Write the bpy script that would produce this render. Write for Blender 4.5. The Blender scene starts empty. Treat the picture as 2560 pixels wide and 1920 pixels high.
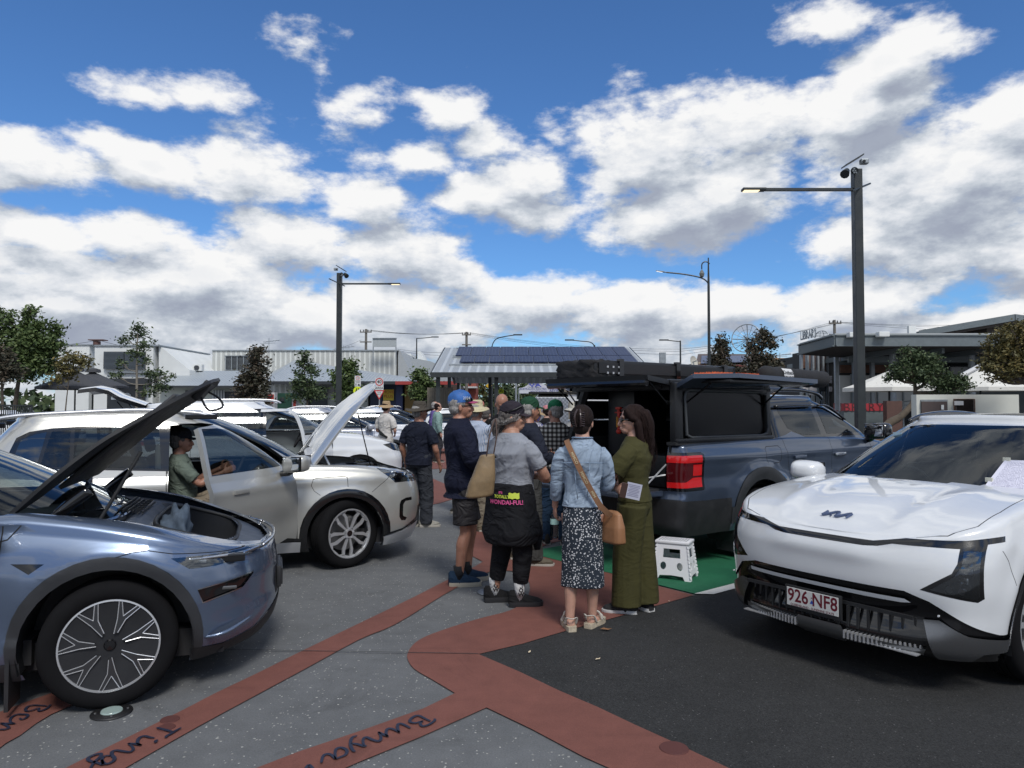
import bpy, bmesh, math, random
from math import sin, cos, tan, pi, radians, sqrt, atan2, exp, floor
from mathutils import Vector, Matrix, noise as mnoise
from mathutils.geometry import delaunay_2d_cdt
random.seed(7)
SC = bpy.context.scene
COL = SC.collection
V = Vector
# ------------------------------------------------------------------ camera
CAM_H = 1.70
PITCH = math.atan(22.5/720.0)
cam_d = bpy.data.cameras.new('camera'); cam = bpy.data.objects.new('camera', cam_d)
COL.objects.link(cam); SC.camera = cam
cam.location = (0, 0, CAM_H); cam.rotation_euler = (pi/2+PITCH, 0, 0)
cam_d.sensor_width = 36; cam_d.lens = 36*720.0/1024.0; cam_d.clip_start = 0.05; cam_d.clip_end = 4000
# ------------------------------------------------------------------ sun and exposure
SUN_EL, SUN_AZ = 50.0, 160.0        # azimuth measured from +Y towards +X
sun_d = bpy.data.lights.new('sun', 'SUN'); sun_o = bpy.data.objects.new('sun', sun_d); COL.objects.link(sun_o)
sun_d.energy = 2.0; sun_d.angle = radians(16); sun_d.color = (1.0, 0.965, 0.91)
sd = V((sin(radians(SUN_AZ))*cos(radians(SUN_EL)), cos(radians(SUN_AZ))*cos(radians(SUN_EL)), sin(radians(SUN_EL))))
sun_o.rotation_euler = sd.to_track_quat('Z', 'Y').to_euler(); sun_o.location = (0, 0, 30)
SC.view_settings.view_transform = 'Standard'; SC.view_settings.look = 'None'
SC.view_settings.exposure = 0.36; SC.view_settings.gamma = 1.0
SC.view_settings.use_curve_mapping = False
SC.cycles.max_bounces = 6; SC.cycles.transparent_max_bounces = 12
# ------------------------------------------------------------------ world: sky with clouds
def src_dir(x, y):
 """direction of a point of the photograph (2560 x 1920 coordinates)"""
 a = (x-1280)/1800.0; b = (960-y)/1800.0
 return V((a, cos(PITCH)-b*sin(PITCH), sin(PITCH)+b*cos(PITCH)))
def G(x, y, z=0.0):
 d = src_dir(x, y); t = (z-CAM_H)/d.z
 return V((d.x*t, d.y*t, z))
def P(x, y, Y):
 d = src_dir(x, y); t = Y/d.y
 return V((d.x*t, Y, CAM_H+d.z*t))
W = bpy.data.worlds.new('World'); SC.world = W; W.use_nodes = True
nt = W.node_tree; nt.nodes.clear()
class NT:
 def __init__(s, tree): s.t = tree
 def n(s, kind, **kw):
  nd = s.t.nodes.new(kind)
  for k, v in kw.items(): setattr(nd, k, v)
  return nd
 def l(s, a, b): s.t.links.new(a, b)
 def put(s, sock, v):
  if hasattr(v, 'is_output') or isinstance(v, bpy.types.NodeSocket): s.t.links.new(v, sock)
  else: sock.default_value = v
 def m(s, op, a, b=0.0, c=None, clamp=False):
  nd = s.t.nodes.new('ShaderNodeMath'); nd.operation = op; nd.use_clamp = clamp
  s.put(nd.inputs[0], a); s.put(nd.inputs[1], b)
  if c is not None: s.put(nd.inputs[2], c)
  return nd.outputs[0]
 def vm(s, op, a, b=None, c=None, out=0):
  nd = s.t.nodes.new('ShaderNodeVectorMath'); nd.operation = op
  s.put(nd.inputs[0], a)
  if b is not None: s.put(nd.inputs[1], b)
  if c is not None: s.put(nd.inputs[2], c)
  return nd.outputs[out]
 def mr(s, v, a, b, c, d, smooth=False):
  nd = s.t.nodes.new('ShaderNodeMapRange'); nd.interpolation_type = 'SMOOTHSTEP' if smooth else 'LINEAR'
  s.put(nd.inputs[0], v)
  for i, q in enumerate((a, b, c, d)): nd.inputs[i+1].default_value = q
  return nd.outputs[0]
 def mix(s, f, a, b, blend='MIX'):
  nd = s.t.nodes.new('ShaderNodeMix'); nd.data_type = 'RGBA'; nd.blend_type = blend
  s.put(nd.inputs[0], f); s.put(nd.inputs[6], a); s.put(nd.inputs[7], b)
  return nd.outputs[2]
 def noise(s, vec, scale, detail=4, rough=0.5, dist=0.0, out=0):
  nd = s.t.nodes.new('ShaderNodeTexNoise')
  if vec is not None: s.put(nd.inputs['Vector'], vec)
  nd.inputs['Scale'].default_value = scale; nd.inputs['Detail'].default_value = detail
  nd.inputs['Roughness'].default_value = rough; nd.inputs['Distortion'].default_value = dist
  return nd.outputs[out]
 def ramp(s, fac, stops):
  nd = s.t.nodes.new('ShaderNodeValToRGB'); s.put(nd.inputs[0], fac)
  e = nd.color_ramp.elements
  while len(e) < len(stops): e.new(0.5)
  for i, (p, c) in enumerate(stops):
   e[i].position = p; e[i].color = tuple(c)+(1,) if len(c) == 3 else c
  return nd.outputs[0]
# cloud blobs: x, y, rx, ry, weight in a 2212-wide view of the photograph
BLOBS = [(410,205,175,42,.75),(320,190,60,25,.5),(540,345,150,95,.95),(610,395,100,60,.8),(90,360,190,85,1.0),(330,360,150,60,.9),(200,300,90,40,.6),
 (740,225,90,70,.45),(720,290,80,60,.45),(790,350,60,50,.5),(650,95,50,35,.22),(900,350,85,60,.7),(1000,240,120,70,.8),(1060,310,105,75,.85),
 (1130,375,125,75,.95),(1030,425,120,60,.95),(1160,465,140,72,1.05),(1350,150,45,30,.32),(1410,350,190,130,1.0),(1450,470,210,95,1.0),(1320,400,120,80,.9),(1620,260,210,95,.95),
 (1560,410,150,130,.9),(1780,55,110,55,.85),(1890,125,150,80,1.0),(2045,105,75,25,.6),(1850,240,180,130,1.0),(2060,380,270,170,1.1),(2180,260,160,90,1.0),(1860,520,200,75,.9),(2120,540,220,85,1.0),
 (60,495,190,62,.95),(300,500,190,60,.95),(90,560,200,50,.8),(610,520,190,75,1.0),(790,445,120,75,.95),(880,520,165,90,1.05),(960,590,110,60,.9),(400,585,260,70,1.0),
 (150,650,230,60,.8),(560,650,220,60,.8),(860,650,200,60,.75),(1180,650,200,45,.75),(1370,655,130,45,.75),(1560,645,110,45,.7),(1850,640,130,50,.8),(2120,700,200,40,.7),(690,170,40,75,.36),(640,280,60,40,.3),(960,210,60,20,.35),(1100,205,60,25,.3),(1180,260,50,40,.35),(1290,290,50,30,.45),(1420,215,60,25,.4),(1470,200,50,20,.35),(150,475,50,20,.5),(1240,330,40,25,.3),(1200,300,50,30,.35),(-200,400,220,220,.9),(2450,400,220,240,.9)]
grp = bpy.data.node_groups.new('cloud density', 'ShaderNodeTree')
grp.interface.new_socket('Vector', in_out='INPUT', socket_type='NodeSocketVector')
grp.interface.new_socket('Density', in_out='OUTPUT', socket_type='NodeSocketFloat')
g = NT(grp); gi = g.n('NodeGroupInput'); go = g.n('NodeGroupOutput')
vec = gi.outputs[0]
wob = g.noise(vec, 7.0, 3, .5, out=1)
wob = g.vm('SUBTRACT', wob, (.5, .5, .5)); vecw = g.vm('MULTIPLY_ADD', wob, (.05, .05, .035), vec)
acc = None
for (bx, by, rx, ry, w) in BLOBS:
 d = src_dir(bx*2560/2212.0, by*2560/2212.0); k = 1.0/d.length; d = d*k
 kx = 720.0*2.16/rx; kz = 720.0*2.16/ry
 kx /= k; kz /= k
 nd = g.vm('MULTIPLY_ADD', vecw, (kx, kx, kz), (-d.x*kx, -d.y*kx, -d.z*kz))
 ln = g.vm('LENGTH', nd, out=1)
 v = g.m('MULTIPLY_ADD', ln, -w*0.86, w*0.96)
 acc = v if acc is None else g.m('SMOOTH_MAX', acc, v, 0.12)
bl = g.m('MAXIMUM', acc, -0.6)
sep = g.n('ShaderNodeSeparateXYZ'); g.l(vec, sep.inputs[0])
# elsewhere in the sky (overhead and behind) free clouds
free = g.m('SUBTRACT', g.noise(g.vm('MULTIPLY', vec, (1, 1, 2.4)), 2.1, 2, .5), 0.36)
free = g.m('MULTIPLY', free, 3.2)
hi = g.mr(sep.outputs[2], .50, .66, 0, 1, True); bk = g.mr(sep.outputs[1], .55, .25, 0, 1, True)
fm = g.m('MAXIMUM', hi, bk)
base = g.mix(fm, bl, free)
st = g.vm('MULTIPLY', vec, (1, 1, 2.0))
n1 = g.m('SUBTRACT', g.noise(st, 8.0, 8, .58), .5)
n2 = g.m('SUBTRACT', g.noise(st, 30.0, 8, .62), .5)
low = g.mr(sep.outputs[2], .05, .19, .95, 0, True)
dens = g.m('ADD', g.m('ADD', base, low), g.m('ADD', g.m('MULTIPLY', n1, 1.95), g.m('MULTIPLY', n2, .62)))
g.l(dens, go.inputs[0])
w = NT(nt)
tc = w.n('ShaderNodeTexCoord'); dirv = w.vm('NORMALIZE', tc.outputs['Generated'])
def dens_at(v):
 gn = w.n('ShaderNodeGroup'); gn.node_tree = grp; w.l(v, gn.inputs[0]); return gn.outputs[0]
d0 = dens_at(dirv); d1 = dens_at(w.vm('ADD', dirv, (-.012, 0, .034)))
alpha = w.mr(d0, .05, .50, 0, 1, True)
lit = w.m('SUBTRACT', d0, d1)
lit = w.mr(lit, -.42, .54, 0, 1)
thick = w.mr(d0, .35, 1.25, 0, 1, True)
fine = w.noise(w.vm('MULTIPLY', dirv, (1, 1, 2)), 15, 5, .6)
lv = w.m('SUBTRACT', w.m('ADD', w.m('MULTIPLY', lit, 1.15), w.m('MULTIPLY', fine, .28)), w.m('MULTIPLY', thick, .40), clamp=True)
CL = 1.0
ccol = w.ramp(lv, [(0.0, (.36, .40, .50)), (.25, (.44, .49, .58)), (.48, (.60, .65, .72)), (.70, (.80, .83, .88)), (1.0, (1.0, 1.0, 1.0))])
ccol = w.vm('SCALE', ccol); ccol.node.inputs['Scale'].default_value = 6.2*CL
sky = w.n('ShaderNodeTexSky'); sky.sky_type = 'NISHITA'; sky.sun_disc = False
sky.sun_elevation = radians(SUN_EL); sky.sun_rotation = radians(SUN_AZ); sky.air_density = 1.0; sky.dust_density = .3; sky.ozone_density = 3.0
skc = w.mix(1.0, sky.outputs[0], (.40, .62, .86, 1), 'MULTIPLY')
final = w.mix(alpha, skc, ccol)
bg = w.n('ShaderNodeBackground'); w.l(final, bg.inputs[0]); bg.inputs[1].default_value = 0.118
out = w.n('ShaderNodeOutputWorld'); w.l(bg.outputs[0], out.inputs[0])
W.cycles.sampling_method = 'MANUAL'; W.cycles.sample_map_resolution = 512
# ------------------------------------------------------------------ materials
MATS = {}
def mat(name, col, rough=.6, metal=0.0, coat=0.0, var=0.0, vscale=6.0, bump=0.0, bscale=60.0, spec=.5, alpha=None, trans=0.0, emit=None, estr=1.0, coord='Object', flake=0.0):
 if name in MATS: return MATS[name]
 m = bpy.data.materials.new(name); m.use_nodes = True; MATS[name] = m
 t = NT(m.node_tree); b = m.node_tree.nodes['Principled BSDF']
 b.inputs['Base Color'].default_value = (*col, 1); b.inputs['Roughness'].default_value = rough; b.inputs['Metallic'].default_value = metal
 b.inputs['Coat Weight'].default_value = coat; b.inputs['Coat Roughness'].default_value = .03; b.inputs['Specular IOR Level'].default_value = spec
 if trans: b.inputs['Transmission Weight'].default_value = trans
 if alpha is not None: b.inputs['Alpha'].default_value = alpha
 if emit: b.inputs['Emission Color'].default_value = (*emit, 1); b.inputs['Emission Strength'].default_value = estr
 if var or bump or flake:
  tcn = t.n('ShaderNodeTexCoord'); cv = tcn.outputs[coord]
 if var:
  nz = t.noise(cv, vscale, 5, .6)
  f = t.mr(nz, .3, .7, 1-var, 1+var)
  t.l(t.vm('MULTIPLY', (*col,), f), b.inputs['Base Color'])
  t.l(t.mr(nz, .3, .7, max(.02, rough-.08), min(1, rough+.08)), b.inputs['Roughness'])
 if bump:
  bp = t.n('ShaderNodeBump'); bp.inputs['Strength'].default_value = bump; bp.inputs['Distance'].default_value = .01
  t.l(t.noise(cv, bscale, 3, .6), bp.inputs['Height']); t.l(bp.outputs[0], b.inputs['Normal'])
 return m
def bsdf(m): return m.node_tree.nodes['Principled BSDF']
# ------------------------------------------------------------------ tags and mesh building
def tag(o, label=None, cat=None, group=None, kind=None):
 if label: o['label'] = label
 if cat: o['category'] = cat
 if group: o['group'] = group
 if kind: o['kind'] = kind
 return o
def empty(name, loc=(0, 0, 0), rz=0.0, label=None, cat=None, group=None, kind=None):
 o = bpy.data.objects.new(name, None); COL.objects.link(o); o.empty_display_size = .2
 o.location = loc; o.rotation_euler = (0, 0, rz)
 return tag(o, label, cat, group, kind)
def link(name, me, m, parent=None, smooth=False, angle=None):
 if m is not None:
  for q in (m if isinstance(m, (list, tuple)) else [m]): me.materials.append(q)
 o = bpy.data.objects.new(name, me); COL.objects.link(o)
 if parent is not None: o.parent = parent
 if smooth:
  me.polygons.foreach_set('use_smooth', [True]*len(me.polygons))
  if angle: me.set_sharp_from_angle(angle=radians(angle))
 me.update()
 return o
def copy_tree(o, parent=None, root=True):
 c = o.copy(); COL.objects.link(c); c.parent = parent
 for ch in list(o.children): copy_tree(ch, c, False)
 return c
def Tm(loc=(0, 0, 0), rot=(0, 0, 0), sc=(1, 1, 1)):
 from mathutils import Euler
 s = Matrix.Diagonal((*sc, 1)) if hasattr(sc, '__len__') else Matrix.Diagonal((sc, sc, sc, 1))
 return Matrix.Translation(loc) @ Euler(rot).to_matrix().to_4x4() @ s
def catmull(pts, n=6, closed=False):
 pts = [V(p) for p in pts]; out = []; N = len(pts)
 for i in range(N if closed else N-1):
  if closed: a, b, c, d = pts[(i-1) % N], pts[i], pts[(i+1) % N], pts[(i+2) % N]
  else: a, b, c, d = pts[max(i-1, 0)], pts[i], pts[i+1], pts[min(i+2, N-1)]
  for k in range(n):
   t = k/n
   out.append(.5*((2*b)+(c-a)*t+(2*a-5*b+4*c-d)*t*t+(3*b-3*c+d-a)*t*t*t))
 if not closed: out.append(pts[-1])
 return out
class MB:
 def __init__(s): s.v = []; s.f = []; s.mi = []; s.cur = 0
 def add(s, vs, fs, M=None):
  k = len(s.v)
  if M is not None: vs = [M @ V(p) for p in vs]
  s.v += [tuple(p) for p in vs]; s.f += [[i+k for i in f] for f in fs]; s.mi += [s.cur]*len(fs)
  return s
 def box(s, c, size, M=None, bev=0.0, rz=0.0):
  x, y, z = size[0]/2, size[1]/2, size[2]/2
  if rz: M = (M or Matrix.Identity(4)) @ Matrix.Translation(c) @ Matrix.Rotation(rz, 4, 'Z'); c = (0, 0, 0)
  if bev <= 0:
   vs = [(c[0]+i*x, c[1]+j*y, c[2]+k*z) for k in (-1, 1) for j in (-1, 1) for i in (-1, 1)]
   return s.add(vs, [(0, 2, 3, 1), (4, 5, 7, 6), (0, 1, 5, 4), (2, 6, 7, 3), (0, 4, 6, 2), (1, 3, 7, 5)], M)
  bm = bmesh.new(); bmesh.ops.create_cube(bm, size=1)
  for v in bm.verts: v.co = (v.co.x*size[0]+c[0], v.co.y*size[1]+c[1], v.co.z*size[2]+c[2])
  bmesh.ops.bevel(bm, geom=bm.edges[:], offset=min(bev, x*.95, y*.95, z*.95), segments=2, profile=.6, affect='EDGES')
  return s.addbm(bm, M)
 def addbm(s, bm, M=None):
  bm.verts.index_update()
  s.add([v.co.copy() for v in bm.verts], [[v.index for v in f.verts] for f in bm.faces], M); bm.free(); return s
 def rings(s, rings, cap=True, closed=True, M=None):
  n = len(rings[0]); vs = [p for r in rings for p in r]; fs = []
  for i in range(len(rings)-1):
   for j in range(n if closed else n-1):
    k = (j+1) % n; fs.append((i*n+j, i*n+k, (i+1)*n+k, (i+1)*n+j))
  if cap and closed: fs.append(tuple(range(n-1, -1, -1))); fs.append(tuple((len(rings)-1)*n+j for j in range(n)))
  return s.add(vs, fs, M)
 def tube(s, pts, r, n=8, cap=True, M=None, flat=1.0, up=None):
  pts = [V(p) for p in pts]; R = r if hasattr(r, '__len__') else [r]*len(pts); rings = []
  t0 = (pts[1]-pts[0]).normalized(); ref = V(up) if up else (V((0, 0, 1)) if abs(t0.z) < .9 else V((1, 0, 0)))
  a = t0.cross(ref).normalized()
  for i, p in enumerate(pts):
   t = (pts[min(i+1, len(pts)-1)]-pts[max(i-1, 0)]).normalized()
   a = (a-t*a.dot(t)).normalized(); b = t.cross(a)
   rings.append([p+a*cos(2*pi*j/n)*R[i]+b*sin(2*pi*j/n)*R[i]*flat for j in range(n)])
  return s.rings(rings, cap, True, M)
 def cyl(s, a, b, r, n=12, r2=None, M=None): return s.tube([a, b], [r, r if r2 is None else r2], n, True, M)
 def prism(s, poly, h0, h1, M=None):
  """poly: 2d points in the xy plane extruded from z=h0 to h1 (M turns it)"""
  n = len(poly); vs = [(p[0], p[1], h0) for p in poly]+[(p[0], p[1], h1) for p in poly]
  fs = [tuple(range(n-1, -1, -1)), tuple(range(n, 2*n))]+[(i, (i+1) % n, n+(i+1) % n, n+i) for i in range(n)]
  return s.add(vs, fs, M)
 def lathe(s, prof, n=32, M=None, axis='Y'):
  """prof: (radius, offset along axis) list"""
  rings = []
  for (r, o) in prof:
   if axis == 'Y': rings.append([V((r*cos(2*pi*j/n), o, r*sin(2*pi*j/n))) for j in range(n)])
   else: rings.append([V((r*cos(2*pi*j/n), r*sin(2*pi*j/n), o)) for j in range(n)])
  return s.rings(rings, False, True, M)
 def ell(s, c, r, nu=16, nv=10, M=None):
  rings = []
  for i in range(1, nv):
   t = pi*i/nv; rings.append([V((c[0]+r[0]*sin(t)*cos(2*pi*j/nu), c[1]+r[1]*sin(t)*sin(2*pi*j/nu), c[2]+r[2]*cos(t))) for j in range(nu)])
  k = len(s.v); s.rings(rings, True, True, M); return s
 def build(s, name, m, parent=None, smooth=False, angle=None, fix=True):
  me = bpy.data.meshes.new(name); me.from_pydata(s.v, [], s.f)
  if any(s.mi): me.polygons.foreach_set('material_index', s.mi)
  if fix:
   bm = bmesh.new(); bm.from_mesh(me); bmesh.ops.recalc_face_normals(bm, faces=bm.faces[:]); bm.to_mesh(me); bm.free()
  return link(name, me, m, parent, smooth, angle)
def sheet(name, polys, z, m, parent=None, kind=None, seg=None):
 """flat ground sheet from 2d outlines"""
 me = bpy.data.meshes.new(name); vs = []; fs = []
 for poly in polys:
  n = len(poly); pts = [V((p[0], p[1])) for p in poly]
  r = delaunay_2d_cdt(pts, [], [list(range(n))], 1, 1e-5); k = len(vs)
  vs += [(q.x, q.y, z) for q in r[0]]; fs += [[i+k for i in f] for f in r[2]]
 me.from_pydata(vs, [], fs)
 bm = bmesh.new(); bm.from_mesh(me)
 for f in bm.faces:
  f.normal_update()
  if f.normal.z < 0: f.normal_flip()
 bm.to_mesh(me); bm.free()
 o = link(name, me, m, parent); return tag(o, kind=kind)
def text_mesh(txt, size=1.0, extrude=0.0, align='CENTER', offset=0.0, spacing=1.0, shear=0.0, res=3):
 cu = bpy.data.curves.new('lettering', 'FONT'); cu.body = txt; cu.size = size; cu.extrude = extrude; cu.align_x = align; cu.align_y = 'CENTER'
 cu.offset = offset; cu.space_character = spacing; cu.shear = shear; cu.resolution_u = res
 o = bpy.data.objects.new('lettering', cu); COL.objects.link(o)
 dg = bpy.context.evaluated_depsgraph_get(); me = bpy.data.meshes.new_from_object(o.evaluated_get(dg))
 bpy.data.objects.remove(o); bpy.data.curves.remove(cu)
 return me
def text(name, txt, size, M, m, parent=None, **kw):
 me = text_mesh(txt, size, **kw); me.transform(M); me.materials.clear()
 return link(name, me, m, parent)
def frame_M(o, x, z):
 """matrix whose local X is x, local Y is z (up in the sign's plane) and origin o"""
 x = V(x).normalized(); z = V(z).normalized(); n = x.cross(z)
 return Matrix(((x.x, z.x, n.x, o[0]), (x.y, z.y, n.y, o[1]), (x.z, z.z, n.z, o[2]), (0, 0, 0, 1)))
# ------------------------------------------------------------------ ground
def ground_mat(name, col, chips, chipcol, var=.15, rough=.85, chipscale=55.0, fine=.25, thr=.12):
 m = mat(name, col, rough); t = NT(m.node_tree); b = bsdf(m)
 tcn = t.n('ShaderNodeTexCoord'); o = tcn.outputs['Object']
 big = t.noise(o, .55, 7, .68); mid = t.noise(o, 6.0, 5, .65); fin = t.noise(o, 105.0, 4, .75)
 f = t.m('ADD', t.mr(big, .3, .7, 1-var, 1+var), t.m('ADD', t.mr(mid, .3, .7, -.10, .10), t.mr(fin, .25, .75, -fine, fine)))
 st_ = t.mr(t.noise(o, .9, 6, .75, 1.5), .56, .68, 1, .80, True); sk_ = t.mr(t.noise(t.vm('MULTIPLY', o, (.35, 3.2, 1)), 1.3, 4, .6, .6), .58, .72, 1, .88, True)
 f = t.m('MULTIPLY', f, t.m('MULTIPLY', st_, sk_)); c = t.vm('MULTIPLY', (*col,), f)
 if chips:
  wv = t.vm('ADD', o, t.vm('SCALE', t.noise(o, 30, 2, .5, out=1)))
  wv.node.inputs[1].links[0].from_node.inputs['Scale'].default_value = .02
  vo = t.n('ShaderNodeTexVoronoi'); vo.inputs['Scale'].default_value = chipscale; t.l(wv, vo.inputs['Vector'])
  sep = t.n('ShaderNodeSeparateColor'); t.l(vo.outputs['Color'], sep.inputs[0])
  msk = t.m('MULTIPLY', t.m('LESS_THAN', vo.outputs['Distance'], t.m('MULTIPLY', sep.outputs[1], .42)), t.m('GREATER_THAN', sep.outputs[0], 1-thr))
  c = t.mix(msk, c, t.mix(sep.outputs[2], (*chipcol, 1), tuple(x*.45 for x in chipcol)+(1,)))
 t.l(c, b.inputs['Base Color'])
 bp = t.n('ShaderNodeBump'); bp.inputs['Strength'].default_value = .55; bp.inputs['Distance'].default_value = .004
 t.l(t.noise(o, 120, 3, .7), bp.inputs['Height']); t.l(bp.outputs[0], b.inputs['Normal'])
 b.inputs['Specular IOR Level'].default_value = .35
 return m
M_grey = ground_mat('speckled grey surface', (.118, .123, .128), True, (.50, .50, .47), var=.16, fine=.30, thr=.17, chipscale=62)
M_red = ground_mat('red surface paint', (.165, .064, .050), False, None, var=.14, fine=.16)
M_dark = ground_mat('dark asphalt', (.024, .0245, .025), True, (.10, .10, .10), var=.18, fine=.9, thr=.10, chipscale=85)
M_green = ground_mat('green bay paint', (.012, .115, .055), False, None, var=.1, fine=.15)
M_white = ground_mat('white line paint', (.62, .62, .60), False, None, var=.06, fine=.12)
M_far = ground_mat('pale concrete', (.16, .155, .15), False, None, var=.1)
def GA(pts): return [G(900+.45208*x, 1250+.45208*y) for x, y in pts]
def sm(pts, n=5): return catmull(pts, n)
R = 900.0
sheet('ground', [[(-R, -R), (R, -R), (R, R), (-R, R)]], 0.0, M_grey, kind='structure')
# dark asphalt car park to the right
lo = G(900+.45208*655, 1250+.45208*858)
edge_dn = [G(900+.45208*x, 1250+.45208*y) for x, y in [(655, 858), (880, 955), (1100, 1060), (1310, 1150), (1520, 1250), (1730, 1345), (1930, 1440), (2080, 1510)]]
edge_up = [G(900+.45208*x, 1250+.45208*y) for x, y in [(1845, 530), (1420, 652), (1150, 725), (900, 800)]]
dwl = (G(1847, 1458)-G(1736, 1487)).normalized()
def jag(pts, amp, n=9):
 out = []
 for a, b in zip(pts, pts[1:]):
  d = (b-a); k = max(2, int(d.length/.06)); nn = V((-d.y, d.x, 0)).normalized()
  for i in range(k): out.append(a+d*(i/k)+nn*random.uniform(-amp, amp))
 return out+[pts[-1]]
ext = edge_dn[-1]+(edge_dn[-1]-edge_dn[-3]).normalized()*6
far_e = edge_up[0]+dwl*26
sheet('asphalt', [jag(edge_up+edge_dn, .006)+[ext, (30, -4, 0), far_e]], .004, M_dark, kind='structure')
red = []
rm = GA([(2080, 1510), (1930, 1440), (1730, 1345), (1520, 1250), (1310, 1150), (1100, 1060), (880, 955), (655, 858), (900, 800), (1150, 725), (1420, 652), (1845, 530), (1610, 470), (1390, 410), (1085, 335), (905, 292), (1085, 235), (1200, 205), (1150, 80), (1290, 20), (1300, -60), (800, -110), (500, -75), (372, -130), (372, 32), (440, 20), (520, -5), (590, -30), (690, -40), (640, 60), (590, 160), (572, 230), (568, 285)])
left = sm([p for p in GA([(680, 345), (600, 390), (455, 460), (300, 540), (0, 685), (-300, 830), (-560, 960), (-800, 1075), (-1010, 1184), (-1548, 1450), (-1800, 1580)])], 3)
low = sm([p for p in GA([(-1500, 1610), (-1283, 1482), (-891, 1258), (-500, 1046), (-300, 938), (0, 775), (200, 690), (460, 530), (600, 455), (720, 400), (820, 395), (880, 410), (930, 450), (940, 500), (920, 550), (870, 595), (800, 625), (700, 650), (560, 690), (400, 745), (330, 778), (290, 810), (266, 848), (263, 885), (300, 940), (400, 1000), (525, 1075)])], 3)
bun = GA([(350, 1160), (0, 1285), (-340, 1400), (-700, 1540), (-420, 1640), (0, 1455), (330, 1320), (700, 1155), (950, 1275), (1240, 1430), (1420, 1510), (1700, 1640)])
sheet('red_path', [rm+left+low+bun], .008, M_red, kind='structure')
ben = [G(*p) for p in [(-300, 1980), (-200, 1850), (0, 1783), (60, 1760), (130, 1735), (300, 1680), (230, 1745), (128, 1789), (90, 1812), (50, 1842), (14, 1862), (-150, 1990)]]
sheet('red_path', [ben], .008, M_red, kind='structure')
sheet('red_path', [[G(*p) for p in [(1040, 1175), (1110, 1172), (1160, 1180), (1180, 1120), (1090, 1110), (1060, 1125)]]], .008, M_red, kind='structure')
A, B = G(1309, 1382), G(1736, 1487); du = (G(1388, 1356)-A).normalized()
sheet('green_bay', [[A, B, B+dwl*5.6, A+dwl*5.6]], .012, M_green, kind='structure')
nn = V((dwl.y, -dwl.x, 0));
sheet('white_line', [jag([B+nn*.0, B+nn*.12+dwl*.12], .001)+jag([B+nn*.12+dwl*5.6, B+dwl*5.6], .001)], .012, M_white, kind='structure')
# construction joint, thin dark strip across the grey surface
M_joint = mat('joint', (.03, .03, .032), .9)
j0, j1 = G(-200, 1615), G(1196, 1638)
d = (j1-j0).normalized(); q = V((-d.y, d.x, 0))*.004
sheet('joint_line', [[j0-q, j1-q, j1+q, j0+q]], .0125, M_joint, kind='structure')
# hand lettered words in dark paint on the red strips
M_ink = mat('dark lettering paint', (.012, .017, .04), .6, var=.2, vscale=20)
def strokes(name, label, sts, z=.0165, wd=.014):
 mb = MB()
 for st in sts:
  pts = catmull([(p[0], p[1], 0) for p in st], 5); gp = [G(p.x, p.y) for p in pts]; n = len(gp); L = []; Rr = []
  for i, p in enumerate(gp):
   t = (gp[min(i+1, n-1)]-gp[max(i-1, 0)]).normalized(); k = V((-t.y, t.x, 0))*wd*(.55+.55*sin(pi*min(1, max(0, i/(n-1))))**.5)
   L.append((p.x+k.x, p.y+k.y, z)); Rr.append((p.x-k.x, p.y-k.y, z))
  mb.add(L+Rr, [(i, i+1, n+i+1, n+i) for i in range(n-1)])
 o = mb.build(name, M_ink, fix=False)
 for f in o.data.polygons:
  pass
 o['kind'] = 'structure'
 return o
def ZB(pts): return [(780+x*.15371, 1760+y*.15371) for x, y in pts]
def ZT(pts): return [(200+x*.15371, 1760+y*.15371) for x, y in pts]
def ZE(pts): return [(x*.09042, 1740+y*.09042) for x, y in pts]
strokes('painted_word', '', [ZB([(1930, 325), (1850, 290), (1740, 235), (1660, 250), (1600, 300), (1600, 340), (1680, 355), (1760, 335), (1810, 320)]), ZB([(1810, 320), (1760, 360), (1790, 405), (1850, 400), (1930, 365), (2000, 310), (1985, 285)]),
 ZB([(1600, 440), (1520, 395), (1440, 365), (1395, 385), (1395, 450), (1420, 515)]), ZB([(1430, 515), (1340, 465), (1260, 445), (1215, 470), (1205, 530), (1225, 580)]), ZB([(1245, 578), (1160, 545), (1080, 505)]),
 ZB([(1080, 500), (1115, 560), (1120, 620), (1080, 655), (980, 630), (890, 590), (840, 610), (830, 670), (850, 730)]), ZB([(890, 725), (840, 735), (740, 705), (640, 690)]), ZB([(735, 565), (660, 590), (630, 650), (630, 730), (670, 810), (710, 820)]),
 ZB([(390, 945), (460, 915), (540, 880), (570, 820), (530, 775), (450, 760), (390, 790), (375, 850), (385, 950)]), ZB([(385, 950), (320, 885), (250, 865), (180, 900), (150, 1010)]), ZB([(-120, 1130), (-60, 1050), (-10, 1080), (30, 1130)])], wd=.008)
strokes('painted_word', '', [ZT([(1245, 430), (1330, 455), (1430, 480), (1510, 505)]), ZT([(1645, 432), (1560, 480), (1480, 530), (1410, 570), (1395, 600)]), ZT([(1265, 632), (1235, 650), (1225, 680)]),
 ZT([(1210, 600), (1130, 590), (1050, 570), (970, 595), (935, 650), (945, 700), (1000, 722)]), ZT([(1000, 722), (900, 700), (780, 690)]), ZT([(780, 690), (840, 735), (865, 790), (810, 830), (700, 820), (590, 805), (520, 830), (520, 885), (560, 930), (540, 980), (450, 1025), (380, 1010), (355, 950), (400, 900), (500, 890)]),
 ZT([(355, 960), (370, 1040), (300, 1015), (150, 975), (135, 930), (230, 880), (330, 860), (335, 900), (250, 980), (200, 1040), (170, 1100)])], wd=.008)
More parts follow.
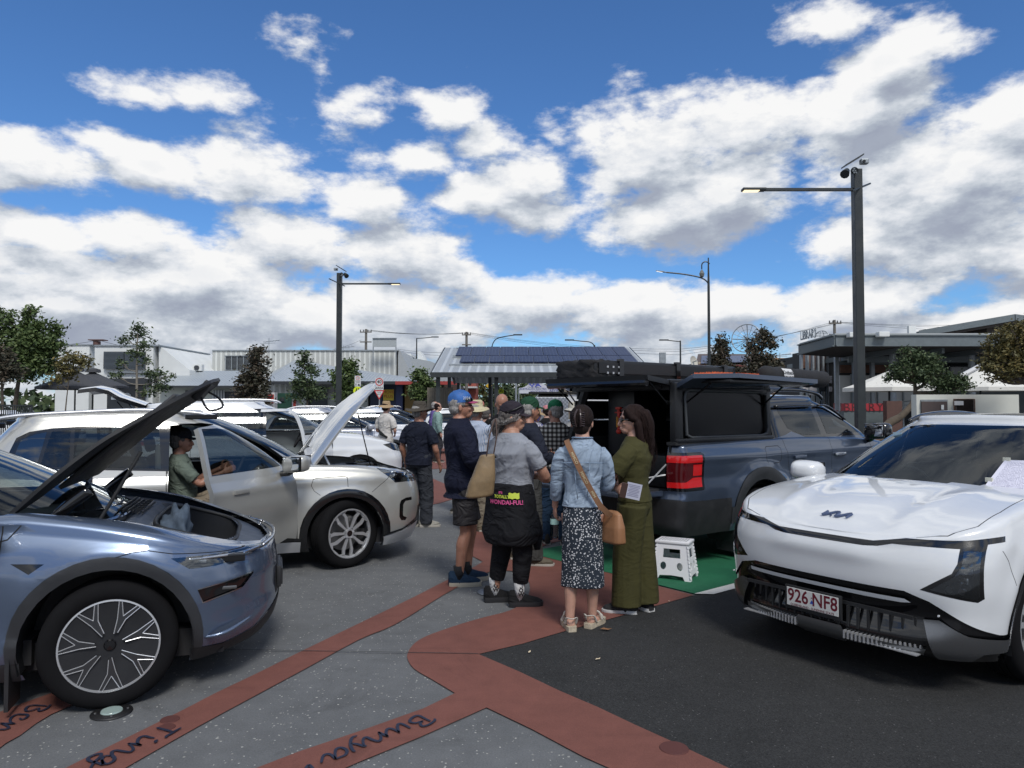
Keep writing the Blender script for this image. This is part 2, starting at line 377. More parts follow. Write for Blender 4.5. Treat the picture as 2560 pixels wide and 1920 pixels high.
strokes('painted_word', '', [ZE([(1300, 350), (1100, 335), (900, 330), (760, 370), (700, 450), (750, 495), (900, 470), (1050, 400)]), ZE([(1090, 400), (1060, 460), (1110, 490), (1250, 440), (1330, 390), (1400, 310)]),
 ZE([(540, 690), (600, 725), (700, 690), (770, 620), (720, 585), (600, 585), (480, 585), (350, 640), (280, 720), (290, 800), (400, 840)]), ZE([(430, 840), (250, 840), (0, 830)]), ZE([(0, 830), (150, 880), (240, 950), (150, 1000), (0, 1005), (-200, 1020)])], wd=.007)
# recessed up-light in the ground, metal covers, litter
def disc(name, c, r, z, m, parent=None, n=28, sx=1.0):
 mb = MB(); mb.rings([[V((c[0]+r*cos(2*pi*j/n)*k*sx, c[1]+r*sin(2*pi*j/n)*k, z+h)) for j in range(n)] for k, h in ((1.02, -.004), (1, 0.0), (.96, .003), (.02, .003))]); return mb.build(name, m, parent, True, 40)
M_iron = mat('cast iron', (.03, .03, .032), .5, .6, var=.2)
M_lens = mat('frosted lens', (.28, .36, .34), .15)
c = G(279, 1783)
lt = empty('ground_light', (c.x, c.y, .004), 0, 'round ground light with pale glass and black ring beside the blue car wheel', 'ground light')
disc('ring', (0, 0), .105, .005, M_iron, lt); disc('lens', (0, 0), .055, .012, M_lens, lt)
for a in (.5, 2.1, 3.6, 5.2): MB().cyl((.08*cos(a), .08*sin(a), .008), (.08*cos(a), .08*sin(a), .012), .006, 6).build('screw', mat('steel', (.5, .5, .5), .35, .9), lt)
c = G(1225, 1482); o = disc('utility_cover', (0, 0), .115, .006, mat('dull steel plate', (.26, .29, .33), .4, .7, var=.15)); o.location = (c.x, c.y, .005); tag(o, 'round steel cover set in the paving by the grey topped woman', 'ground cover')
M_spot = mat('dark red stain', (.085, .026, .022), .8)
for k, (x, y, r) in enumerate([(1685, 1875, .072), (425, 1803, .05), (416, 1823, .045)]):
 c = G(x, y); o = disc('stain', (c.x, c.y), r, .0095, M_spot); o['kind'] = 'structure'
M_leaf = mat('dry leaf', (.26, .13, .06), .7, var=.2)
for k, (x, y, s, lab) in enumerate([(1515, 1579, .045, 'curled brown leaf lying behind the sandals'), (1495, 1653, .022, 'small pale scrap on the dark asphalt nearest the viewer'), (1324, 1635, .02, 'tiny pale sliver on asphalt near the red corner'), (1673, 1507, .012, 'tiny white scrap on the tip of red paving')]):
 c = G(x, y); mb = MB(); pts = [(-1, 0, .1), (-.4, .35, .25), (.3, .42, .1), (1, .1, .3), (.4, -.3, .12), (-.3, -.38, .2)]
 mb.add([(p[0]*s, p[1]*s, p[2]*s) for p in pts], [(0, 1, 5), (1, 2, 4, 5), (2, 3, 4)]); mb.add([(p[0]*s, p[1]*s, p[2]*s-.0015) for p in pts], [(0, 5, 1), (1, 5, 4, 2), (2, 4, 3)])
 o = mb.build('leaf' if k == 0 else 'litter', M_leaf if k == 0 else mat('pale scrap', (.6, .5, .35), .7), fix=False); o.location = (c.x, c.y, .014); o.rotation_euler = (0, 0, k*.7-.2); tag(o, lab, 'leaf' if k == 0 else 'litter')
# ------------------------------------------------------------------ background helpers
def px(Y): return Y/1800.0
M_steel = mat('dark painted steel', (.022, .027, .028), .45, 0, var=.15)
M_galv = mat('galvanised steel', (.30, .33, .35), .5, .5, var=.15)
M_wall = mat('white painted wall', (.66, .68, .67), .75, var=.06, vscale=.7)
M_wall2 = mat('cream block wall', (.56, .58, .52), .8, var=.06, vscale=.8)
M_trimd = mat('dark fascia', (.03, .034, .04), .6)
M_glassd = mat('dark window glass', (.02, .024, .028), .08, spec=.7)
M_wood = mat('timber slat', (.20, .10, .065), .7, var=.3, vscale=3)
M_bark = mat('bark', (.10, .08, .06), .9, var=.3, vscale=5, bump=.4, bscale=25)
def ribbed(name, col, scale, axis='X', rough=.5, metal=0.0, depth=.03, dark=.7):
 m = mat(name, col, rough, metal); t = NT(m.node_tree); b = bsdf(m)
 tcn = t.n('ShaderNodeTexCoord'); sp = t.n('ShaderNodeSeparateXYZ'); t.l(tcn.outputs['Object'], sp.inputs[0])
 w = t.m('SINE', t.m('MULTIPLY', sp.outputs['XYZ'.index(axis)], scale*2*pi)); h = t.mr(w, -.2, 1, 0, 1, True)
 bp = t.n('ShaderNodeBump'); bp.inputs['Strength'].default_value = .8; bp.inputs['Distance'].default_value = depth; t.l(h, bp.inputs['Height']); t.l(bp.outputs[0], b.inputs['Normal'])
 nz = t.noise(tcn.outputs['Object'], .5, 4, .6); f = t.m('MULTIPLY', t.mr(h, 0, 1, dark, 1.04), t.mr(nz, .3, .7, .93, 1.05))
 t.l(t.vm('MULTIPLY', (*col,), f), b.inputs['Base Color']); return m
M_corr = ribbed('corrugated white cladding', (.66, .68, .65), 2.2)
M_roof = ribbed('pale metal roofing', (.40, .44, .47), 4.0, rough=.45, metal=.2, dark=.85)
M_roof2 = ribbed('light ribbed roofing', (.52, .55, .56), 2.6, rough=.4, metal=.3, dark=.72)
def pxbox(mb, x0, x1, y0, y1, Y, dep, bottom=None):
 a = P(x0, y0, Y); b = P(x1, y1, Y); z0 = b.z if bottom is None else bottom
 mb.box(((a.x+b.x)/2, Y+dep/2, (a.z+z0)/2), (b.x-a.x, dep, a.z-z0)); return mb
def part(name, m, parent, x0, x1, y0, y1, Y, dep=.12, bottom=None):
 mb = MB(); pxbox(mb, x0, x1, y0, y1, Y, dep, bottom); return mb.build(name, m, parent)
def pxpoly(name, m, parent, pts, Y, dep):
 q = [P(x, y, Y) for x, y in pts]; M = Matrix(((1, 0, 0, 0), (0, 0, 1, 0), (0, 1, 0, 0), (0, 0, 0, 1)))
 return MB().prism([(p.x, p.z) for p in q], Y, Y+dep, M).build(name, m, parent)
def quadplate(name, m, parent, corners, th=.06):
 c = [V(p) for p in corners]; n = (c[1]-c[0]).cross(c[2]-c[0]).normalized()*th; k = len(c)
 return MB().add(c+[p-n for p in c], [tuple(range(k)), tuple(range(2*k-1, k-1, -1))]+[(i, i+k, (i+1) % k+k, (i+1) % k) for i in range(k)]).build(name, m, parent)
# ------------------------------------------------------------------ foliage
def leafmat(name, c1, c2, c3=None):
 m = mat(name, c1, .6, spec=.35); t = NT(m.node_tree); b = bsdf(m); g_ = t.n('ShaderNodeNewGeometry'); tcn = t.n('ShaderNodeTexCoord')
 f = t.m('ADD', t.m('MULTIPLY', g_.outputs['Random Per Island'], .6), t.m('MULTIPLY', t.noise(tcn.outputs['Object'], 1.1, 3, .6), .55))
 t.l(t.ramp(f, [(.25, c1), (.6, c2), (.95, c3 or c2)]), b.inputs['Base Color'])
 return m
L_dark = leafmat('dark green leaves', (.025, .045, .022), (.055, .085, .035), (.10, .13, .055))
L_mid = leafmat('mid green leaves', (.035, .062, .02), (.075, .115, .035), (.13, .17, .06))
L_olive = leafmat('olive brown leaves', (.05, .05, .02), (.11, .10, .035), (.20, .15, .05))
L_bronze = leafmat('bronze tinged leaves', (.022, .026, .016), (.05, .048, .03), (.12, .085, .06))
def tree(name, Y, base, blobs, n, leaf, lm, label, cat='tree', group=None, trunk=.12, path=None, thick=.8, gap=.0, kind=None, tilt=0, seed=1, bmat=None):
 """blobs: (x, y, rx, ry) in photograph coordinates at depth Y; they get the same size in depth"""
 rnd = random.Random(seed); g0 = G(base, 1100); b0 = P(base, 1016, Y); b0.z = 0
 root = empty(name, b0, 0, label, cat, group, kind); s = px(Y); cs = []
 for (x, y, rx, ry) in blobs:
  c = P(x, y, Y)-b0; c.y += rnd.uniform(-.35, .35)*rx*s; cs.append((c, rx*s, rx*s*thick, ry*s))
 tot = sum(c[1]*c[3] for c in cs); mb = MB()
 for (c, rx, ry, rz) in cs:
  k = int(1.35*n*rx*rz/tot); clumps = []
  for _ in range(max(5, k//26)):
   d = V((rnd.gauss(0, 1), rnd.gauss(0, 1), rnd.gauss(0, 1))).normalized()*(rnd.uniform(.25, 1.05)**.55)
   clumps.append(V((c.x+d.x*rx, c.y+d.y*ry, c.z+d.z*rz)))
  for _ in range(k):
   q = rnd.choice(clumps); r = leaf*rnd.uniform(1.2, 3.2)
   p = q+V((rnd.gauss(0, 1), rnd.gauss(0, 1), rnd.gauss(0, .75)))*r*.75
   u = V((rnd.gauss(0, 1), rnd.gauss(0, 1), rnd.gauss(0, .6))).normalized(); w = u.cross(V((rnd.gauss(0, 1), rnd.gauss(0, 1), rnd.gauss(0, 1)))).normalized()
   l = leaf*rnd.uniform(.7, 1.5); w *= l*.42; u *= l
   mb.add([p-u*.8, p+w, p+u, p-w], [(0, 1, 2, 3)])
 mb.build('crown', lm, root, fix=False)
 tb = MB(); top = max(cs, key=lambda c: c[0].z)
 pth = [V((0, 0, 0))]+([P(x, y, Y)-b0 for x, y in path] if path else [V((top[0].x*.4, 0, top[0].z*.5))])+[top[0]+V((0, 0, top[3]*.5))]
 pth = catmull(pth, 5); m_ = len(pth); tb.tube(pth, [trunk*(1-.85*i/(m_-1)) for i in range(m_)], 8)
 for (c, rx, ry, rz) in cs:
  o = min(pth[:-1], key=lambda p: (p-c).length+max(0, p.z-c.z+rz)*3); e = c
  mid = (o+e)/2+V((0, 0, -.1*(e-o).length)); tb.tube(catmull([o, mid, e], 4), [trunk*.4*(1-.8*i/8) for i in range(9)], 5)
  for _ in range(4):
   d = V((rnd.uniform(-1, 1)*rx, rnd.uniform(-1, 1)*ry, rnd.uniform(-.3, .9)*rz))*.8; tb.tube([mid, (mid+c+d)/2+V((0, 0, .05)), c+d], [trunk*.18, trunk*.12, trunk*.04], 4)
 tb.build('trunk', bmat or M_bark, root, True)
 return root
# ------------------------------------------------------------------ left buildings
bA = empty('commercial_building', P(300, 1016, 60)*1, 0, 'two storey white building with dark louvred upper windows and raked side walls', 'building'); bA.location.z = 0
def rel(o, r):
 o.parent = r; o.matrix_parent_inverse = Matrix.Translation(-r.location); return o
def kids(root, lst):
 for o in lst: rel(o, root)
kids(bA, [part('wall', M_wall, None, 140, 240, 862, 0, 63, 8, 0), part('wall', M_wall, None, 237, 397, 865, 0, 60, 10, 0),
  pxpoly('wall', M_wall, None, [(397, 863), (474, 925), (474, 1070), (397, 1070)], 60.3, 9), pxpoly('wall', M_wall, None, [(414, 874), (472, 874), (530, 930), (530, 1070), (414, 1070)], 67, 5),
  part('parapet_cap', M_galv, None, 236, 398, 862, 865.5, 59.9, 10.2), part('parapet_cap', M_galv, None, 140, 237, 860.5, 863, 62.9, 8.2),
  part('shop_window', M_glassd, None, 268, 362, 962, 1040, 59.93, .1), part('awning', M_trimd, None, 270, 362, 946, 963, 58.8, 1.2), part('canopy_band', M_galv, None, 265, 398, 929, 932, 59.7, .4)])
for x0, x1 in ((259, 309.5), (311, 361)):
 f = part('louvre_screen', M_trimd, None, x0, x1, 879, 922, 59.75, .2); rel(f, bA)
 mb = MB()
 for k in range(14): pxbox(mb, x0+.6, x1-.6, 880.5+k*3, 882.3+k*3, 59.6, .12)
 mb.build('slats', mat('louvre blade', (.09, .11, .13), .5), f)
f = part('window', M_glassd, None, 158, 219, 887, 913, 62.9, .1); rel(f, bA)
mb = MB()
for k in range(13): pxbox(mb, 158+k*4.9, 159.8+k*4.9, 887, 912, 62.7, .08)
pxbox(mb, 150, 222, 911, 915, 62.6, .2); pxbox(mb, 150, 222, 886, 888.4, 62.6, .2); mb.build('screen_bars', M_wall, f)
for nm, b in (('poster', (278, 293, 986, 999)),): rel(part(nm, M_wall, None, *b, 59.85, .05), bA)
c = P(318, 992, 59.85); mb = MB(); mb.cyl((c.x, 59.85, c.z), (c.x, 59.9, c.z), .33, 20); rel(mb.build('round_sign', M_wall, None), bA)
c = P(245, 862, 62)
mb = MB(); mb.cyl((c.x-.1, 62, c.z), (c.x-.1, 62, c.z+.3), .3, 10); mb.box((c.x, 62, c.z+.4), (1.3, .8, .08)); rel(mb.build('roof_vent', mat('rusty brown steel', (.12, .06, .05), .7), None), bA)
# low skillion roofed shop
bL = empty('shop_building', P(500, 1016, 57), 0, 'low shop with pale skillion metal roof between two white buildings', 'building'); bL.location.z = 0
kids(bL, [quadplate('roof', M_roof, None, [P(392, 964, 57), P(612, 964, 57), P(618, 927, 62), P(457, 927, 62)], .08), part('fascia', M_trimd, None, 392, 612, 964, 968, 56.9, .2),
  part('wall', M_wall2, None, 398, 612, 966, 0, 58.0, 4, 0), part('window', M_glassd, None, 463, 503, 976, 1010, 57.9, .1), part('door', mat('grey door', (.05, .055, .06), .6), None, 557, 600, 979, 1040, 57.9, .1)])
f = part('window', mat('pale curtain behind glass', (.30, .32, .33), .3), None, 531, 560, 975, 1008, 57.9, .08); rel(f, bL)
mb = MB(); [pxbox(mb, x, x+1.6, 975, 1008, 57.8, .08) for x in (531, 538, 545, 552, 558.6)]; mb.build('frame', M_wall, f)
ac = part('air_conditioner', M_wall, None, 482, 504, 911, 927, 61.5, .5); rel(ac, bL); c = P(491, 919, 61.4); MB().cyl((c.x, 61.35, c.z), (c.x, 61.5, c.z), .2, 16).build('fan_grille', M_trimd, ac)
# long white shed with billboard and hip roofed front
bB = empty('warehouse', P(760, 1016, 66), 0, 'long white corrugated warehouse with raked right end above the hip roof', 'building'); bB.location.z = 0
kids(bB, [part('wall', M_corr, None, 531, 995, 876, 0, 66, 12, 0), pxpoly('end_wall', mat('plain grey cladding', (.36, .385, .40), .7, var=.05), None, [(995, 876), (1000, 876), (1030, 941), (1030, 1050), (995, 1050)], 66.2, 8),  # end wall has its own grey, darker than the long wall
  part('parapet_cap', M_galv, None, 530, 996, 874.5, 877.5, 65.9, 12.2), pxpoly('rear_wall', M_wall, None, [(1003, 884), (1028, 884), (1030, 897), (1034, 941), (1003, 941)], 76, 4),
  pxpoly('rear_roof', mat('grey curved roof', (.33, .36, .38), .6), None, [(1028, 896), (1050, 898), (1075, 903), (1100, 913), (1120, 926), (1120, 960), (1028, 960)], 72, 6), pxpoly('roof_fin', M_wall, None, [(1044, 878), (1050, 878), (1065, 905), (1044, 905)], 74, 3)])
f = part('window', M_glassd, None, 563, 628, 890, 925, 65.9, .1); rel(f, bB)
mb = MB(); [pxbox(mb, x, x+1.5, 890, 925, 65.75, .1) for x in (563, 578, 592, 608, 622)]; pxbox(mb, 560, 630, 888.5, 890.5, 65.7, .15); pxbox(mb, 560, 630, 924.5, 926, 65.7, .15)
for k in range(11): pxbox(mb, 564, 628, 892.5+k*3, 893.1+k*3, 65.8, .05)
mb.build('frame', M_galv, f)
bb = part('billboard', mat('blank grey hoarding', (.34, .37, .38), .7, var=.08), None, 931.5, 990.5, 846, 867, 64.5, .15); tag(bb, 'blank grey billboard panel on posts above the warehouse roof', 'billboard')
mb = MB(); [pxbox(mb, x, x+1.4, 845, 912, 64.7, .1) for x in (932, 989)]; pxbox(mb, 931, 991, 844.6, 846.2, 64.4, .2); mb.build('posts', M_galv, bb)
bC = empty('shop_building', P(850, 1016, 56), 0, 'hip roofed shop with dark eaves, blue painted bay and yellow sale sign', 'building'); bC.location.z = 0
kids(bC, [quadplate('roof', M_roof, None, [P(668, 953, 56), P(1034, 953, 56), P(1034, 945, 60.5), P(845, 917, 63), P(738, 899, 65.5)], .08), quadplate('roof', M_roof, None, [P(668, 953, 56), P(738, 899, 65.5), P(680, 930, 65.8)], .05),
  quadplate('roof', M_roof2, None, [P(1034, 953, 56), P(1150, 962, 56), P(1085, 950, 60), P(1034, 945, 60.5)], .06),
  part('fascia', M_trimd, None, 668, 988, 953, 960.5, 55.8, .3), part('fascia', mat('red fascia', (.30, .035, .03), .6), None, 988, 1150, 953, 961.5, 55.8, .3),
  part('wall', M_corr, None, 672, 777, 960, 0, 57.5, 8, 0), part('wall', mat('pale brick', (.33, .34, .31), .85, var=.1, vscale=3), None, 777, 926, 960, 0, 57.6, 8, 0),
  part('wall', mat('navy painted wall', (.012, .02, .05), .6), None, 926, 1012, 960, 0, 57.5, 8, 0), part('wall', mat('ochre brick', (.16, .10, .03), .8), None, 1012, 1040, 960, 0, 57.6, 8, 0),
  part('wall', mat('dark brown frontage', (.05, .03, .025), .7), None, 1040, 1145, 961, 0, 58.5, 8, 0),  # frontage below the red fascia in one dark brown
  part('door', mat('grey door', (.05, .055, .06), .6), None, 777, 818, 983, 1040, 57.5, .1), part('window', M_glassd, None, 800, 816, 966, 981, 57.5, .1), part('window', M_glassd, None, 819, 835, 966, 981, 57.5, .1),
  part('door', mat('navy door', (.02, .03, .09), .5), None, 990, 1006, 962, 1040, 57.4, .1)])
ys = part('shop_sign', mat('yellow sign board', (.55, .40, .03), .6), None, 958, 984, 974, 1001, 57.3, .1); rel(ys, bC)
ys2 = P(971, 981, 57.15); text('lettering', 'MOVE\nPLUS', .34, frame_M((ys2.x, 57.2, ys2.z-.15), (1, 0, 0), (0, 0, 1)), mat('red print', (.35, .03, .02), .6), ys)
sk = part('garbage_skip', mat('dark green steel', (.012, .06, .04), .6, var=.15), None, 686, 728, 983, 1045, 52, 1.6, 0); tag(sk, 'dark green metal skip standing against the corrugated wall', 'skip'); MB().box(tuple((P(706, 998, 51.95))), (.26, .1, .3)).build('latch_box', M_trimd, sk)
for x0, x1, y0, lab in ((664, 686, 981, 'white and red fuel pump left of the green skip'), (730, 741, 996, 'small red and white price board right of the green skip')):
 o = part('fuel_pump' if x0 == 664 else 'price_board', mat('white enamel', (.6, .6, .6), .4), None, x0, x1, y0, 1045, 50, .6, 0); tag(o, lab, 'fuel pump' if x0 == 664 else 'sign board')
 part('red_panel', mat('red enamel', (.45, .04, .03), .4), o, x0+3, x1-2, y0+5, y0+26, 49.92, .06); part('display', M_glassd, o, x0+5, x1-5, y0+8, y0+12, 49.88, .06)
# ------------------------------------------------------------------ carport with solar panels
M_pv = mat('solar cells', (.014, .02, .05), .38, .0, spec=.25); t = NT(M_pv.node_tree)
tcn = t.n('ShaderNodeTexCoord'); br = t.n('ShaderNodeTexBrick'); br.offset = 0; br.inputs['Scale'].default_value = 1; br.inputs['Brick Width'].default_value = .16; br.inputs['Row Height'].default_value = .16; br.inputs['Mortar Size'].default_value = .006
br.inputs['Color1'].default_value = (.012, .018, .05, 1); br.inputs['Color2'].default_value = (.018, .026, .065, 1); br.inputs['Mortar'].default_value = (.09, .11, .17, 1); t.l(tcn.outputs['UV'], br.inputs[0]); t.l(br.outputs[0], bsdf(M_pv).inputs['Base Color'])
cp = empty('carport', (0, 30, 0), 0, 'open steel carport with rows of blue solar panels on its pitched roof', 'carport'); cp.scale = (1, 1, 1.04)
ev = V((0, 6, 1.46)).normalized()
XL, XR = -3.36, 5.9
quadplate('roof', M_roof2, cp, [(XL, -.15, 2.98), (XR, -.15, 2.98), (XR, 6, 4.47), (XL, 6, 4.47)], .05)
quadplate('roof', M_roof2, cp, [(XR, 12.15, 2.98), (XL, 12.15, 2.98), (XL, 6, 4.47), (XR, 6, 4.47)], .05)
mb = MB(); mb.box(((XL+XR)/2, -.12, 2.90), (XR-XL+.04, .16, .2)); mb.build('gutter', M_steel, cp)
for xx in (XL, XR):
 MB().tube([(xx, -.15, 2.93), (xx, 6, 4.43), (xx, 12.15, 2.93)], .07, 4).build('barge', M_steel, cp)
for xx, yy in ((-3.1, .2), (-.66, .3), (2.7, .3), (5.6, .2), (-3.1, 5.6), (-1.1, 5.8), (2.5, 5.8), (5.6, 5.8), (-3.1, 11.6), (5.6, 11.6)):
 h = 2.85+(.243*(yy if yy < 6 else 12-yy)); MB().box((xx, yy, h/2), (.16, .16, h)).build('post', M_steel, cp)
for yy in (.3, 3, 5.8, 9):
 h = 2.93+(.243*(yy if yy < 6 else 12-yy)); MB().box(((XL+XR)/2, yy, h-.12), (XR-XL-.1, .08, .14)).build('beam', M_steel, cp)
def pv(x0, s0, w=.70, l=1.0):
 a = V((x0, -.15, 2.98))+ev*s0; n = V((0, -1.46, 6)).normalized(); a += n*.09; b = a+V((w-.025, 0, 0)); cc = b+ev*(l-.03); d = a+ev*(l-.03)
 me = MB().add([a, b, cc, d, a-n*.04, b-n*.04, cc-n*.04, d-n*.04], [(0, 1, 2, 3), (4, 7, 6, 5), (0, 4, 5, 1), (1, 5, 6, 2), (2, 6, 7, 3), (3, 7, 4, 0)]).build('solar_panel', M_pv, cp, fix=False)
 uv = me.data.uv_layers.new(name='UVMap'); w_, l_ = w, l
 for k, q in enumerate([(0, 0), (w_, 0), (w_, l_), (0, l_)]): uv.data[k].uv = q
 return me
for k in range(12): pv(-2.62+k*.685, 3.62, .685, 2.45)
for k in range(12): pv(-2.32+k*.66, 2.0, .66, 1.55)
mb = MB()
for s_ in (1.6, 3.4, 3.75, 5.9): a = V((XL+.5, -.15, 3.05))+ev*s_; mb.box((1.4, a.y, a.z-.03), (8.3, .05, .05))
mb.build('mounting_rail', M_galv, cp)
# ------------------------------------------------------------------ poles, lamps and wires
def lampmat(n, c, s): return mat(n, (.8, .75, .6), .4, emit=c, estr=s)
M_lampw = lampmat('lit lamp panel', (1.0, .82, .5), 1.1); M_lampc = lampmat('lit cool lamp', (1, 1, 1), 1.0)
def mast(loc, h, sgn, w, label):
 r = empty('lamp_mast', loc, 0, label, 'lamp post', 'square lamp masts of the car park')
 MB().box((0, 0, h/2-.15), (w, w, h-.3), bev=.015).build('pole', M_steel, r)
 az = h-.32*2.2
 m_ = MB().box((-sgn*(.90+w/2), 0, az), (1.8, .06, .055)).build('arm', M_steel, r)
 l = MB().box((-sgn*(1.97+w/2), 0, az), (.46, .17, .05), bev=.012).build('lamp_head', M_steel, r); MB().box((-sgn*(2.02+w/2), 0, az-.029), (.3, .13, .012)).build('lens', M_lampw, l)
 MB().tube([(sgn*.52, .5, az+.28), (-sgn*.3, -.45, az-.16)], .02, 6).build('cross_bar', M_steel, r)
 cam_ = MB().add(*[[(-.2, -.06, .0), (.16, -.06, .22), (.16, .16, .22), (-.2, .16, .0), (-.2, -.06, .03), (.16, -.06, .25), (.16, .16, .25), (-.2, .16, .03)], [(0, 3, 2, 1), (4, 5, 6, 7), (0, 1, 5, 4), (1, 2, 6, 5), (2, 3, 7, 6), (3, 0, 4, 7)]], Matrix.Translation((-sgn*.03, 0, h-.24)) @ Matrix.Diagonal((sgn, 1, 1, 1))).build('shade_plate', M_steel, r)
 MB().cyl((-sgn*.10, -.12, h-.36), (-sgn*.14, -.22, h-.40), .07, 12).build('floodlight', M_steel, r)
 MB().tube([(-sgn*.2, -.02, h-.33), (-sgn*.30, -.14, h-.44)], [.055, .09], 10).build('floodlight', M_steel, r)
 q = MB().box((sgn*.13, -.05, h-.16), (.15, .12, .1), bev=.02).build('camera_housing', M_galv, r); MB().cyl((sgn*.10, -.1, h-.17), (sgn*.09, -.14, h-.18), .03, 10).build('lens', M_trimd, q)
 for k in range(7):
  a = k*pi/3; rr = 0 if k == 6 else .042; MB().cyl((-sgn*.13+rr*cos(a), -.215, h-.395+rr*sin(a)), (-sgn*.135+rr*cos(a), -.235, h-.40+rr*sin(a)), .017, 8).build('led', M_galv, r)
 MB().box((0, 0, .02), (w*1.8, w*1.8, .04)).build('base_plate', M_steel, r)
 return r
c = P(2150, 1016, 14.2); mast((c.x, 14.2, 0), 1.7+(1016-380)/1800*14.2, 1, .165, 'square dark lamp mast rising behind the white car and dark blue pickup')
c = P(846.5, 1016, 27); mast((c.x, 27, 0), 1.7+(1016-661)/1800*27, -1, .185, 'square dark lamp mast standing behind the open silver bonnet')
# tall curved street lamp
Y = 35.0; c = P(1774, 1016, Y); s = px(Y); H = 1.7+(1016-642)*s
r = empty('street_lamp', (c.x, Y, 0), 0, 'tall dark street lamp with curved arm, hanging lantern and spike top', 'street lamp')
MB().tube([(0, 0, 0), (0, 0, 1.7+(1016-715)*s), (0, 0, H)], [.09, .06, .028], 10).build('pole', M_steel, r)
def Q(x, y, Y_=Y): p = P(x, y, Y_); return p-V((c.x, Y, 0))
MB().tube(catmull([Q(1773, 716), Q(1768, 705), Q(1758, 697), Q(1740, 691), Q(1705, 685), Q(1666, 681)], 5), .035, 8).build('arm', M_steel, r)
l = MB().tube([Q(1666, 681), Q(1655, 679), Q(1640, 677)], [.05, .08, .05], 8, flat=.5).build('lamp_head', M_galv, r); MB().tube([Q(1656, 679.8), Q(1641, 677.8)], [.06, .04], 8, flat=.5).build('lens', M_lampc, l)
MB().tube(catmull([Q(1774, 660), Q(1770, 656), Q(1762, 654.5), Q(1755, 660), Q(1754.5, 673)], 5), .03, 8).build('hook', M_steel, r)
l = MB().lathe([(.02, 0), (.07, -.07), (.13, -.2), (.1, -.33), (.03, -.4)], 12, Matrix.Translation(Q(1754.5, 674)), 'Z').build('lantern', mat('grey lantern glass', (.2, .21, .2), .2, .3), r)
def small_lamp(x, ytop, Y, pts, label, head=None):
 c = P(x, 1016, Y); s = px(Y); r = empty('street_lamp', (c.x, Y, 0), 0, label, 'street lamp', 'small street lamps on the skyline')
 z = 1.7+(1016-ytop)*s; MB().tube([(0, 0, 0), (0, 0, z)], [.11, .06], 8).build('pole', M_steel, r)
 q = [P(a, b, Y)-V((c.x, Y, 0)) for a, b in pts]; MB().tube(catmull(q, 4) if len(q) > 2 else q, .045, 6).build('arm', M_steel, r)
 e = q[-1]; dd = 1 if q[-1].x > q[0].x else -1
 MB().box((e.x+dd*.15, 0, e.z), (.75, .25, .09)).build('lamp_head', M_steel, r); return r
small_lamp(1041, 845, 75, [(1041, 846), (1060, 845), (1084, 842.5)], 'thin lamp post with straight arm above the warehouse end')
small_lamp(1230, 865, 60, [(1230, 878), (1231, 862), (1240, 848), (1258, 842), (1290, 837)], 'curved arm street lamp reaching right above the solar panels')
small_lamp(1487, 862, 60, [(1487, 876), (1484, 862), (1474, 855), (1455, 853), (1428, 850)], 'curved arm street lamp reaching left above the solar panels')
small_lamp(1702, 851, 60, [(1702, 854), (1690, 853), (1664, 850)], 'thin lamp post with side bracket left of the tall lamp')
def power_pole(x, ytop, Y, arm, label, h2=None):
 c = P(x, 1016, Y); s = px(Y); z = 1.7+(1016-ytop)*s; r = empty('power_pole', (c.x, Y, 0), 0, label, 'power pole', 'timber power poles on the skyline')
 MB().tube([(0, 0, 0), (0, 0, z)], [.2, .13], 8).build('pole', mat('weathered timber', (.14, .13, .115), .9, var=.2), r)
 for k in range(2): MB().box((0, -.15, z-.35-k*1.1), (arm, .12, .12)).build('crossarm', mat('weathered timber', (.14, .13, .115), .9), r)
 for i in (-1, -.4, .4, 1): MB().cyl((i*arm*.46, -.15, z-.3), (i*arm*.46, -.15, z-.08), .05, 6).build('insulator', M_trimd, r)
 return V((c.x, Y, z))
p1_ = power_pole(914, 822, 80, 1.3, 'timber power pole behind the warehouse roof'); p2_ = power_pole(1166, 829, 80, 1.0, 'timber power pole left of the solar carport ridge'); p3_ = power_pole(2089, 799, 70, 1.2, 'timber power pole above the library roof')
wl = MB()
def wire(a, b, sag=.5, r=.014): wl.tube([a+(b-a)*(i/8)-V((0, 0, sag*4*(i/8)*(1-i/8))) for i in range(9)], r, 4, False)
for o in (-.5, .1, .5):
 wire(p1_+V((o, 0, -.1)), p2_+V((o, 0, -.1)), .3); wire(p2_+V((o, 0, -.1)), P(1700, 880, 76)+V((0, 0, o*.6)), .5); wire(P(1700, 880, 76)+V((0, 0, o*.6)), p3_+V((o, 0, -.3)), .3); wire(p3_+V((o, 0, -.2)), P(2700, 808, 70)+V((0, 0, o)), .5)
wire(p1_+V((-.5, 0, -1.2)), P(700, 878, 85), .8); wire(P(990, 872, 78), p2_+V((0, 0, -2.2)), .25); wire(P(990, 876, 78), p2_+V((0, 0, -2.6)), .25); wire(p2_+V((0, 0, -2.4)), P(1500, 883, 78), .5); wire(p2_+V((0, 0, -3.0)), P(1500, 886, 78), .5)
wire(P(150, 862, 75), P(245, 850, 75), .1, .02); wire(P(245, 850, 75), P(420, 868, 80), .4, .02); wire(P(390, 866, 80), P(700, 880, 84), .6, .02)
o = wl.build('overhead_wires', M_steel); tag(o, 'thin overhead power wires strung between the poles across the sky', 'wires')
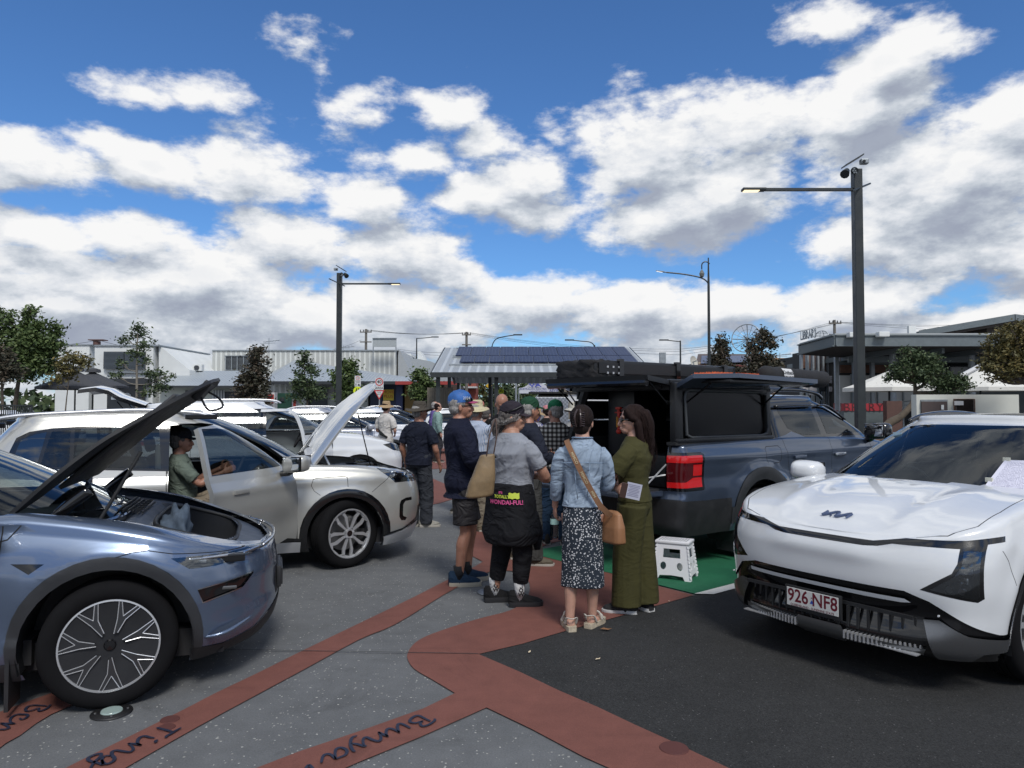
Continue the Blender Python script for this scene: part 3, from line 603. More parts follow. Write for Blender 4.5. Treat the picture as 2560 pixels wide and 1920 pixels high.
for x, y0, y1, Y in ((672, 845, 876, 66), (858, 864, 876, 66), (1950, 882, 900, 60)):
 a = P(x, y1, Y); b = P(x, y0, Y); r = empty('antenna', (a.x, Y, a.z-.2), 0, {672: 'rooftop aerial above the dark round topped tree', 858: 'rooftop aerial right of the lamp mast', 1950: 'rooftop aerial left of the library'}[x], 'antenna', 'television aerials')
 h = b.z-a.z+.2; MB().tube([(0, 0, 0), (0, 0, h)], .03, 5).build('rod', M_galv, r); mb = MB(); mb.tube([(-.5, 0, h*.72), (1.0, .1, h*.86)], .025, 4); [mb.tube([(-.4+k*.3, -.3, h*.73+k*.035), (-.4+k*.3, .4, h*.73+k*.035)], .015, 4) for k in range(5)]; mb.tube([(-.8, 0, h*.62), (.6, 0, h*.66)], .02, 4); mb.build('elements', M_galv, r)
# ------------------------------------------------------------------ traffic signs
M_sw = mat('sign white', (.6, .6, .6), .5); M_sr = mat('sign red', (.5, .02, .02), .5); M_sk = mat('sign black', (.01, .01, .01), .5); M_sy = mat('sign fluorescent yellow', (.62, .72, .02), .5)
def flat(name, pts, Y, th, m, parent):
 M = Matrix(((1, 0, 0, 0), (0, 0, 1, 0), (0, 1, 0, 0), (0, 0, 0, 1))); return MB().prism(pts, Y, Y+th, M).build(name, m, parent)
def circ(cx, cz, r, n=28): return [(cx+r*cos(2*pi*k/n), cz+r*sin(2*pi*k/n)) for k in range(n)]
def ringf(name, cx, cz, r0, r1, y, m, parent, n=32):
 mb = MB(); mb.rings([[V((cx+r*cos(2*pi*j/n), y, cz+r*sin(2*pi*j/n))) for j in range(n)] for r in (r0, r1)], False); return mb.build(name, m, parent)
def XZ(x, y, z, s=1): return frame_M((x, y, z), (1, 0, 0), (0, 0, 1))
Y = 30; s = px(Y); c = P(948, 1016, Y); r = empty('traffic_sign', (c.x, Y, 0), 0, 'speed 40 area sign above a give way triangle', 'traffic sign')
z = lambda y: 1.7+(1016-y)*s
MB().tube([(0, .04, 0), (0, .04, z(943))], .03, 8).build('post', M_galv, r)
p_ = flat('speed_plate', [(-10.5*s, z(975)), (10.5*s, z(975)), (10.5*s, z(944)), (-10.5*s, z(944))], -.01, .02, M_sw, r)
ringf('red_ring', 0, z(954.5), 7.6*s, 9.8*s, -.014, M_sr, p_); text('lettering', '40', 11.5*s, XZ(0, -.016, z(954.5)), M_sk, p_, offset=.003); text('lettering', 'AREA', 8.4*s, XZ(0, -.016, z(970)), M_sk, p_)
p_ = flat('give_way_plate', [(-13.2*s, z(975.5)), (13.2*s, z(975.5)), (0, z(999))], -.012, .02, M_sr, r); flat('white_field', [(-9.3*s, z(978)), (9.3*s, z(978)), (0, z(994.6))], -.018, .004, M_sw, p_); text('lettering', 'GIVE\nWAY', 4.6*s, XZ(0, -.022, z(983.5)), M_sk, p_)
c = P(894, 1016, 32); s = px(32); r = empty('traffic_sign', (c.x, 32, 0), 0, 'white shared zone sign above a round yellow pedestrian crossing sign', 'traffic sign')
MB().tube([(0, .04, 0), (0, .04, z(938))], .03, 8).build('post', M_galv, r)
p_ = flat('zone_plate', [(-7.6*s, z(966)), (7.6*s, z(966)), (7.6*s, z(939)), (-7.6*s, z(939))], -.01, .02, M_sw, r); ringf('red_ring', 0, z(945), 3.7*s, 4.7*s, -.014, M_sr, p_); text('lettering', '10', 5*s, XZ(0, -.016, z(945)), M_sk, p_); text('lettering', 'SHARED\nZONE', 3.4*s, XZ(0, -.016, z(954)), M_sk, p_)
flat('car_symbol', [(0, z(964)), (6*s, z(964)), (6*s, z(961.8)), (4.6*s, z(961.5)), (3.8*s, z(959.6)), (1.4*s, z(959.6)), (.4*s, z(961.6))], -.016, .004, M_sk, p_); flat('person_symbol', [(-5*s, z(964.4)), (-3.6*s, z(964.4)), (-3.2*s, z(959.6)), (-4.3*s, z(958)), (-5.4*s, z(959.6))], -.016, .004, M_sk, p_)
p_ = flat('crossing_plate', circ(0, z(977), 11*s), -.012, .02, M_sy, r)
for sg in (-1, 1): flat('legs_symbol', [(sg*1*s, z(969.5)), (sg*3.4*s, z(971)), (sg*6.5*s, z(982)), (sg*4.4*s, z(983.5)), (sg*2*s, z(976))], -.018, .004, M_sk, p_)
c = P(1253, 1016, 40); s = px(40); r = empty('traffic_sign', (c.x, 40, 0), 0, 'round yellow pedestrian crossing sign under the solar carport', 'traffic sign'); MB().tube([(0, .04, 0), (0, .04, z(972))], .03, 8).build('post', M_galv, r)
p_ = flat('crossing_plate', circ(0, z(978), 6.6*s), -.012, .02, M_sy, r); [flat('legs_symbol', [(sg*.6*s, z(973.6)), (sg*2*s, z(974.4)), (sg*3.8*s, z(981)), (sg*2.6*s, z(981.6)), (sg*1.2*s, z(977.4))], -.018, .004, M_sk, p_) for sg in (-1, 1)]
c = P(1222, 1016, 50); s = px(50); r = empty('traffic_sign', (c.x, 50, 0), 0, 'yellow diamond warning sign beyond the carport posts', 'traffic sign'); MB().tube([(0, .04, 0), (0, .04, z(957))], .04, 8).build('post', M_galv, r)
flat('diamond_plate', [(0, z(957)), (8*s, z(964)), (0, z(971)), (-8*s, z(964))], -.012, .02, mat('warning yellow', (.6, .36, .02), .5), r)
# ------------------------------------------------------------------ library
def ZL(x, y): return (1900+x*.29837, 740+y*.29837)
def PL(x, y, Y): return P(*ZL(x, y), Y)
lb = empty('library_building', (15, 36, 0), 0, 'grey steel and timber slatted library with wide flat overhanging roof', 'library')
def k_(o): o.parent = lb; o.matrix_parent_inverse = Matrix.Translation((-15, -36, 0)); return o
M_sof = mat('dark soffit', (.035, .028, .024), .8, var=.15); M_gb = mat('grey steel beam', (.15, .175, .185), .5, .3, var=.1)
M_slate = mat('slate panel', (.09, .11, .115), .6, var=.08)
Yr = 34.0
c0 = PL(630, 312, Yr); tip = PL(330, 396, 38); x1 = 42.0; zt = c0.z
def slab(pts, th, name, m):
 n = len(pts); vs = [V(p) for p in pts]+[V(p)-V((0, 0, th)) for p in pts]
 return k_(MB().add(vs, [tuple(range(n)), tuple(range(2*n-1, n-1, -1))]+[(i, n+i, n+(i+1) % n, (i+1) % n) for i in range(n)]).build(name, m))
zt2 = zt-.05
ol = [(c0.x, Yr, zt), (x1, Yr, zt), (x1, 50, zt), (tip.x+7, 44, zt), (tip.x, 38, tip.z)]
slab(ol, .10, 'roof', mat('pale roof sheet', (.42, .44, .44), .5, .3))
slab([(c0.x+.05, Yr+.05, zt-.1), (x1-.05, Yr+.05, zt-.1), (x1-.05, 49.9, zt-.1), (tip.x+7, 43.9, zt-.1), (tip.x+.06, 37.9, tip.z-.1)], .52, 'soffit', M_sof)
for a, b in (((c0.x, Yr, zt), (x1, Yr, zt)), ((tip.x, 38, tip.z), (c0.x, Yr, zt))):
 a = V(a); b = V(b); M = frame_M(a-V((0, 0, .12)), b-a, (0, 0, 1)); L = (b-a).length; mb = MB(); mb.box((L/2, -.24, .03), (L, .5, .06), M); mb.box((L/2, 0.02, .07), (L, .05, .14), M); mb.box((L/2, -.48, .07), (L, .05, .14), M); k_(mb.build('edge_beam', M_gb))
for x, w_ in ((1110, 50), (1772, 54), (2300, 54)):
 a = PL(x-w_/2, 500, 37); b = PL(x+w_/2, 500, 37); k_(MB().cyl(((a.x+b.x)/2, 37, 0), ((a.x+b.x)/2, 37, zt-.6), (b.x-a.x)/2, 16).build('column', M_galv))
for x in (640, 790, 940):
 a = PL(x, 600, 40.5); k_(MB().box((a.x, 40.5, 2.6), (.2, .2, 5.2)).build('column', M_galv))
for k in range(9):
 xx = c0.x+1.5+k*2.2; k_(MB().box((xx+2, 42, zt-.75), (.14, 14, .26)).build('rafter', M_gb))
k_(MB().box((30, 38.5, zt-.95), (24, .2, .32)).build('beam', M_gb))
# body walls: slatted screens above, mural below
Yw = 41.0
def wbox(x0, x1_, y0, y1, Y, dep, name, m, bottom=None):
 a = PL(x0, y0, Y); b = PL(x1_, y1, Y); z0 = b.z if bottom is None else bottom
 return k_(MB().box(((a.x+b.x)/2, Y+dep/2, (a.z+z0)/2), (b.x-a.x, dep, a.z-z0)).build(name, m))
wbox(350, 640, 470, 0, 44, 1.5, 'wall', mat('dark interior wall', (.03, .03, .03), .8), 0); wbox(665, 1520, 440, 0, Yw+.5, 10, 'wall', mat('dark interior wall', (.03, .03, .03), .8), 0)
wbox(1500, 1760, 436, 0, Yw, 8, 'wall', M_slate, 0); wbox(1760, 2500, 436, 0, Yw+.4, 8, 'wall', M_slate, 0); wbox(1500, 2500, 430, 437, Yw-.1, .3, 'sill', M_galv)
wbox(1530, 2500, 570, 765, Yw-.3, .3, 'dark_glazing', M_glassd); wbox(1500, 2500, 538, 546, Yw-.32, .2, 'sill', M_gb)
for (a0, a1, y0, y1, Y) in ((350, 395, 480, 605, 43.6), (400, 438, 478, 610, 43.5), (442, 480, 474, 620, 43.4), (484, 522, 470, 635, 43.3), (526, 564, 465, 650, 43.2), (568, 606, 460, 655, 43.1), (670, 780, 455, 545, Yw), (885, 935, 470, 540, Yw), (950, 1085, 468, 540, Yw), (1140, 1360, 460, 545, Yw), (1405, 1500, 460, 545, Yw), (670, 780, 580, 645, Yw), (885, 1080, 580, 645, Yw), (1140, 1500, 580, 645, Yw)):
 mb = MB(); n = int((y1-y0)/10.5)
 for i in range(n):
  p = PL(a0, y0+i*(y1-y0)/n, Y); q = PL(a1, y0+(i+.72)*(y1-y0)/n, Y); mb.box(((p.x+q.x)/2, Y, (p.z+q.z)/2), (q.x-p.x, .06, p.z-q.z))
 k_(mb.build('slat_screen', M_wood))
for x in (345, 396, 440, 482, 524, 566, 608, 628, 655): wbox(x, x+(9 if x < 600 else 16), 446 if x > 600 else 470, 0, 42.9, .3, 'post', M_galv, 0)
wbox(660, 1500, 548, 575, Yw-.15, .25, 'beam', M_gb)
quad = [PL(345, 462, 43), PL(610, 436, 41.5), PL(610, 446, 41.5), PL(345, 474, 43)]; k_(quadplate('edge_beam', M_gb, None, quad, .2))
wbox(500, 556, 670, 800, 42.6, .1, 'window', M_glassd);
for (a0, a1, y0, y1) in ((365, 405, 745, 795), (415, 475, 750, 830), (575, 612, 670, 700), (582, 608, 705, 730), (580, 606, 760, 800)): wbox(a0, a1, y0, y1, 42.5, .05, 'notice', mat('pale notice', (.5, .48, .5), .6, var=.3, vscale=8))
# painted mural panels
mur = wbox(668, 1520, 665, 965, Yw-.1, .12, 'mural', mat('mural ground', (.60, .61, .60), .7)); rnd = random.Random(5)
Mm = {n: mat('mural '+n, c, .7) for n, c in dict(blue=(.02, .13, .40), grey=(.14, .14, .15), ochre=(.38, .2, .05), green=(.14, .19, .05), red=(.3, .02, .02), slate=(.05, .06, .08)).items()}
for n, x, y, rx, ry in (('blue', 715, 690, 46, 30), ('grey', 725, 790, 40, 75), ('grey', 700, 860, 30, 40), ('ochre', 915, 820, 38, 55), ('green', 962, 802, 18, 36), ('red', 1018, 785, 16, 24), ('blue', 1068, 800, 15, 34), ('grey', 1040, 868, 45, 50), ('blue', 1150, 795, 24, 42), ('ochre', 1180, 830, 18, 44), ('green', 1245, 870, 32, 44), ('slate', 1165, 925, 36, 38), ('blue', 1050, 940, 32, 28), ('red', 1275, 790, 26, 30), ('ochre', 1420, 800, 40, 30), ('ochre', 905, 870, 36, 30), ('green', 770, 900, 20, 30)):
 pts = []; ph = rnd.uniform(0, 6)
 for k in range(26):
  a = 2*pi*k/26; f = 1+.22*sin(2*a+ph)+.13*sin(3*a+ph*2); p = PL(x+rx*f*cos(a), y+ry*f*sin(a), Yw-.13); pts.append((p.x, p.z))
 o = flat('mural_shape', pts, Yw-.13, .02, Mm[n], None); o.parent = mur; o.matrix_parent_inverse = Matrix.Translation((-15, -36, 0))
for x in (765, 985, 1200, 1380): wbox(x, x+12, 655, 965, Yw-.25, .12, 'post', M_galv)
# upper wedge roof
a, b, c_, d = PL(1330, 296, 48), PL(2130, 160, 46), PL(2500, 208, 46), PL(2500, 232, 46)
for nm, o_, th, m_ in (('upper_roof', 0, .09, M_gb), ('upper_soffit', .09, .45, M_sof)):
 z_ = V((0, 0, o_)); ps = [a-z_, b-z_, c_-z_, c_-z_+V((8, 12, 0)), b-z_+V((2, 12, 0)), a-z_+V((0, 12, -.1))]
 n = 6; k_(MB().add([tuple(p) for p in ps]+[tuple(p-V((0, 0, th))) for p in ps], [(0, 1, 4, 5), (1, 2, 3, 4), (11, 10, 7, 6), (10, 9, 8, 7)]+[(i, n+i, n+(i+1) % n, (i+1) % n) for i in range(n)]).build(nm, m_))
for p, q in ((a, b), (b, c_)):
 M = frame_M(p, q-p, (0, 0, 1)); L = (q-p).length; k_(MB().box((L/2, -.16, .06), (L, .42, .14), M).build('edge_beam', M_gb))
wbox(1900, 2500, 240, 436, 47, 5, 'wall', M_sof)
# roof letters and globe
p = PL(345, 378, 37.7); q = PL(470, 350, 36.1); M = frame_M(V((p.x, p.y, p.z+.05)), q-p, (0, 0, 1))
t_ = text('roof_letters', 'LIBRARY', .66, M @ Matrix.Translation(((q-p).length/2, .20, 0)) @ Matrix.Diagonal((.70, 1, 1, 1)), mat('pale letters', (.34, .37, .39), .5, .3), None, extrude=.02, offset=.008); k_(t_)
gc = PL(520, 350, 35.2); mb = MB()
for r_, tw in ((.36, 0), (.36, .9), (.36, -.9)): mb.tube([gc+V((r_*cos(t)*cos(tw)+.0, r_*cos(t)*sin(tw), r_*sin(t)*.95)) for t in [pi*i/16 for i in range(17)]], .018, 5)
for hh in (.1, .22): mb.tube([gc+V((sqrt(.13-hh*hh)*cos(t), sqrt(.13-hh*hh)*sin(t), hh)) for t in [2*pi*i/20 for i in range(21)]], .012, 5)
k_(mb.build('wire_globe', M_galv))
for x, y in ((780, 326), (1026, 322)):
 c = PL(x, y, Yr-.3); k_(MB().box(tuple(c), (.5, .4, .24), bev=.04).build('floodlight', M_wall))
for x in (1255, 1285): c = PL(x, 285, 44); k_(MB().box((c.x, 44, c.z), (.22, .22, .5)).build('roof_vent', M_wall))
# red name wall and rails before the library
a = PL(690, 900, 30); b = PL(1032, 962, 30); o = MB().box(((a.x+b.x)/2, 30, (a.z+b.z)/2), (b.x-a.x, .3, a.z-b.z)).build('name_wall', mat('red wall paint', (.33, .025, .035), .6)); tag(o, 'low red name wall on a grey base in front of the mural', 'wall sign')
cc = PL(1045, 1018, 30); MB().box(((a.x+cc.x)/2, 30.05, b.z/2), (cc.x-a.x, .34, b.z)).build('base', M_slate, o)
c = PL(792, 932, 29.84); text('lettering', 'LIBRARY', .50, XZ(c.x+.15, 29.84, c.z-.02), mat('dark red letters', (.06, .01, .012), .6), o, spacing=1.15)
o = MB().box((PL(1110, 900, 29).x, 29, PL(1110, 880, 29).z/2), (.62, .3, PL(1110, 880, 29).z)).build('bollard', mat('brown weathered steel', (.09, .045, .035), .7, var=.2)); tag(o, 'brown square pillar beside the low red name wall', 'pillar')
o = MB(); [o.tube([PL(1035, y, 31), PL(1140, y-12, 31), PL(1300, y-30, 31)], .035, 6) for y in (905, 935, 965)]; [o.cyl((PL(x, 880, 31).x, 31, 0), PL(x, 895, 31), .03, 6) for x in (1040, 1200, 1290)]; o = o.build('handrail', M_galv); tag(o, 'galvanised handrail with three rails behind the leaning tree', 'handrail')
o = MB(); a = PL(885, 1036, 24); [o.box((a.x+1.3, 24+k*.16, .62), (2.9, .12, .05)) for k in range(3)]; [o.box((a.x+x, 24.15, .3), (.1, .4, .6)) for x in (.2, 1.3, 2.5)]; o = o.build('bench', mat('bench timber', (.16, .09, .05), .7, var=.2)); tag(o, 'slatted timber bench near the foot of the leaning tree', 'bench')
o = MB().box((12, 33, .35), (13, .4, .7)).build('garden_wall', mat('sandstone', (.30, .24, .17), .8, var=.15)); tag(o, 'low sandstone coloured garden wall below the mural', 'garden wall')
# white block enclosure
Y = 23.0; a = PL(1310, 826, Y); zt_ = a.z; en = empty('bin_enclosure', (a.x, Y, 0), 0, 'cream rendered block enclosure with brown double doors and slatted gate', 'enclosure')
def e_(x0, x1_, y0, y1, dy, dep, name, m, bot=None, par=None):
 p = PL(x0, y0, Y+dy); q = PL(x1_, y1, Y+dy); z0 = q.z if bot is None else bot
 o = MB().box(((p.x+q.x)/2-a.x, dy+dep/2, (p.z+z0)/2), (q.x-p.x, dep, p.z-z0)).build(name, m, par or en); return o
M_rend = mat('cream render', (.58, .59, .54), .85, var=.05, vscale=1.2, bump=.2)
e_(1310, 2150, 826, 0, 0, .3, 'wall', M_rend, 0); d1 = e_(1350, 1556, 868, 0, -.05, .1, 'door_frame', M_galv, 0);
e_(1356, 1440, 884, 0, -.09, .06, 'door', mat('brown door', (.075, .055, .052), .6), 0); e_(1456, 1552, 884, 0, -.09, .06, 'door', mat('brown door', (.075, .055, .052), .6), 0); e_(1520, 1542, 912, 952, -.12, .02, 'notice', M_wall)
g_ = e_(1630, 1786, 862, 0, -.06, .08, 'slatted_gate', M_wood, 0); e_(1630, 1706, 880, 915, -.13, .02, 'notice', M_sw)
for k in range(9): e_(1634+k*17, 1646+k*17, 864, 0, -.09, .03, 'slat', mat('dark slat', (.05, .035, .03), .7), 0, g_)
# umbrellas
def brolly(name, x, ytop, yedge, xl, xr, Y, m, label, group, sides=8, cap=True, cat='umbrella'):
 c = P(x, 1016, Y); s = px(Y); r = empty(name, (c.x, Y, 0), 0, label, cat, group); zt = 1.7+(1016-ytop)*s; ze = 1.7+(1016-yedge)*s; R_ = (xr-xl)/2*s; mb = MB(); n = sides
 ps = [[V((R_*k*cos(2*pi*(j+.5)/n)*(1/cos(pi/n)), R_*k*sin(2*pi*(j+.5)/n), ze+(zt-ze)*(1-k)**1.12)) for j in range(n)] for k in (1, .8, .6, .4, .2, .04)]
 ps = [[p-V((0, 0, .16)) for p in ps[0]]]+ps; mb.rings(ps, False); mb.build('canopy', m, r, fix=False)
 MB().cyl((0, 0, 0), (0, 0, zt+.03), .045, 8).build('pole', M_steel, r)
 mb = MB(); [mb.tube([(0, 0, zt-.12), ps[1][j]-V((0, 0, .05))], .015, 4) for j in range(n)]; mb.build('ribs', M_steel, r)
 if cap: MB().rings([[V((.42*k*cos(2*pi*j/10), .42*k*sin(2*pi*j/10), zt+h+.03*(j % 2))) for j in range(10)] for k, h in ((1.1, -.08), (1, .10), (.1, .2))], False).build('vent_cap', m, r)
 return r
M_char = mat('charcoal canvas', (.055, .058, .066), .85, var=.08); M_wcan = mat('off white canvas', (.66, .65, .60), .8, var=.05)
brolly('cafe_umbrella', 187, 925, 967, 105, 268, 42, M_char, 'charcoal cafe umbrella in front, left of the pair', 'charcoal cafe umbrellas')
brolly('cafe_umbrella', 231, 928, 965, 160, 312, 46, M_char, 'charcoal cafe umbrella partly hidden behind its twin, right of the pair', 'charcoal cafe umbrellas')
x_, y_ = ZL(1085, 625); brolly('market_umbrella', x_, y_, y_+43, ZL(750, 0)[0], ZL(1420, 0)[0], 31, M_wcan, 'wide off white umbrella left of and behind the leaning tree', 'off white umbrellas', 8, False)
x_, y_ = ZL(1850, 610); brolly('market_umbrella', x_, y_, y_+47, ZL(1560, 0)[0], ZL(2240, 0)[0], 31.5, M_wcan, 'wide off white umbrella right of the leaning tree below the olive tree', 'off white umbrellas', 8, False)
o = MB().tube([PL(1670, 680, 29), PL(1850, 585, 29)], .1, 10).build('awning_tube', mat('white tube', (.6, .6, .6), .4)); tag(o, 'white rolled awning tube slanting above the right off white umbrella', 'awning')
# far houses, dishes, sign box
fh = empty('house', P(1800, 1016, 62), 0, 'cream house with brown gable roof and solar panels behind the dark trees', 'house'); fh.location.z = 0
def fk(o): rel(o, fh); return o
fk(part('wall', mat('cream weatherboard', (.42, .36, .26), .8, var=.06), None, 1746, 1900, 905, 0, 62, 10, 0)); fk(quadplate('roof', mat('brown roof sheet', (.10, .075, .065), .6), None, [P(1738, 916, 61), P(1900, 911, 61), P(1900, 885, 66), P(1745, 885, 66)], .1))
fk(quadplate('solar_panel', M_pv, None, [P(1752, 908, 61.2), P(1800, 906, 61.2), P(1798, 889, 65), P(1754, 889, 65)], .05)); fk(quadplate('solar_panel', M_pv, None, [P(1808, 906, 61.2), P(1866, 904, 61.2), P(1862, 889, 65), P(1808, 889, 65)], .05)); fk(part('fascia', mat('red brown fascia', (.14, .03, .025), .6), None, 1738, 1900, 912, 916, 60.9, .15))
f2 = empty('house', P(1970, 1016, 70), 0, 'low grey roofed house between the bronze tree and the library', 'house'); f2.location.z = 0
for o in (part('wall', mat('orange brick', (.30, .17, .08), .8), None, 1935, 2010, 895, 0, 70, 8, 0), quadplate('roof', mat('grey tile roof', (.12, .11, .11), .7, var=.1), None, [P(1930, 917, 69), P(2008, 917, 69), P(2003, 898, 74), P(1940, 898, 74)], .1)): rel(o, f2)
def dish(x, y, rx, ry, Y, label, mesh):
 c = P(x, y, Y); s = px(Y); r = empty('satellite_dish', (c.x, Y, 0), 0, label, 'satellite dish'); R_ = ry*s; n = 28; dep = .25*R_
 Mx = Matrix.Translation((0, 0, c.z)) @ Matrix.Rotation(radians(-35 if mesh else 40), 4, 'Z') @ Matrix.Rotation(radians(78), 4, 'X')
 if mesh:
  mb = MB(); mb.tube([Mx @ V((R_*cos(2*pi*j/n), R_*sin(2*pi*j/n), dep)) for j in range(n+1)], .035, 5)
  for k in (.33, .66): mb.tube([Mx @ V((R_*k*cos(2*pi*j/n), R_*k*sin(2*pi*j/n), dep*k*k)) for j in range(n+1)], .014, 4)
  for j in range(16): a = 2*pi*j/16; mb.tube([Mx @ V((R_*k*cos(a), R_*k*sin(a), dep*k*k)) for k in (0, .3, .6, .8, 1)], .018 if j % 4 else .035, 4)
  mb.build('mesh_reflector', M_galv, r)
 else: MB().rings([[Mx @ V((R_*k*cos(2*pi*j/n), R_*k*sin(2*pi*j/n), dep*k*k)) for j in range(n)] for k in (1, .75, .5, .25, .02)], False).build('reflector', mat('dish paint', (.5, .48, .42), .6), r, True)
 MB().tube([Mx @ V((0, 0, 0)), Mx @ V((0, 0, dep*3.2))], .05, 6).build('feed_arm', M_galv, r); MB().cyl((0, 0, 0), (0, 0, c.z), .09, 8).build('mast', M_galv, r)
dish(1868, 848, 36, 36, 50, 'large see through mesh satellite dish behind the bronze tree', True); dish(1732, 905, 15, 15, 60, 'small solid cream satellite dish beside the brown roofed house', False)
o = part('sign_box', M_galv, None, 1650, 1665, 881, 907, 48, .3); tag(o, 'grey box on a short pole above the canopy of the pickup', 'sign box'); c = P(1657, 907, 48); MB().cyl((c.x, 48.15, 0), (c.x, 48.15, c.z), .05, 6).build('pole', M_steel, o)
# ------------------------------------------------------------------ trees
T = tree
T('tree', 40, 30, [(10, 800, 26, 26), (18, 850, 45, 40), (20, 900, 50, 40), (78, 775, 13, 18), (80, 820, 32, 30), (95, 860, 50, 36), (70, 910, 55, 40), (140, 828, 14, 18), (138, 865, 26, 24), (110, 910, 36, 30)], 9000, .115, L_mid, 'big green tree at the left edge with spiky top shoots', trunk=.16, seed=3)
T('tree', 36, 8, [(5, 900, 34, 36), (22, 930, 36, 28), (-20, 930, 30, 30)], 2600, .10, L_bronze, 'dark bronze tree at the far left edge below the big green tree', trunk=.12, seed=4)
T('tree', 39, 160, [(150, 918, 16, 14), (178, 895, 26, 14), (205, 905, 20, 12), (170, 930, 22, 14), (140, 945, 20, 12)], 700, .11, L_olive, 'thin yellowing tree between the big green tree and the umbrellas', trunk=.05, seed=5)
T('tree', 44, 342, [(344, 815, 13, 12), (340, 835, 22, 12), (318, 852, 16, 8), (365, 862, 22, 9), (345, 885, 20, 10), (300, 908, 10, 8), (368, 905, 12, 9), (295, 940, 16, 9), (385, 935, 20, 12), (400, 965, 26, 14), (370, 985, 14, 10), (415, 940, 14, 9)], 1500, .10, L_dark, 'slim open branched young tree in front of the white building', trunk=.10, path=[(342, 980), (342, 900), (344, 840)], seed=6, bmat=mat('pale bark', (.20, .18, .15), .8))
T('tree', 50, 638, [(645, 885, 22, 20), (652, 910, 22, 24), (635, 935, 30, 24), (612, 960, 24, 24), (650, 965, 28, 28), (615, 995, 30, 22), (655, 1000, 26, 22)], 3600, .12, L_bronze, 'dense dark tree with lobed crown before the long white warehouse', trunk=.1, seed=7)
T('tree', 50, 765, [(760, 890, 14, 12), (765, 912, 22, 18), (752, 935, 12, 14), (782, 928, 16, 12), (770, 960, 30, 20), (760, 980, 36, 20), (790, 985, 22, 16)], 2000, .11, L_dark, 'slender two tiered tree left of the lamp mast', trunk=.09, path=[(768, 1000), (762, 950)], seed=8)
T('tree', 38, 872, [(868, 915, 18, 18), (885, 930, 20, 18), (855, 945, 24, 24), (880, 965, 28, 24), (868, 990, 24, 20)], 2100, .10, L_mid, 'bushy green tree right behind the lamp mast', trunk=.09, seed=9)
T('tree', 40, 1060, [(1052, 942, 18, 18), (1068, 960, 22, 22), (1050, 980, 24, 22), (1078, 990, 16, 14)], 1900, .10, L_mid, 'bushy green tree at the left end of the carport', trunk=.09, seed=10)
T('tree', 40, 1800, [(1805, 855, 13, 16), (1800, 882, 20, 20), (1795, 910, 28, 22), (1815, 925, 30, 16), (1850, 932, 14, 12)], 3000, .085, L_bronze, 'dark conical tree right of the tall street lamp', trunk=.1, seed=11)
T('tree', 38, 1905, [(1905, 838, 18, 14), (1890, 862, 22, 18), (1925, 855, 18, 16), (1895, 895, 30, 22), (1925, 915, 26, 20), (1880, 925, 20, 16)], 2600, .09, L_bronze, 'bronze leaved tree in front of the mesh satellite dish', trunk=.09, seed=12)
x = lambda a, b: ZL(a, b)
T('tree', 25, 2170, [(*x(1250, 500), 28, 22), (*x(1150, 620), 22, 18), (*x(1330, 570), 34, 26), (*x(1450, 570), 28, 22), (*x(1250, 640), 44, 22), (*x(1420, 680), 50, 26), (*x(1600, 720), 34, 20), (*x(1690, 750), 24, 14), (*x(1110, 670), 18, 10), (*x(1560, 790), 34, 10)], 7500, .052, L_dark, 'leaning tree with wind swept dark green crown before the white umbrellas', trunk=.19, path=[x(1060, 1090), x(1180, 1010), x(1275, 900), x(1300, 780)], seed=13)
T('tree', 21, 2640, [(*x(2120, 360), 50, 40), (*x(2200, 450), 70, 50), (*x(2000, 420), 36, 34), (*x(1930, 520), 30, 26), (*x(2060, 560), 60, 34), (*x(2200, 600), 60, 30), (*x(1900, 610), 22, 12), (*x(2080, 660), 40, 14), (*x(2090, 270), 16, 12), (*x(1960, 690), 14, 8), (2600, 860, 80, 80)], 8000, .05, L_olive, 'olive brown autumn tinged tree at the right edge over the umbrella', trunk=.16, seed=14)
# far tree belt under the carport
for i, (xx, yy, rr, hh) in enumerate([(1115, 972, 30, 24), (1160, 966, 30, 26), (1208, 962, 30, 26), (1255, 972, 34, 22), (1300, 966, 30, 20), (1385, 975, 26, 18), (1430, 965, 26, 22), (1480, 972, 34, 18), (1540, 968, 34, 20), (1600, 970, 30, 18)]):
 T('tree', 88+3*(i % 3), xx, [(xx, yy, rr, hh), (xx-14, yy+16, rr, hh), (xx+16, yy+14, rr, hh)], 620, .26, (L_dark, L_mid, L_olive)[i % 3], ['tall dense tree far beyond the left end of the carport', 'tree far beyond the carport left of the red brick house', 'olive tree far beyond the yellow diamond sign', 'dark tree far beyond the crossing sign', 'tree far beyond the carport left of the tent', 'far olive tree right behind the tent', 'tall far tree right of the tent', 'far tree above the silver trailer', 'far olive tree seen under the pickup awning', 'far tree right of the pickup canopy post'][i], group='far trees beyond the carport', trunk=.2, seed=20+i)
tl = MB(); rnd = random.Random(9)
for i in range(5200):
 x_ = rnd.choice((rnd.uniform(-110, -28), rnd.uniform(20, 110), rnd.uniform(-28, 20))); q = V((x_, 100+rnd.uniform(-3, 3), rnd.uniform(0, 3.6+1.6*mnoise.noise(V((x_*.12, 0, 0))))**1.0)); u = V((rnd.gauss(0, 1), rnd.gauss(0, 1), rnd.gauss(0, 1))).normalized()*.7; w_ = u.cross(V((rnd.gauss(0, 1), rnd.gauss(0, 1), 1))).normalized()*.5; tl.add([q-u, q+w_, q+u, q-w_], [(0, 1, 2, 3)])
tag(tl.build('distant_treeline', L_dark, fix=False), 'low band of distant trees closing the horizon behind the buildings', 'trees', kind='stuff')
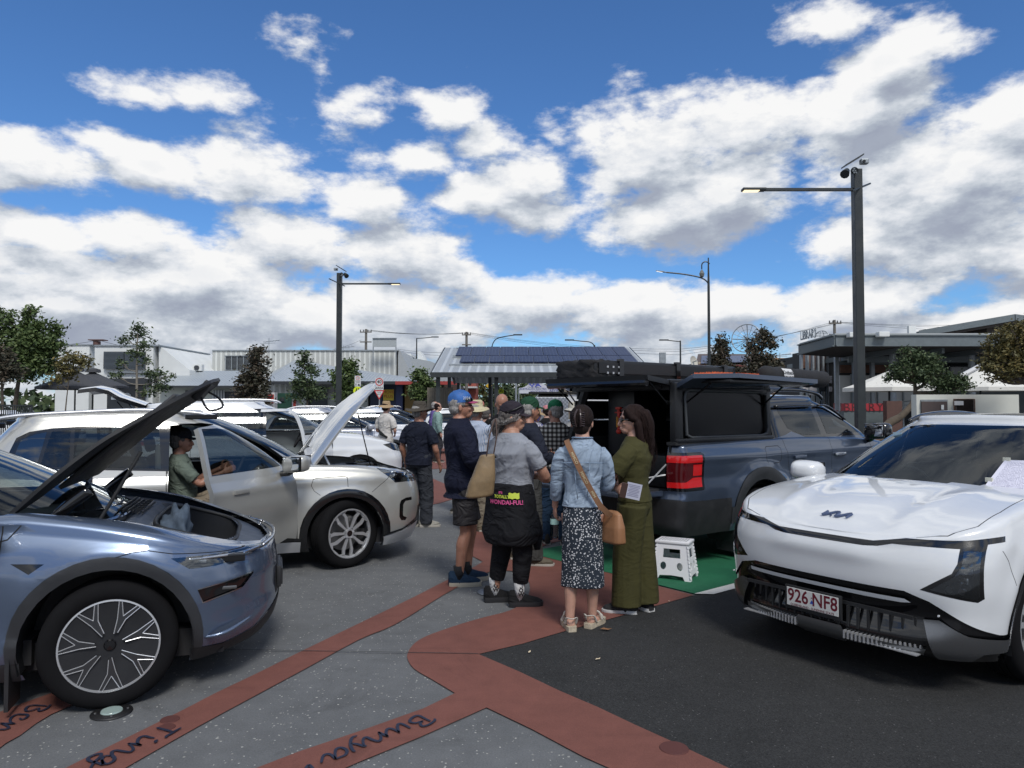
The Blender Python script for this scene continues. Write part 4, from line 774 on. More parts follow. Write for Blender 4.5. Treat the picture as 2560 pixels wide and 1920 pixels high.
rb = part('house', mat('far red brick', (.28, .07, .05), .8), None, 1166, 1190, 945, 1010, 84, 6, 0); tag(rb, 'red brick house glimpsed far under the carport roof', 'house'); part('window', M_glassd, rb, 1172, 1178, 952, 962, 83.9, .05); part('roof', mat('pale far roof', (.5, .5, .5), .5), rb, 1158, 1192, 966, 970, 82, 2)
for i, (xx, hh) in enumerate(((1149, 955), (1290, 950), (1385, 944))):
 c = P(xx, hh, 60); o = MB().cyl((c.x, 60, 0), (c.x, 60, c.z), .09, 8).build('post', M_galv); tag(o, ['pale thin post behind the left carport legs', 'pale thin post left of the tent', 'pale thin post right of the tent'][i], 'post')
o = MB(); [pxbox(o, 1068+k*4.6, 1072+k*4.6, 969, 1040, 33, .08, 0) for k in range(14)]; o = o.build('timber_fence', mat('weathered palings', (.17, .15, .12), .9, var=.2)); tag(o, 'weathered paling fence at the left end of the carport', 'fence')
o = MB(); [pxbox(o, 1400+k*5.2, 1404.6+k*5.2, 961, 1040, 70, .08, 0) for k in range(50)]; o = o.build('timber_fence', mat('weathered palings', (.17, .15, .12), .9, var=.2)); tag(o, 'tall timber paling fence far behind the tent and trailer', 'fence')
# black rail fence at far left
r = empty('rail_fence', P(0, 1016, 24)*1, 0, 'black metal rail fence before the parked white car at left', 'fence'); r.location.z = 0
mb = MB(); c0_ = P(-60, 1012, 24); c1_ = P(79, 1012, 24); zt_ = c0_.z
for k in range(27):
 xx = c0_.x+(c1_.x-c0_.x)*k/26-r.location.x; mb.box((xx, 0, zt_/2), (.025 if k < 26 else .07, .025, zt_))
mb.box(((c0_.x+c1_.x)/2-r.location.x, 0, zt_-.02), (c1_.x-c0_.x, .05, .05)); mb.box(((c0_.x+c1_.x)/2-r.location.x, 0, .12), (c1_.x-c0_.x, .05, .05)); mb.build('rails', M_steel, r)
# ------------------------------------------------------------------ marquee
Y = 48; s = px(Y); c = P(1345, 1016, Y); tn = empty('marquee', (c.x, Y, 0), 0, 'grey and white pop up marquee with blue lettering on its roof', 'marquee')
z = lambda y: 1.7+(1016-y)*s
R_ = 48*s; zt_, ze, zv = z(942), z(971), z(984); Mt = mat('marquee grey fabric', (.34, .34, .38), .7); Mv = mat('marquee pale fabric', (.55, .56, .62), .7); Mb = mat('navy print', (.02, .03, .22), .6)
ap = V((-10*s, 0, zt_)); cs = [V((-R_, -R_, ze)), V((R_, -R_, ze)), V((R_, R_, ze)), V((-R_, R_, ze))]; mb = MB()
for i in range(4):
 a, b = cs[i], cs[(i+1) % 4]
 L_ = [[a.lerp(ap, k)-V((0, 0, .22*sin(pi*k))), b.lerp(ap, k)-V((0, 0, .22*sin(pi*k)))] for k in (0, .2, .4, .6, .8, 1)]
 for u, v_ in zip(L_, L_[1:]): mb.add([u[0], u[1], v_[1], v_[0]], [(0, 1, 2, 3)])
mb.build('roof', Mt, tn, fix=False); mb = MB()
for i in range(4): a, b = cs[i], cs[(i+1) % 4]; mb.add([a, b, b-V((0, 0, ze-zv)), a-V((0, 0, ze-zv))], [(0, 1, 2, 3)])
v_ = mb.build('valance', Mv, tn, fix=False); text('lettering', 'AUSTRALIAN ELECTRIC VEHICLE\nASSOCIATION', .17, XZ(0, -R_-.03, (ze+zv)/2+.03), Mb, v_); text('lettering', 'AEVA', .24, XZ(R_-.3, -R_-.035, (ze+zv)/2), Mb, v_)
n_ = ((ap-cs[0]).cross(cs[1]-cs[0])).normalized(); n_ = n_ if n_.y < 0 else -n_; up_ = n_.cross(V((1, 0, 0))); up_ = up_ if up_.z > 0 else -up_
text('lettering', 'AE\nVA', .62, frame_M(cs[0].lerp(cs[1], .42).lerp(ap, .36)+n_*.06, (1, 0, 0), up_), Mb, tn, offset=.02)
for p in cs: MB().cyl((p.x, p.y, 0), tuple(p), .03, 6).build('leg', M_galv, tn)
# ------------------------------------------------------------------ silver checker plate trailer
M_chk = mat('checker plate aluminium', (.42, .44, .47), .35, .85); t = NT(M_chk.node_tree); tcn = t.n('ShaderNodeTexCoord'); ck = t.n('ShaderNodeTexChecker'); ck.inputs['Scale'].default_value = 22; t.l(tcn.outputs['Object'], ck.inputs[0]); t.l(t.mix(ck.outputs[1], (.32, .34, .37, 1), (.5, .52, .55, 1)), bsdf(M_chk).inputs['Base Color'])
Y = 16.5; s = px(Y); a = P(1341, 985, Y); b = P(1421, 985, Y); z = lambda y: 1.7+(1016-y)*s
tr = empty('trailer', ((a.x+b.x)/2, Y, 0), 0, 'boxy checker plate trailer with long white lid behind the plaid shirted man', 'trailer')
w_ = b.x-a.x; dark = mat('rubber seal', (.01, .01, .01), .7)
MB().box((0, .6, (z(993)+.45)/2), (w_, 1.2, z(993)-.45), bev=.01).build('body', M_chk, tr); MB().add([(-w_/2+.03, 0, z(993)), (w_/2, 0, z(993)), (w_/2, .5, z(983)), (-w_/2+.08, .5, z(983)), (-w_/2, 1.2, z(993)), (w_/2, 1.2, z(993))], [(0, 1, 2, 3), (3, 2, 5, 4), (0, 3, 4), (1, 5, 2)]).build('sloped_lid', mat('pale alloy lid', (.5, .5, .48), .4, .3), tr)
MB().box((w_/2+1.35, .8, (z(986)+z(1005))/2), (2.7, 1.5, z(986)-z(1005))).build('long_lid', mat('white gloss panel', (.62, .63, .64), .3), tr); MB().box((w_/2+.7, .3, z(981.5)), (3.2, .6, .04)).build('seal', dark, tr); MB().box((w_/2+1.35, .9, .6), (2.6, 1.3, .5)).build('lower_box', mat('pale grey panel', (.35, .36, .38), .5), tr)
for xx in (-w_/2+.2, w_/2+1.5): MB().lathe([(.0, -.08), (.2, -.08), (.3, -.06), (.31, 0), (.3, .06), (.0, .08)], 20, Matrix.Translation((xx, -.02, .31))).build('wheel', dark, tr, True, 40)
# ------------------------------------------------------------------ vehicle materials
def paint(name, col, metal=.0, rough=.35, flake=.0, coat=1.0):
 m = mat(name, col, rough, metal, coat); t = NT(m.node_tree); b = bsdf(m); tcn = t.n('ShaderNodeTexCoord')
 nz = t.noise(tcn.outputs['Object'], 2.5, 4, .6)
 t.l(t.vm('MULTIPLY', (*col,), t.mr(nz, .3, .7, .97, 1.03)), b.inputs['Base Color'])
 t.l(t.mr(t.noise(tcn.outputs['Object'], 9, 5, .7), .35, .75, .02, .07), b.inputs['Coat Roughness'])
 return m
P_blue = paint('glacier blue paint', (.115, .155, .235), .6, .27)
P_silver = paint('silver white paint', (.46, .46, .435), .45, .30)
P_white = paint('snow white paint', (.64, .66, .68), .0, .35)
P_white2 = paint('white paint', (.66, .68, .70), .0, .4)
P_navy = paint('dark slate blue paint', (.062, .085, .13), .55, .30)
P_grey = paint('pale silver grey paint', (.36, .38, .43), .4, .38)
K_gloss = mat('gloss black trim', (.006, .006, .007), .12, coat=.6)
K_matt = mat('matt black plastic', (.016, .017, .019), .55, var=.15, vscale=8, bump=.15, bscale=300)
K_clad = mat('grey plastic cladding', (.028, .030, .034), .5, var=.1, bump=.15, bscale=300)
K_rub = mat('tyre rubber', (.009, .009, .010), .95, spec=.1, var=.15, vscale=10)
K_gap = mat('panel gap', (.004, .004, .004), .9)
K_int = mat('dark interior trim', (.012, .012, .014), .7)
K_seat = mat('dark seat', (.022, .021, .022), .6)
K_chr = mat('bright metal trim', (.62, .63, .65), .18, 1.0)
K_alu = mat('machined alloy', (.66, .67, .69), .34, .7)
K_alud = mat('dark alloy', (.05, .052, .058), .4, .6)
K_mir = mat('mirror glass', (.8, .82, .85), .03, 1.0)
K_disc = mat('brake disc', (.22, .22, .22), .35, .9)
def glassmat(name, tint, gl=(.9, .95, 1), rough=.0, boost=.05, ior=1.5):
 m = bpy.data.materials.new(name); m.use_nodes = True; t = NT(m.node_tree); m.node_tree.nodes.clear()
 tr = t.n('ShaderNodeBsdfTransparent'); tr.inputs[0].default_value = (*tint, 1); gs = t.n('ShaderNodeBsdfGlossy'); gs.inputs['Roughness'].default_value = rough; gs.inputs[0].default_value = (*gl, 1)
 fr = t.n('ShaderNodeFresnel'); fr.inputs[0].default_value = ior; f = t.m('ADD', fr.outputs[0], boost, clamp=True)
 mx = t.n('ShaderNodeMixShader'); t.l(f, mx.inputs[0]); t.l(tr.outputs[0], mx.inputs[1]); t.l(gs.outputs[0], mx.inputs[2]); o = t.n('ShaderNodeOutputMaterial'); t.l(mx.outputs[0], o.inputs[0]); return m
G_tint = glassmat('tinted window glass', (.30, .33, .33), boost=.03, ior=1.4)
G_clear = glassmat('windscreen glass', (.55, .62, .62), boost=.02, ior=1.30)
G_priv = glassmat('privacy glass', (.03, .033, .035), boost=.08)
G_lens = glassmat('clear lamp lens', (.75, .78, .8), boost=.10)
# ------------------------------------------------------------------ body surface builder
def tab(pts):
 pts = sorted(pts); xs = [p[0] for p in pts]; ys = [p[1] for p in pts]; n = len(xs); ms = []
 for i in range(n):
  if i == 0: ms.append((ys[1]-ys[0])/(xs[1]-xs[0]))
  elif i == n-1: ms.append((ys[-1]-ys[-2])/(xs[-1]-xs[-2]))
  else:
   a = (ys[i]-ys[i-1])/(xs[i]-xs[i-1]); b = (ys[i+1]-ys[i])/(xs[i+1]-xs[i]); ms.append(0 if a*b <= 0 else 2*a*b/(a+b))
 def f(x):
  if x <= xs[0]: return ys[0]+ms[0]*(x-xs[0])*0
  if x >= xs[-1]: return ys[-1]
  i = 0
  while xs[i+1] < x: i += 1
  h = xs[i+1]-xs[i]; t = (x-xs[i])/h
  return ys[i]*(1+2*t)*(1-t)**2+ms[i]*h*t*(1-t)**2+ys[i+1]*t*t*(3-2*t)+ms[i+1]*h*t*t*(t-1)
 return f
def gauss(x, c, s): return exp(-((x-c)/s)**2)
def sstep(a, b, x):
 t = max(0, min(1, (x-a)/(b-a))); return t*t*(3-2*t)
def puck(bm, zl, z0, xf, xr, w, top, bot, cf, cr, nf, nr, rr, nz=26, ns=44, na=14, ncap=12, disp=None, capx=None):
 """half surface as a grid of stations x rows, mirrored; zones z0 wall, z0+1 edge roll, z0+2 cap"""
 sts = []
 for i in range(na+1): sts.append(('f', i/na))
 for j in range(1, ns): sts.append(('s', j/ns))
 for i in range(na, -1, -1): sts.append(('r', i/na))
 def pos(st, z):
  k, t = st
  if k == 's':
   a = xf(z)-cf; b = xr(z)+cr; x = a+(b-a)*t; return x, w(z, x), 0.0, 1.0
  n = nf if k == 'f' else nr; c = cf if k == 'f' else cr; ph = t*pi/2; cc = max(cos(ph), 1e-9); ss = sin(ph); rho = (cc**n+ss**n)**(-1/n); X = rho*cc; Yf = rho*ss
  x = xf(z)-c+c*X if k == 'f' else xr(z)+c-c*X; W_ = w(z, x); gx = X**(n-1)/c*(1 if k == 'f' else -1); gy = Yf**(n-1)/max(W_, .01); L = sqrt(gx*gx+gy*gy); return x, W_*Yf, gx/L, gy/L
 grid = []; zones = []
 for st in sts:
  zt = .9 if z0 == 0 else 1.5
  for _ in range(5): x, y, gx, gy = pos(st, zt); zt = top(x, y)
  xb = pos(st, .45 if z0 == 0 else 1.0)[0]; zb = bot(xb, y); zr = zt-rr; row = []
  for i in range(nz+1):
   z = zb+(zr-zb)*i/nz; x, y, gx, gy = pos(st, z); row.append([x, y, z, 0])
  for k in range(1, 5):
   a = pi/2*k/4; ins = rr*(1-cos(a)); row.append([x-gx*ins, max(0, y-gy*ins), zr+rr*sin(a), 1])
  xi, yi = row[-1][0], row[-1][1]; zc = top(xi, yi); dz = row[-1][2]-zc
  for c in range(1, ncap+1):
   e = 1-c/ncap; row.append([xi, yi*e, top(xi, yi*e)+dz*max(0, 1-3*(1-e)), 2])
  if disp:
   for r in row:
    d = disp(r[0], r[1], r[2], r[3]); r[0], r[1], r[2] = d; r[1] = max(0, r[1])
   row[-1][1] = 0.0
  if st[1] == 0 and st[0] != 's':
   for r in row: r[1] = 0.0
  grid.append(row)
 for sg in (1, -1):
  vs = [[bm.verts.new((r[0], r[1]*sg, r[2])) for r in row] for row in grid]
  for i in range(len(grid)-1):
   for j in range(len(grid[0])-1):
    q = [vs[i][j], vs[i+1][j], vs[i+1][j+1], vs[i][j+1]]
    if sg < 0: q.reverse()
    f = bm.faces.new(q); f[zl] = z0+max(grid[i][j][3], grid[i][j+1][3])
def inpoly(x, y, poly):
 c = False; n = len(poly); j = n-1
 for i in range(n):
  xi, yi = poly[i]; xj, yj = poly[j]
  if (yi > y) != (yj > y) and x < (xj-xi)*(y-yi)/(yj-yi)+xi: c = not c
  j = i
 return c
VIEW = {'side': (0, 2, 1), 'front': (1, 2, 0), 'top': (0, 1, 2)}
class Car:
 def __init__(s, name, pose, label, cat, group=None):
  s.root = empty(name, (pose[0], pose[1], 0), radians(pose[2]), label, cat, group); s.bm = bmesh.new(); s.zl = s.bm.faces.layers.int.new('zone'); s.kl = s.bm.faces.layers.int.new('key'); s.keys = ['body']; s.objs = {}
 def shell(s, z0, **k): puck(s.bm, s.zl, z0, **k)
 def ready(s, gh=None):
  bm = s.bm; bmesh.ops.remove_doubles(bm, verts=bm.verts[:], dist=.0004)
  bmesh.ops.dissolve_degenerate(bm, edges=bm.edges[:], dist=.0003)
  if gh:
   dead = [f for f in bm.faces if f[s.zl] == 2 and gh(f.calc_center_median())]; bmesh.ops.delete(bm, geom=dead, context='FACES')
  bmesh.ops.recalc_face_normals(bm, faces=[f for f in bm.faces])
  up = sum(f.normal.z*f.calc_area() for f in bm.faces if f[s.zl] in (2, 12))
  if up < 0: bmesh.ops.reverse_faces(bm, faces=bm.faces[:])
  s.kd = None
 def cut(s, key, view, pts, sides=(-1, 1), zones=(0, 1, 10, 11), cond=None, line=None, closed=False, only=None):
  a, b, c = VIEW[view]; bm = s.bm
  if key not in s.keys: s.keys.append(key)
  kid = s.keys.index(key)
  if line:
   n = len(pts); pr = [V(p) for p in pts]
   for i in range(n if closed else n-1):
    p, q = pr[i], pr[(i+1) % n]; d = (q-p); L = d.length
    if L < 1e-6: continue
    d /= L; nn = V((-d.y, d.x))*line/2; e = d*line*.35
    s.cut(key, view, [p-e-nn, q+e-nn, q+e+nn, p-e+nn], sides, zones, cond, only=only)
   return
  x0 = min(p[0] for p in pts)-1e-4; x1 = max(p[0] for p in pts)+1e-4; y0 = min(p[1] for p in pts)-1e-4; y1 = max(p[1] for p in pts)+1e-4
  def ok(f):
   if f[s.zl] not in zones: return False
   if only is not None and s.keys[f[s.kl]] not in only: return False
   ce = f.calc_center_median()
   if view != 'front' and sides != 0 and (-1 if ce.y < 0 else 1) not in sides: return False
   if view == 'front' and sides != 0 and (-1 if ce.y < 0 else 1) not in sides: return False
   if cond and not cond(ce): return False
   xs = [v.co[a] for v in f.verts]; ys = [v.co[b] for v in f.verts]
   return max(xs) > x0 and min(xs) < x1 and max(ys) > y0 and min(ys) < y1
  cand = [f for f in bm.faces if ok(f)]; n = len(pts)
  for i in range(n):
   p = V(pts[i]); q = V(pts[(i+1) % n]); d = q-p
   if d.length < 1e-6: continue
   no2 = V((-d.y, d.x)).normalized(); lx0, lx1 = min(p.x, q.x)-1e-4, max(p.x, q.x)+1e-4; ly0, ly1 = min(p.y, q.y)-1e-4, max(p.y, q.y)+1e-4; sel = []; rest = []
   for f in cand:
    hit = False; xs = [v.co[a] for v in f.verts]
    if max(xs) > lx0 and min(xs) < lx1:
     ys = [v.co[b] for v in f.verts]
     if max(ys) > ly0 and min(ys) < ly1:
      dd = [(x-p.x)*no2.x+(y-p.y)*no2.y for x, y in zip(xs, ys)]; hit = max(dd) > 2e-5 and min(dd) < -2e-5
    (sel if hit else rest).append(f)
   if not sel: continue
   co = [0, 0, 0]; no = [0, 0, 0]; co[a], co[b] = p.x, p.y; no[a], no[b] = no2.x, no2.y
   geom = list({v for f in sel for v in f.verts})+list({e for f in sel for e in f.edges})+sel
   r = bmesh.ops.bisect_plane(bm, geom=geom, dist=1e-5, plane_co=co, plane_no=no)
   cand = list({*rest, *[g_ for g_ in r['geom'] if isinstance(g_, bmesh.types.BMFace)]})
  P2 = [(p[0], p[1]) for p in pts]
  for f in cand:
   if not f.is_valid: continue
   ce = f.calc_center_median()
   if inpoly(ce[a], ce[b], P2): f[s.kl] = kid
 def mirror_cut(s, key, view, pts, **k): s.cut(key, view, pts, **k)
 def split(s, defs):
  """defs: key -> (object name, material, parent key or None, offset, thickness, split by side)"""
  bm = s.bm; bm.normal_update(); buckets = {}; gaps = set()
  for f in bm.faces:
   key = s.keys[f[s.kl]]
   if key == 'hole': continue
   d = defs.get(key); side = 0
   if d and d[5]: side = 1 if f.calc_center_median().y > 0 else -1
   if key == 'gap': key = 'body'; side = 0; gaps.add(f)
   buckets.setdefault((key, side), []).append(f)
  order = sorted(buckets, key=lambda k: 0 if not defs.get(k[0]) or defs[k[0]][2] is None else 1)
  jobs = []
  for kk in order:
   if kk[0] in ('body', 'door', 'hood', 'sill_trim', 'splitter', 'lip_black') or kk[0].startswith('bumper'): jobs.append((kk, buckets[kk])); continue
   left = set(buckets[kk]); isl = []
   while left:
    st = [left.pop()]; g_ = []
    while st:
     f = st.pop(); g_.append(f)
     for v in f.verts:
      for q in v.link_faces:
       if q in left: left.remove(q); st.append(q)
    isl.append(g_)
   isl.sort(key=len); [jobs.append((kk, g_)) for g_ in isl if len(g_) > 2 or g_ is isl[-1]]
  for kk, fs in jobs:
   key, side = kk; d = defs.get(key, (key, K_matt, None, 0, 0, False)); idx = {}; vs = []; ns = []; faces = []
   for f in fs:
    l = []
    for v in f.verts:
     if v not in idx: idx[v] = len(vs); vs.append(v.co+v.normal*d[3]); ns.append(v.normal.copy())
     l.append(idx[v])
    faces.append(l)
   mi = [1 if f in gaps else 0 for f in fs]; n = len(vs)
   if d[4]:
    cnt = {}
    for l in faces:
     for i in range(len(l)):
      e = (l[i], l[(i+1) % len(l)]); cnt[frozenset(e)] = cnt.get(frozenset(e), 0)+1
    bd = [(l[i], l[(i+1) % len(l)]) for l in faces for i in range(len(l)) if cnt[frozenset((l[i], l[(i+1) % len(l)]))] == 1]
    inner = [[i+n for i in reversed(l)] for l in faces]; vs += [p-q*d[4] for p, q in zip(vs, ns)]; ns += [-q for q in ns]; faces += inner; mi += [1]*len(inner)
    faces += [[e[1], e[0], e[0]+n, e[1]+n] for e in bd]; mi += [1 if d[4] == .021 else 0]*len(bd)
   me = bpy.data.meshes.new(d[0]); me.from_pydata(vs, [], faces); mats = d[1] if isinstance(d[1], (tuple, list)) else ([d[1], K_gap] if key == 'body' else [d[1]])
   if len(mats) > 1: me.polygons.foreach_set('material_index', mi)
   par = s.objs.get((d[2], side)) or s.objs.get((d[2], 0)) or s.root
   if d[2] == 'door' and par.type == 'MESH' and sum(v.x for v in vs)/len(vs) < min(v.co.x for v in par.data.vertices): par = s.root
   o = link(d[0], me, list(mats), par, True)
   if not d[4]: me.normals_split_custom_set_from_vertices(ns)
   else: me.set_sharp_from_angle(angle=radians(50))
   s.objs[kk] = o
  bm.free(); return s.objs
def rehinge(o, p, M):
 p = V(p)
 def rec(q):
  if q.type == 'MESH': q.data.transform(Matrix.Translation(-p))
  for c in q.children: rec(c)
 rec(o); o.location = p; o.rotation_euler = M.to_euler()
# ------------------------------------------------------------------ wheels
def wheel(parent, loc, r, wd, rr, style, side, steer=0.0, name='wheel', seed=0):
 w_ = empty(name, loc); w_.parent = parent; w_.rotation_euler = (0, 0, steer+(0 if side > 0 else pi)); h = wd/2
 prof = [(rr-.01, -h*.8), (rr+.01, -h*.93), (rr+.035, -h), (r-.035, -h*.98), (r-.012, -h*.86), (r, -h*.66)]
 for g_ in (-.36, 0, .36): prof += [(r, (g_-.05)*h*1.0), (r-.008, (g_-.04)*h), (r-.008, (g_+.04)*h), (r, (g_+.05)*h)]
 prof += [(r, h*.66), (r-.012, h*.86), (r-.035, h*.98), (rr+.035, h), (rr+.012, h*.95), (rr, h*.86), (rr-.01, h*.8)]
 MB().lathe(prof, 64).build('tyre', K_rub, w_, True, 35)
 rim = MB().lathe([(rr-.012, -h*.8), (rr-.03, 0), (rr-.022, h*.7), (rr-.006, h*.86), (rr+.002, h*.9), (rr+.002, h*.80)], 64).build('rim', K_alud if style != 'machined' else K_alud, w_, True, 35)
 MB().cyl((0, -h*.2, 0), (0, -h*.1, 0), rr*.72, 40).build('brake_disc', K_disc, w_)
 MB().cyl((0, -h*.8, 0), (0, -h*.7, 0), rr-.02, 40).build('inner_cover', K_int, w_)
 def rot(pts, a): ca, sa = cos(a), sin(a); return [(p[0]*ca-p[1]*sa, p[0]*sa+p[1]*ca) for p in pts]
 MX = Matrix(((1, 0, 0, 0), (0, 0, 1, 0), (0, 1, 0, 0), (0, 0, 0, 1)))
 R_ = rr
 if style == 'ten':       # five split pairs, two tone
  mb = MB(); md = MB()
  for k in range(5):
   a = 2*pi*k/5+pi/2+.1
   for sg in (-1, 1):
    pl = [(.12*R_, sg*.015*R_), (.10*R_, sg*.10*R_), (.55*R_, sg*.30*R_), (.74*R_, sg*.46*R_), (.80*R_, sg*.36*R_), (.62*R_, sg*.20*R_)]
    mb.prism(rot([(.2*R_, sg*.04*R_), (.2*R_, sg*.12*R_), (.62*R_, sg*.29*R_), (.66*R_, sg*.17*R_)], a), h*.62, h*.80, MX)
    # outer link
    mb.prism(rot([(.62*R_, sg*.29*R_), (.80*R_, sg*.44*R_), (.93*R_, sg*.30*R_), (.90*R_, sg*.20*R_), (.80*R_, sg*.30*R_), (.66*R_, sg*.17*R_)], a), h*.62, h*.79, MX)
   mb.prism(rot([(.90*R_, -.20*R_), (.90*R_, .20*R_), (.95*R_, .16*R_), (.95*R_, -.16*R_)], a), h*.62, h*.79, MX)
   mb.prism(rot([(.80*R_, .44*R_), (.86*R_, .44*R_), (.98*R_*cos(2*pi/5)*.0+.93*R_*cos(2*pi/5-.32), .93*R_*sin(2*pi/5-.32)), (.86*R_*cos(2*pi/5-.36), .86*R_*sin(2*pi/5-.36))], a), h*.62, h*.79, MX)
  mb.build('spokes', K_alu, w_)
  MB().lathe([(rr-.004, h*.80), (rr-.004, h*.90), (rr-.016, h*.90), (rr-.02, h*.80)], 64).build('rim_lip', K_alu, w_, True, 35)
  MB().lathe([(.0, h*.84), (.19*R_, h*.84), (.22*R_, h*.6)], 24).build('hub', K_alu, w_, True, 30); MB().lathe([(0, h*.87), (.12*R_, h*.87), (.12*R_, h*.82)], 20).build('hub_cap', K_gloss, w_)
  for k in range(5): a = 2*pi*k/5+.4; MB().cyl((.19*R_*cos(a), h*.6, .19*R_*sin(a)), (.19*R_*cos(a), h*.88, .19*R_*sin(a)), .011, 6).build('wheel_nut', K_alu, w_)
 elif style == 'aero':    # dark cover with bright Y shaped blades
  MB().lathe([(0, h*.74), (.3*R_, h*.76), (.7*R_, h*.83), (.97*R_, h*.86), (.99*R_, h*.80)], 48).build('wheel_cover', mat('satin charcoal cover', (.026, .027, .030), .45, .3, var=.12), w_, True, 35)
  mb = MB(); me_ = MB(); n = 7
  for k in range(n):
   a = 2*pi*k/n+.12
   mb.prism(rot([(.26*R_, -.015*R_), (.30*R_, .05*R_), (.60*R_, .10*R_), (.93*R_, .30*R_), (.96*R_, .24*R_), (.66*R_, .03*R_), (.95*R_, -.10*R_), (.95*R_, -.16*R_), (.58*R_, -.06*R_)], a), h*.80, h*.90, MX)
  mb.build('cover_blades', mat('grey alloy blade', (.10, .103, .11), .28, .8), w_)
  for k in range(n):
   a = 2*pi*k/n+.12
   for seg in (((.30, .05), (.60, .10)), ((.60, .10), (.93, .30)), ((.66, .03), (.96, .24)), ((.66, .03), (.95, -.10)), ((.58, -.06), (.95, -.16)), ((.26, -.015), (.58, -.06))):
    (p, q), (u, v) = seg; P0, P1 = rot([(p*R_, q*R_), (u*R_, v*R_)], a); me_.tube([(P0[0], h*.90, P0[1]), (P1[0], h*.90, P1[1])], .0026, 5)
  me_.build('blade_edges', K_alu, w_)
  MB().lathe([(rr-.002, h*.84), (rr-.001, h*.92), (rr-.010, h*.93), (rr-.012, h*.84)], 64).build('rim_lip', K_alu, w_, True, 35)
  MB().lathe([(0, h*.86), (.10*R_, h*.85), (.125*R_, h*.78)], 24).build('hub_cap', K_gloss, w_, True, 30)
 else:                    # plain five double spoke
  mb = MB(); n = 5 if style == 'five' else 6
  for k in range(n):
   a = 2*pi*k/n+.3
   for sg in (-1, 1): mb.prism(rot([(.10*R_, sg*.02*R_), (.12*R_, sg*.12*R_), (.95*R_, sg*.26*R_), (.97*R_, sg*.12*R_)], a), h*.55, h*.78, MX)
  mb.build('spokes', K_alu, w_); MB().lathe([(rr-.004, h*.76), (rr-.004, h*.90), (rr-.014, h*.90), (rr-.018, h*.76)], 48).build('rim_lip', K_alu, w_, True, 35)
  MB().lathe([(0, h*.84), (.15*R_, h*.82), (.19*R_, h*.5)], 20).build('hub', K_alud, w_, True, 30)
 return w_
def liner(parent, x, r, hw, wd=.34):
 for sg in (-1, 1):
  mb = MB(); n = 20; ps = [V((x+r*cos(a), 0, .34+r*sin(a))) for a in [(-.25+ (pi+.5)*i/n) for i in range(n+1)]]; y1 = sg*(hw-.012); y0 = sg*(hw-wd)
  vs = [(p.x, y1, p.z) for p in ps]+[(p.x, y0, p.z) for p in ps]; mb.add(vs, [(i, i+1, n+2+i, n+1+i) for i in range(n)]); mb.add([(p.x, y0, p.z) for p in ps], [tuple(range(n+1))]); mb.build('wheel_arch_liner', K_matt, parent, fix=False)
def arc(cx, cz, r, a0, a1, n=16, rz=None):
 return [(cx+r*cos(radians(a0+(a1-a0)*i/n)), cz+(rz or r)*sin(radians(a0+(a1-a0)*i/n))) for i in range(n+1)]
def seat(parent, x, y, z=.45, m=None, s=1.0, back=-.22):
 e = empty('seat', (x, y, z)); e.parent = parent; m = m or K_seat
 MB().box((0, 0, .05), (.5, .48, .16), bev=.05).build('cushion', m, e, True, 50)
 MB().box((0, 0, .36), (.13, .46, .60), Matrix.Translation((-.25, 0, .05)) @ Matrix.Rotation(back, 4, 'Y'), bev=.05).build('backrest', m, e, True, 50)
 MB().box((0, 0, .78), (.10, .26, .17), Matrix.Translation((-.25, 0, .05)) @ Matrix.Rotation(back, 4, 'Y'), bev=.045).build('headrest', m, e, True, 50)
 return e
def steering(parent, x, y, z, r=.18):
 M = Matrix.Translation((x, y, z)) @ Matrix.Rotation(radians(-65), 4, 'Y'); mb = MB(); mb.tube([M @ V((r*cos(2*pi*i/24), r*sin(2*pi*i/24), 0)) for i in range(25)], .016, 8); mb.tube([M @ V((0, -r, 0)), M @ V((0, r, 0))], .02, 6); mb.tube([M @ V((0, 0, 0)), M @ V((-r, 0, 0))], .02, 6); mb.tube([M @ V((0, 0, 0)), M @ V((0, 0, -.3))], .04, 8)
 mb.build('steering_wheel', K_int, parent, True, 50)
def cabin(parent, x0, x1, hw, zf=.40, seats=(), dash=None, drv=-1, seatm=None):
 MB().box(((x0+x1)/2, 0, zf-.08), (x0-x1, hw*2-.14, .14)).build('cabin_floor', K_int, parent)
 for (sx, sy) in seats: seat(parent, sx, sy, zf+.05, seatm)
 if dash:
  dx, dz = dash; MB().box((dx, 0, dz-.14), (.42, hw*2-.24, .26), bev=.06).build('dashboard', K_int, parent, True, 50); steering(parent, dx-.36, drv*.37, dz-.03)
def mirror(parent, p, side, m, yaw=0.0, s=1.0):
 e = empty('door_mirror', p, yaw); e.parent = parent; e.scale = (s, s*side, s); bm = bmesh.new(); bmesh.ops.create_cube(bm, size=1)
 bmesh.ops.subdivide_edges(bm, edges=bm.edges[:], cuts=4, use_grid_fill=True)
 for v in bm.verts:
  c = v.co*2; l = (abs(c.x)**4+abs(c.y)**4+abs(c.z)**4)**.25; c = c/l; k = 1-.28*max(0, c.x); v.co = V((c.x*.10+.03*c.y, .02+c.y*.12*k, c.z*.085*k+.03*c.y*.3))
 mb = MB(); mb.addbm(bm, Matrix.Translation((0, .11, .03))); mb.build('housing', m, e, True, 60)
 MB().box((-.088, .12, .035), (.02, .19, .125), bev=.03).build('mirror_glass', K_mir, e, True, 40); MB().box((-.078, .12, .035), (.022, .21, .145), bev=.03).build('mirror_rim', K_gloss, e, True, 40)
 MB().tube(catmull([(0, -.06, -.07), (0, .03, -.06), (0, .09, -.01)], 4), [.03]*9, 8).build('mirror_foot', K_gloss, e, True)
 return e
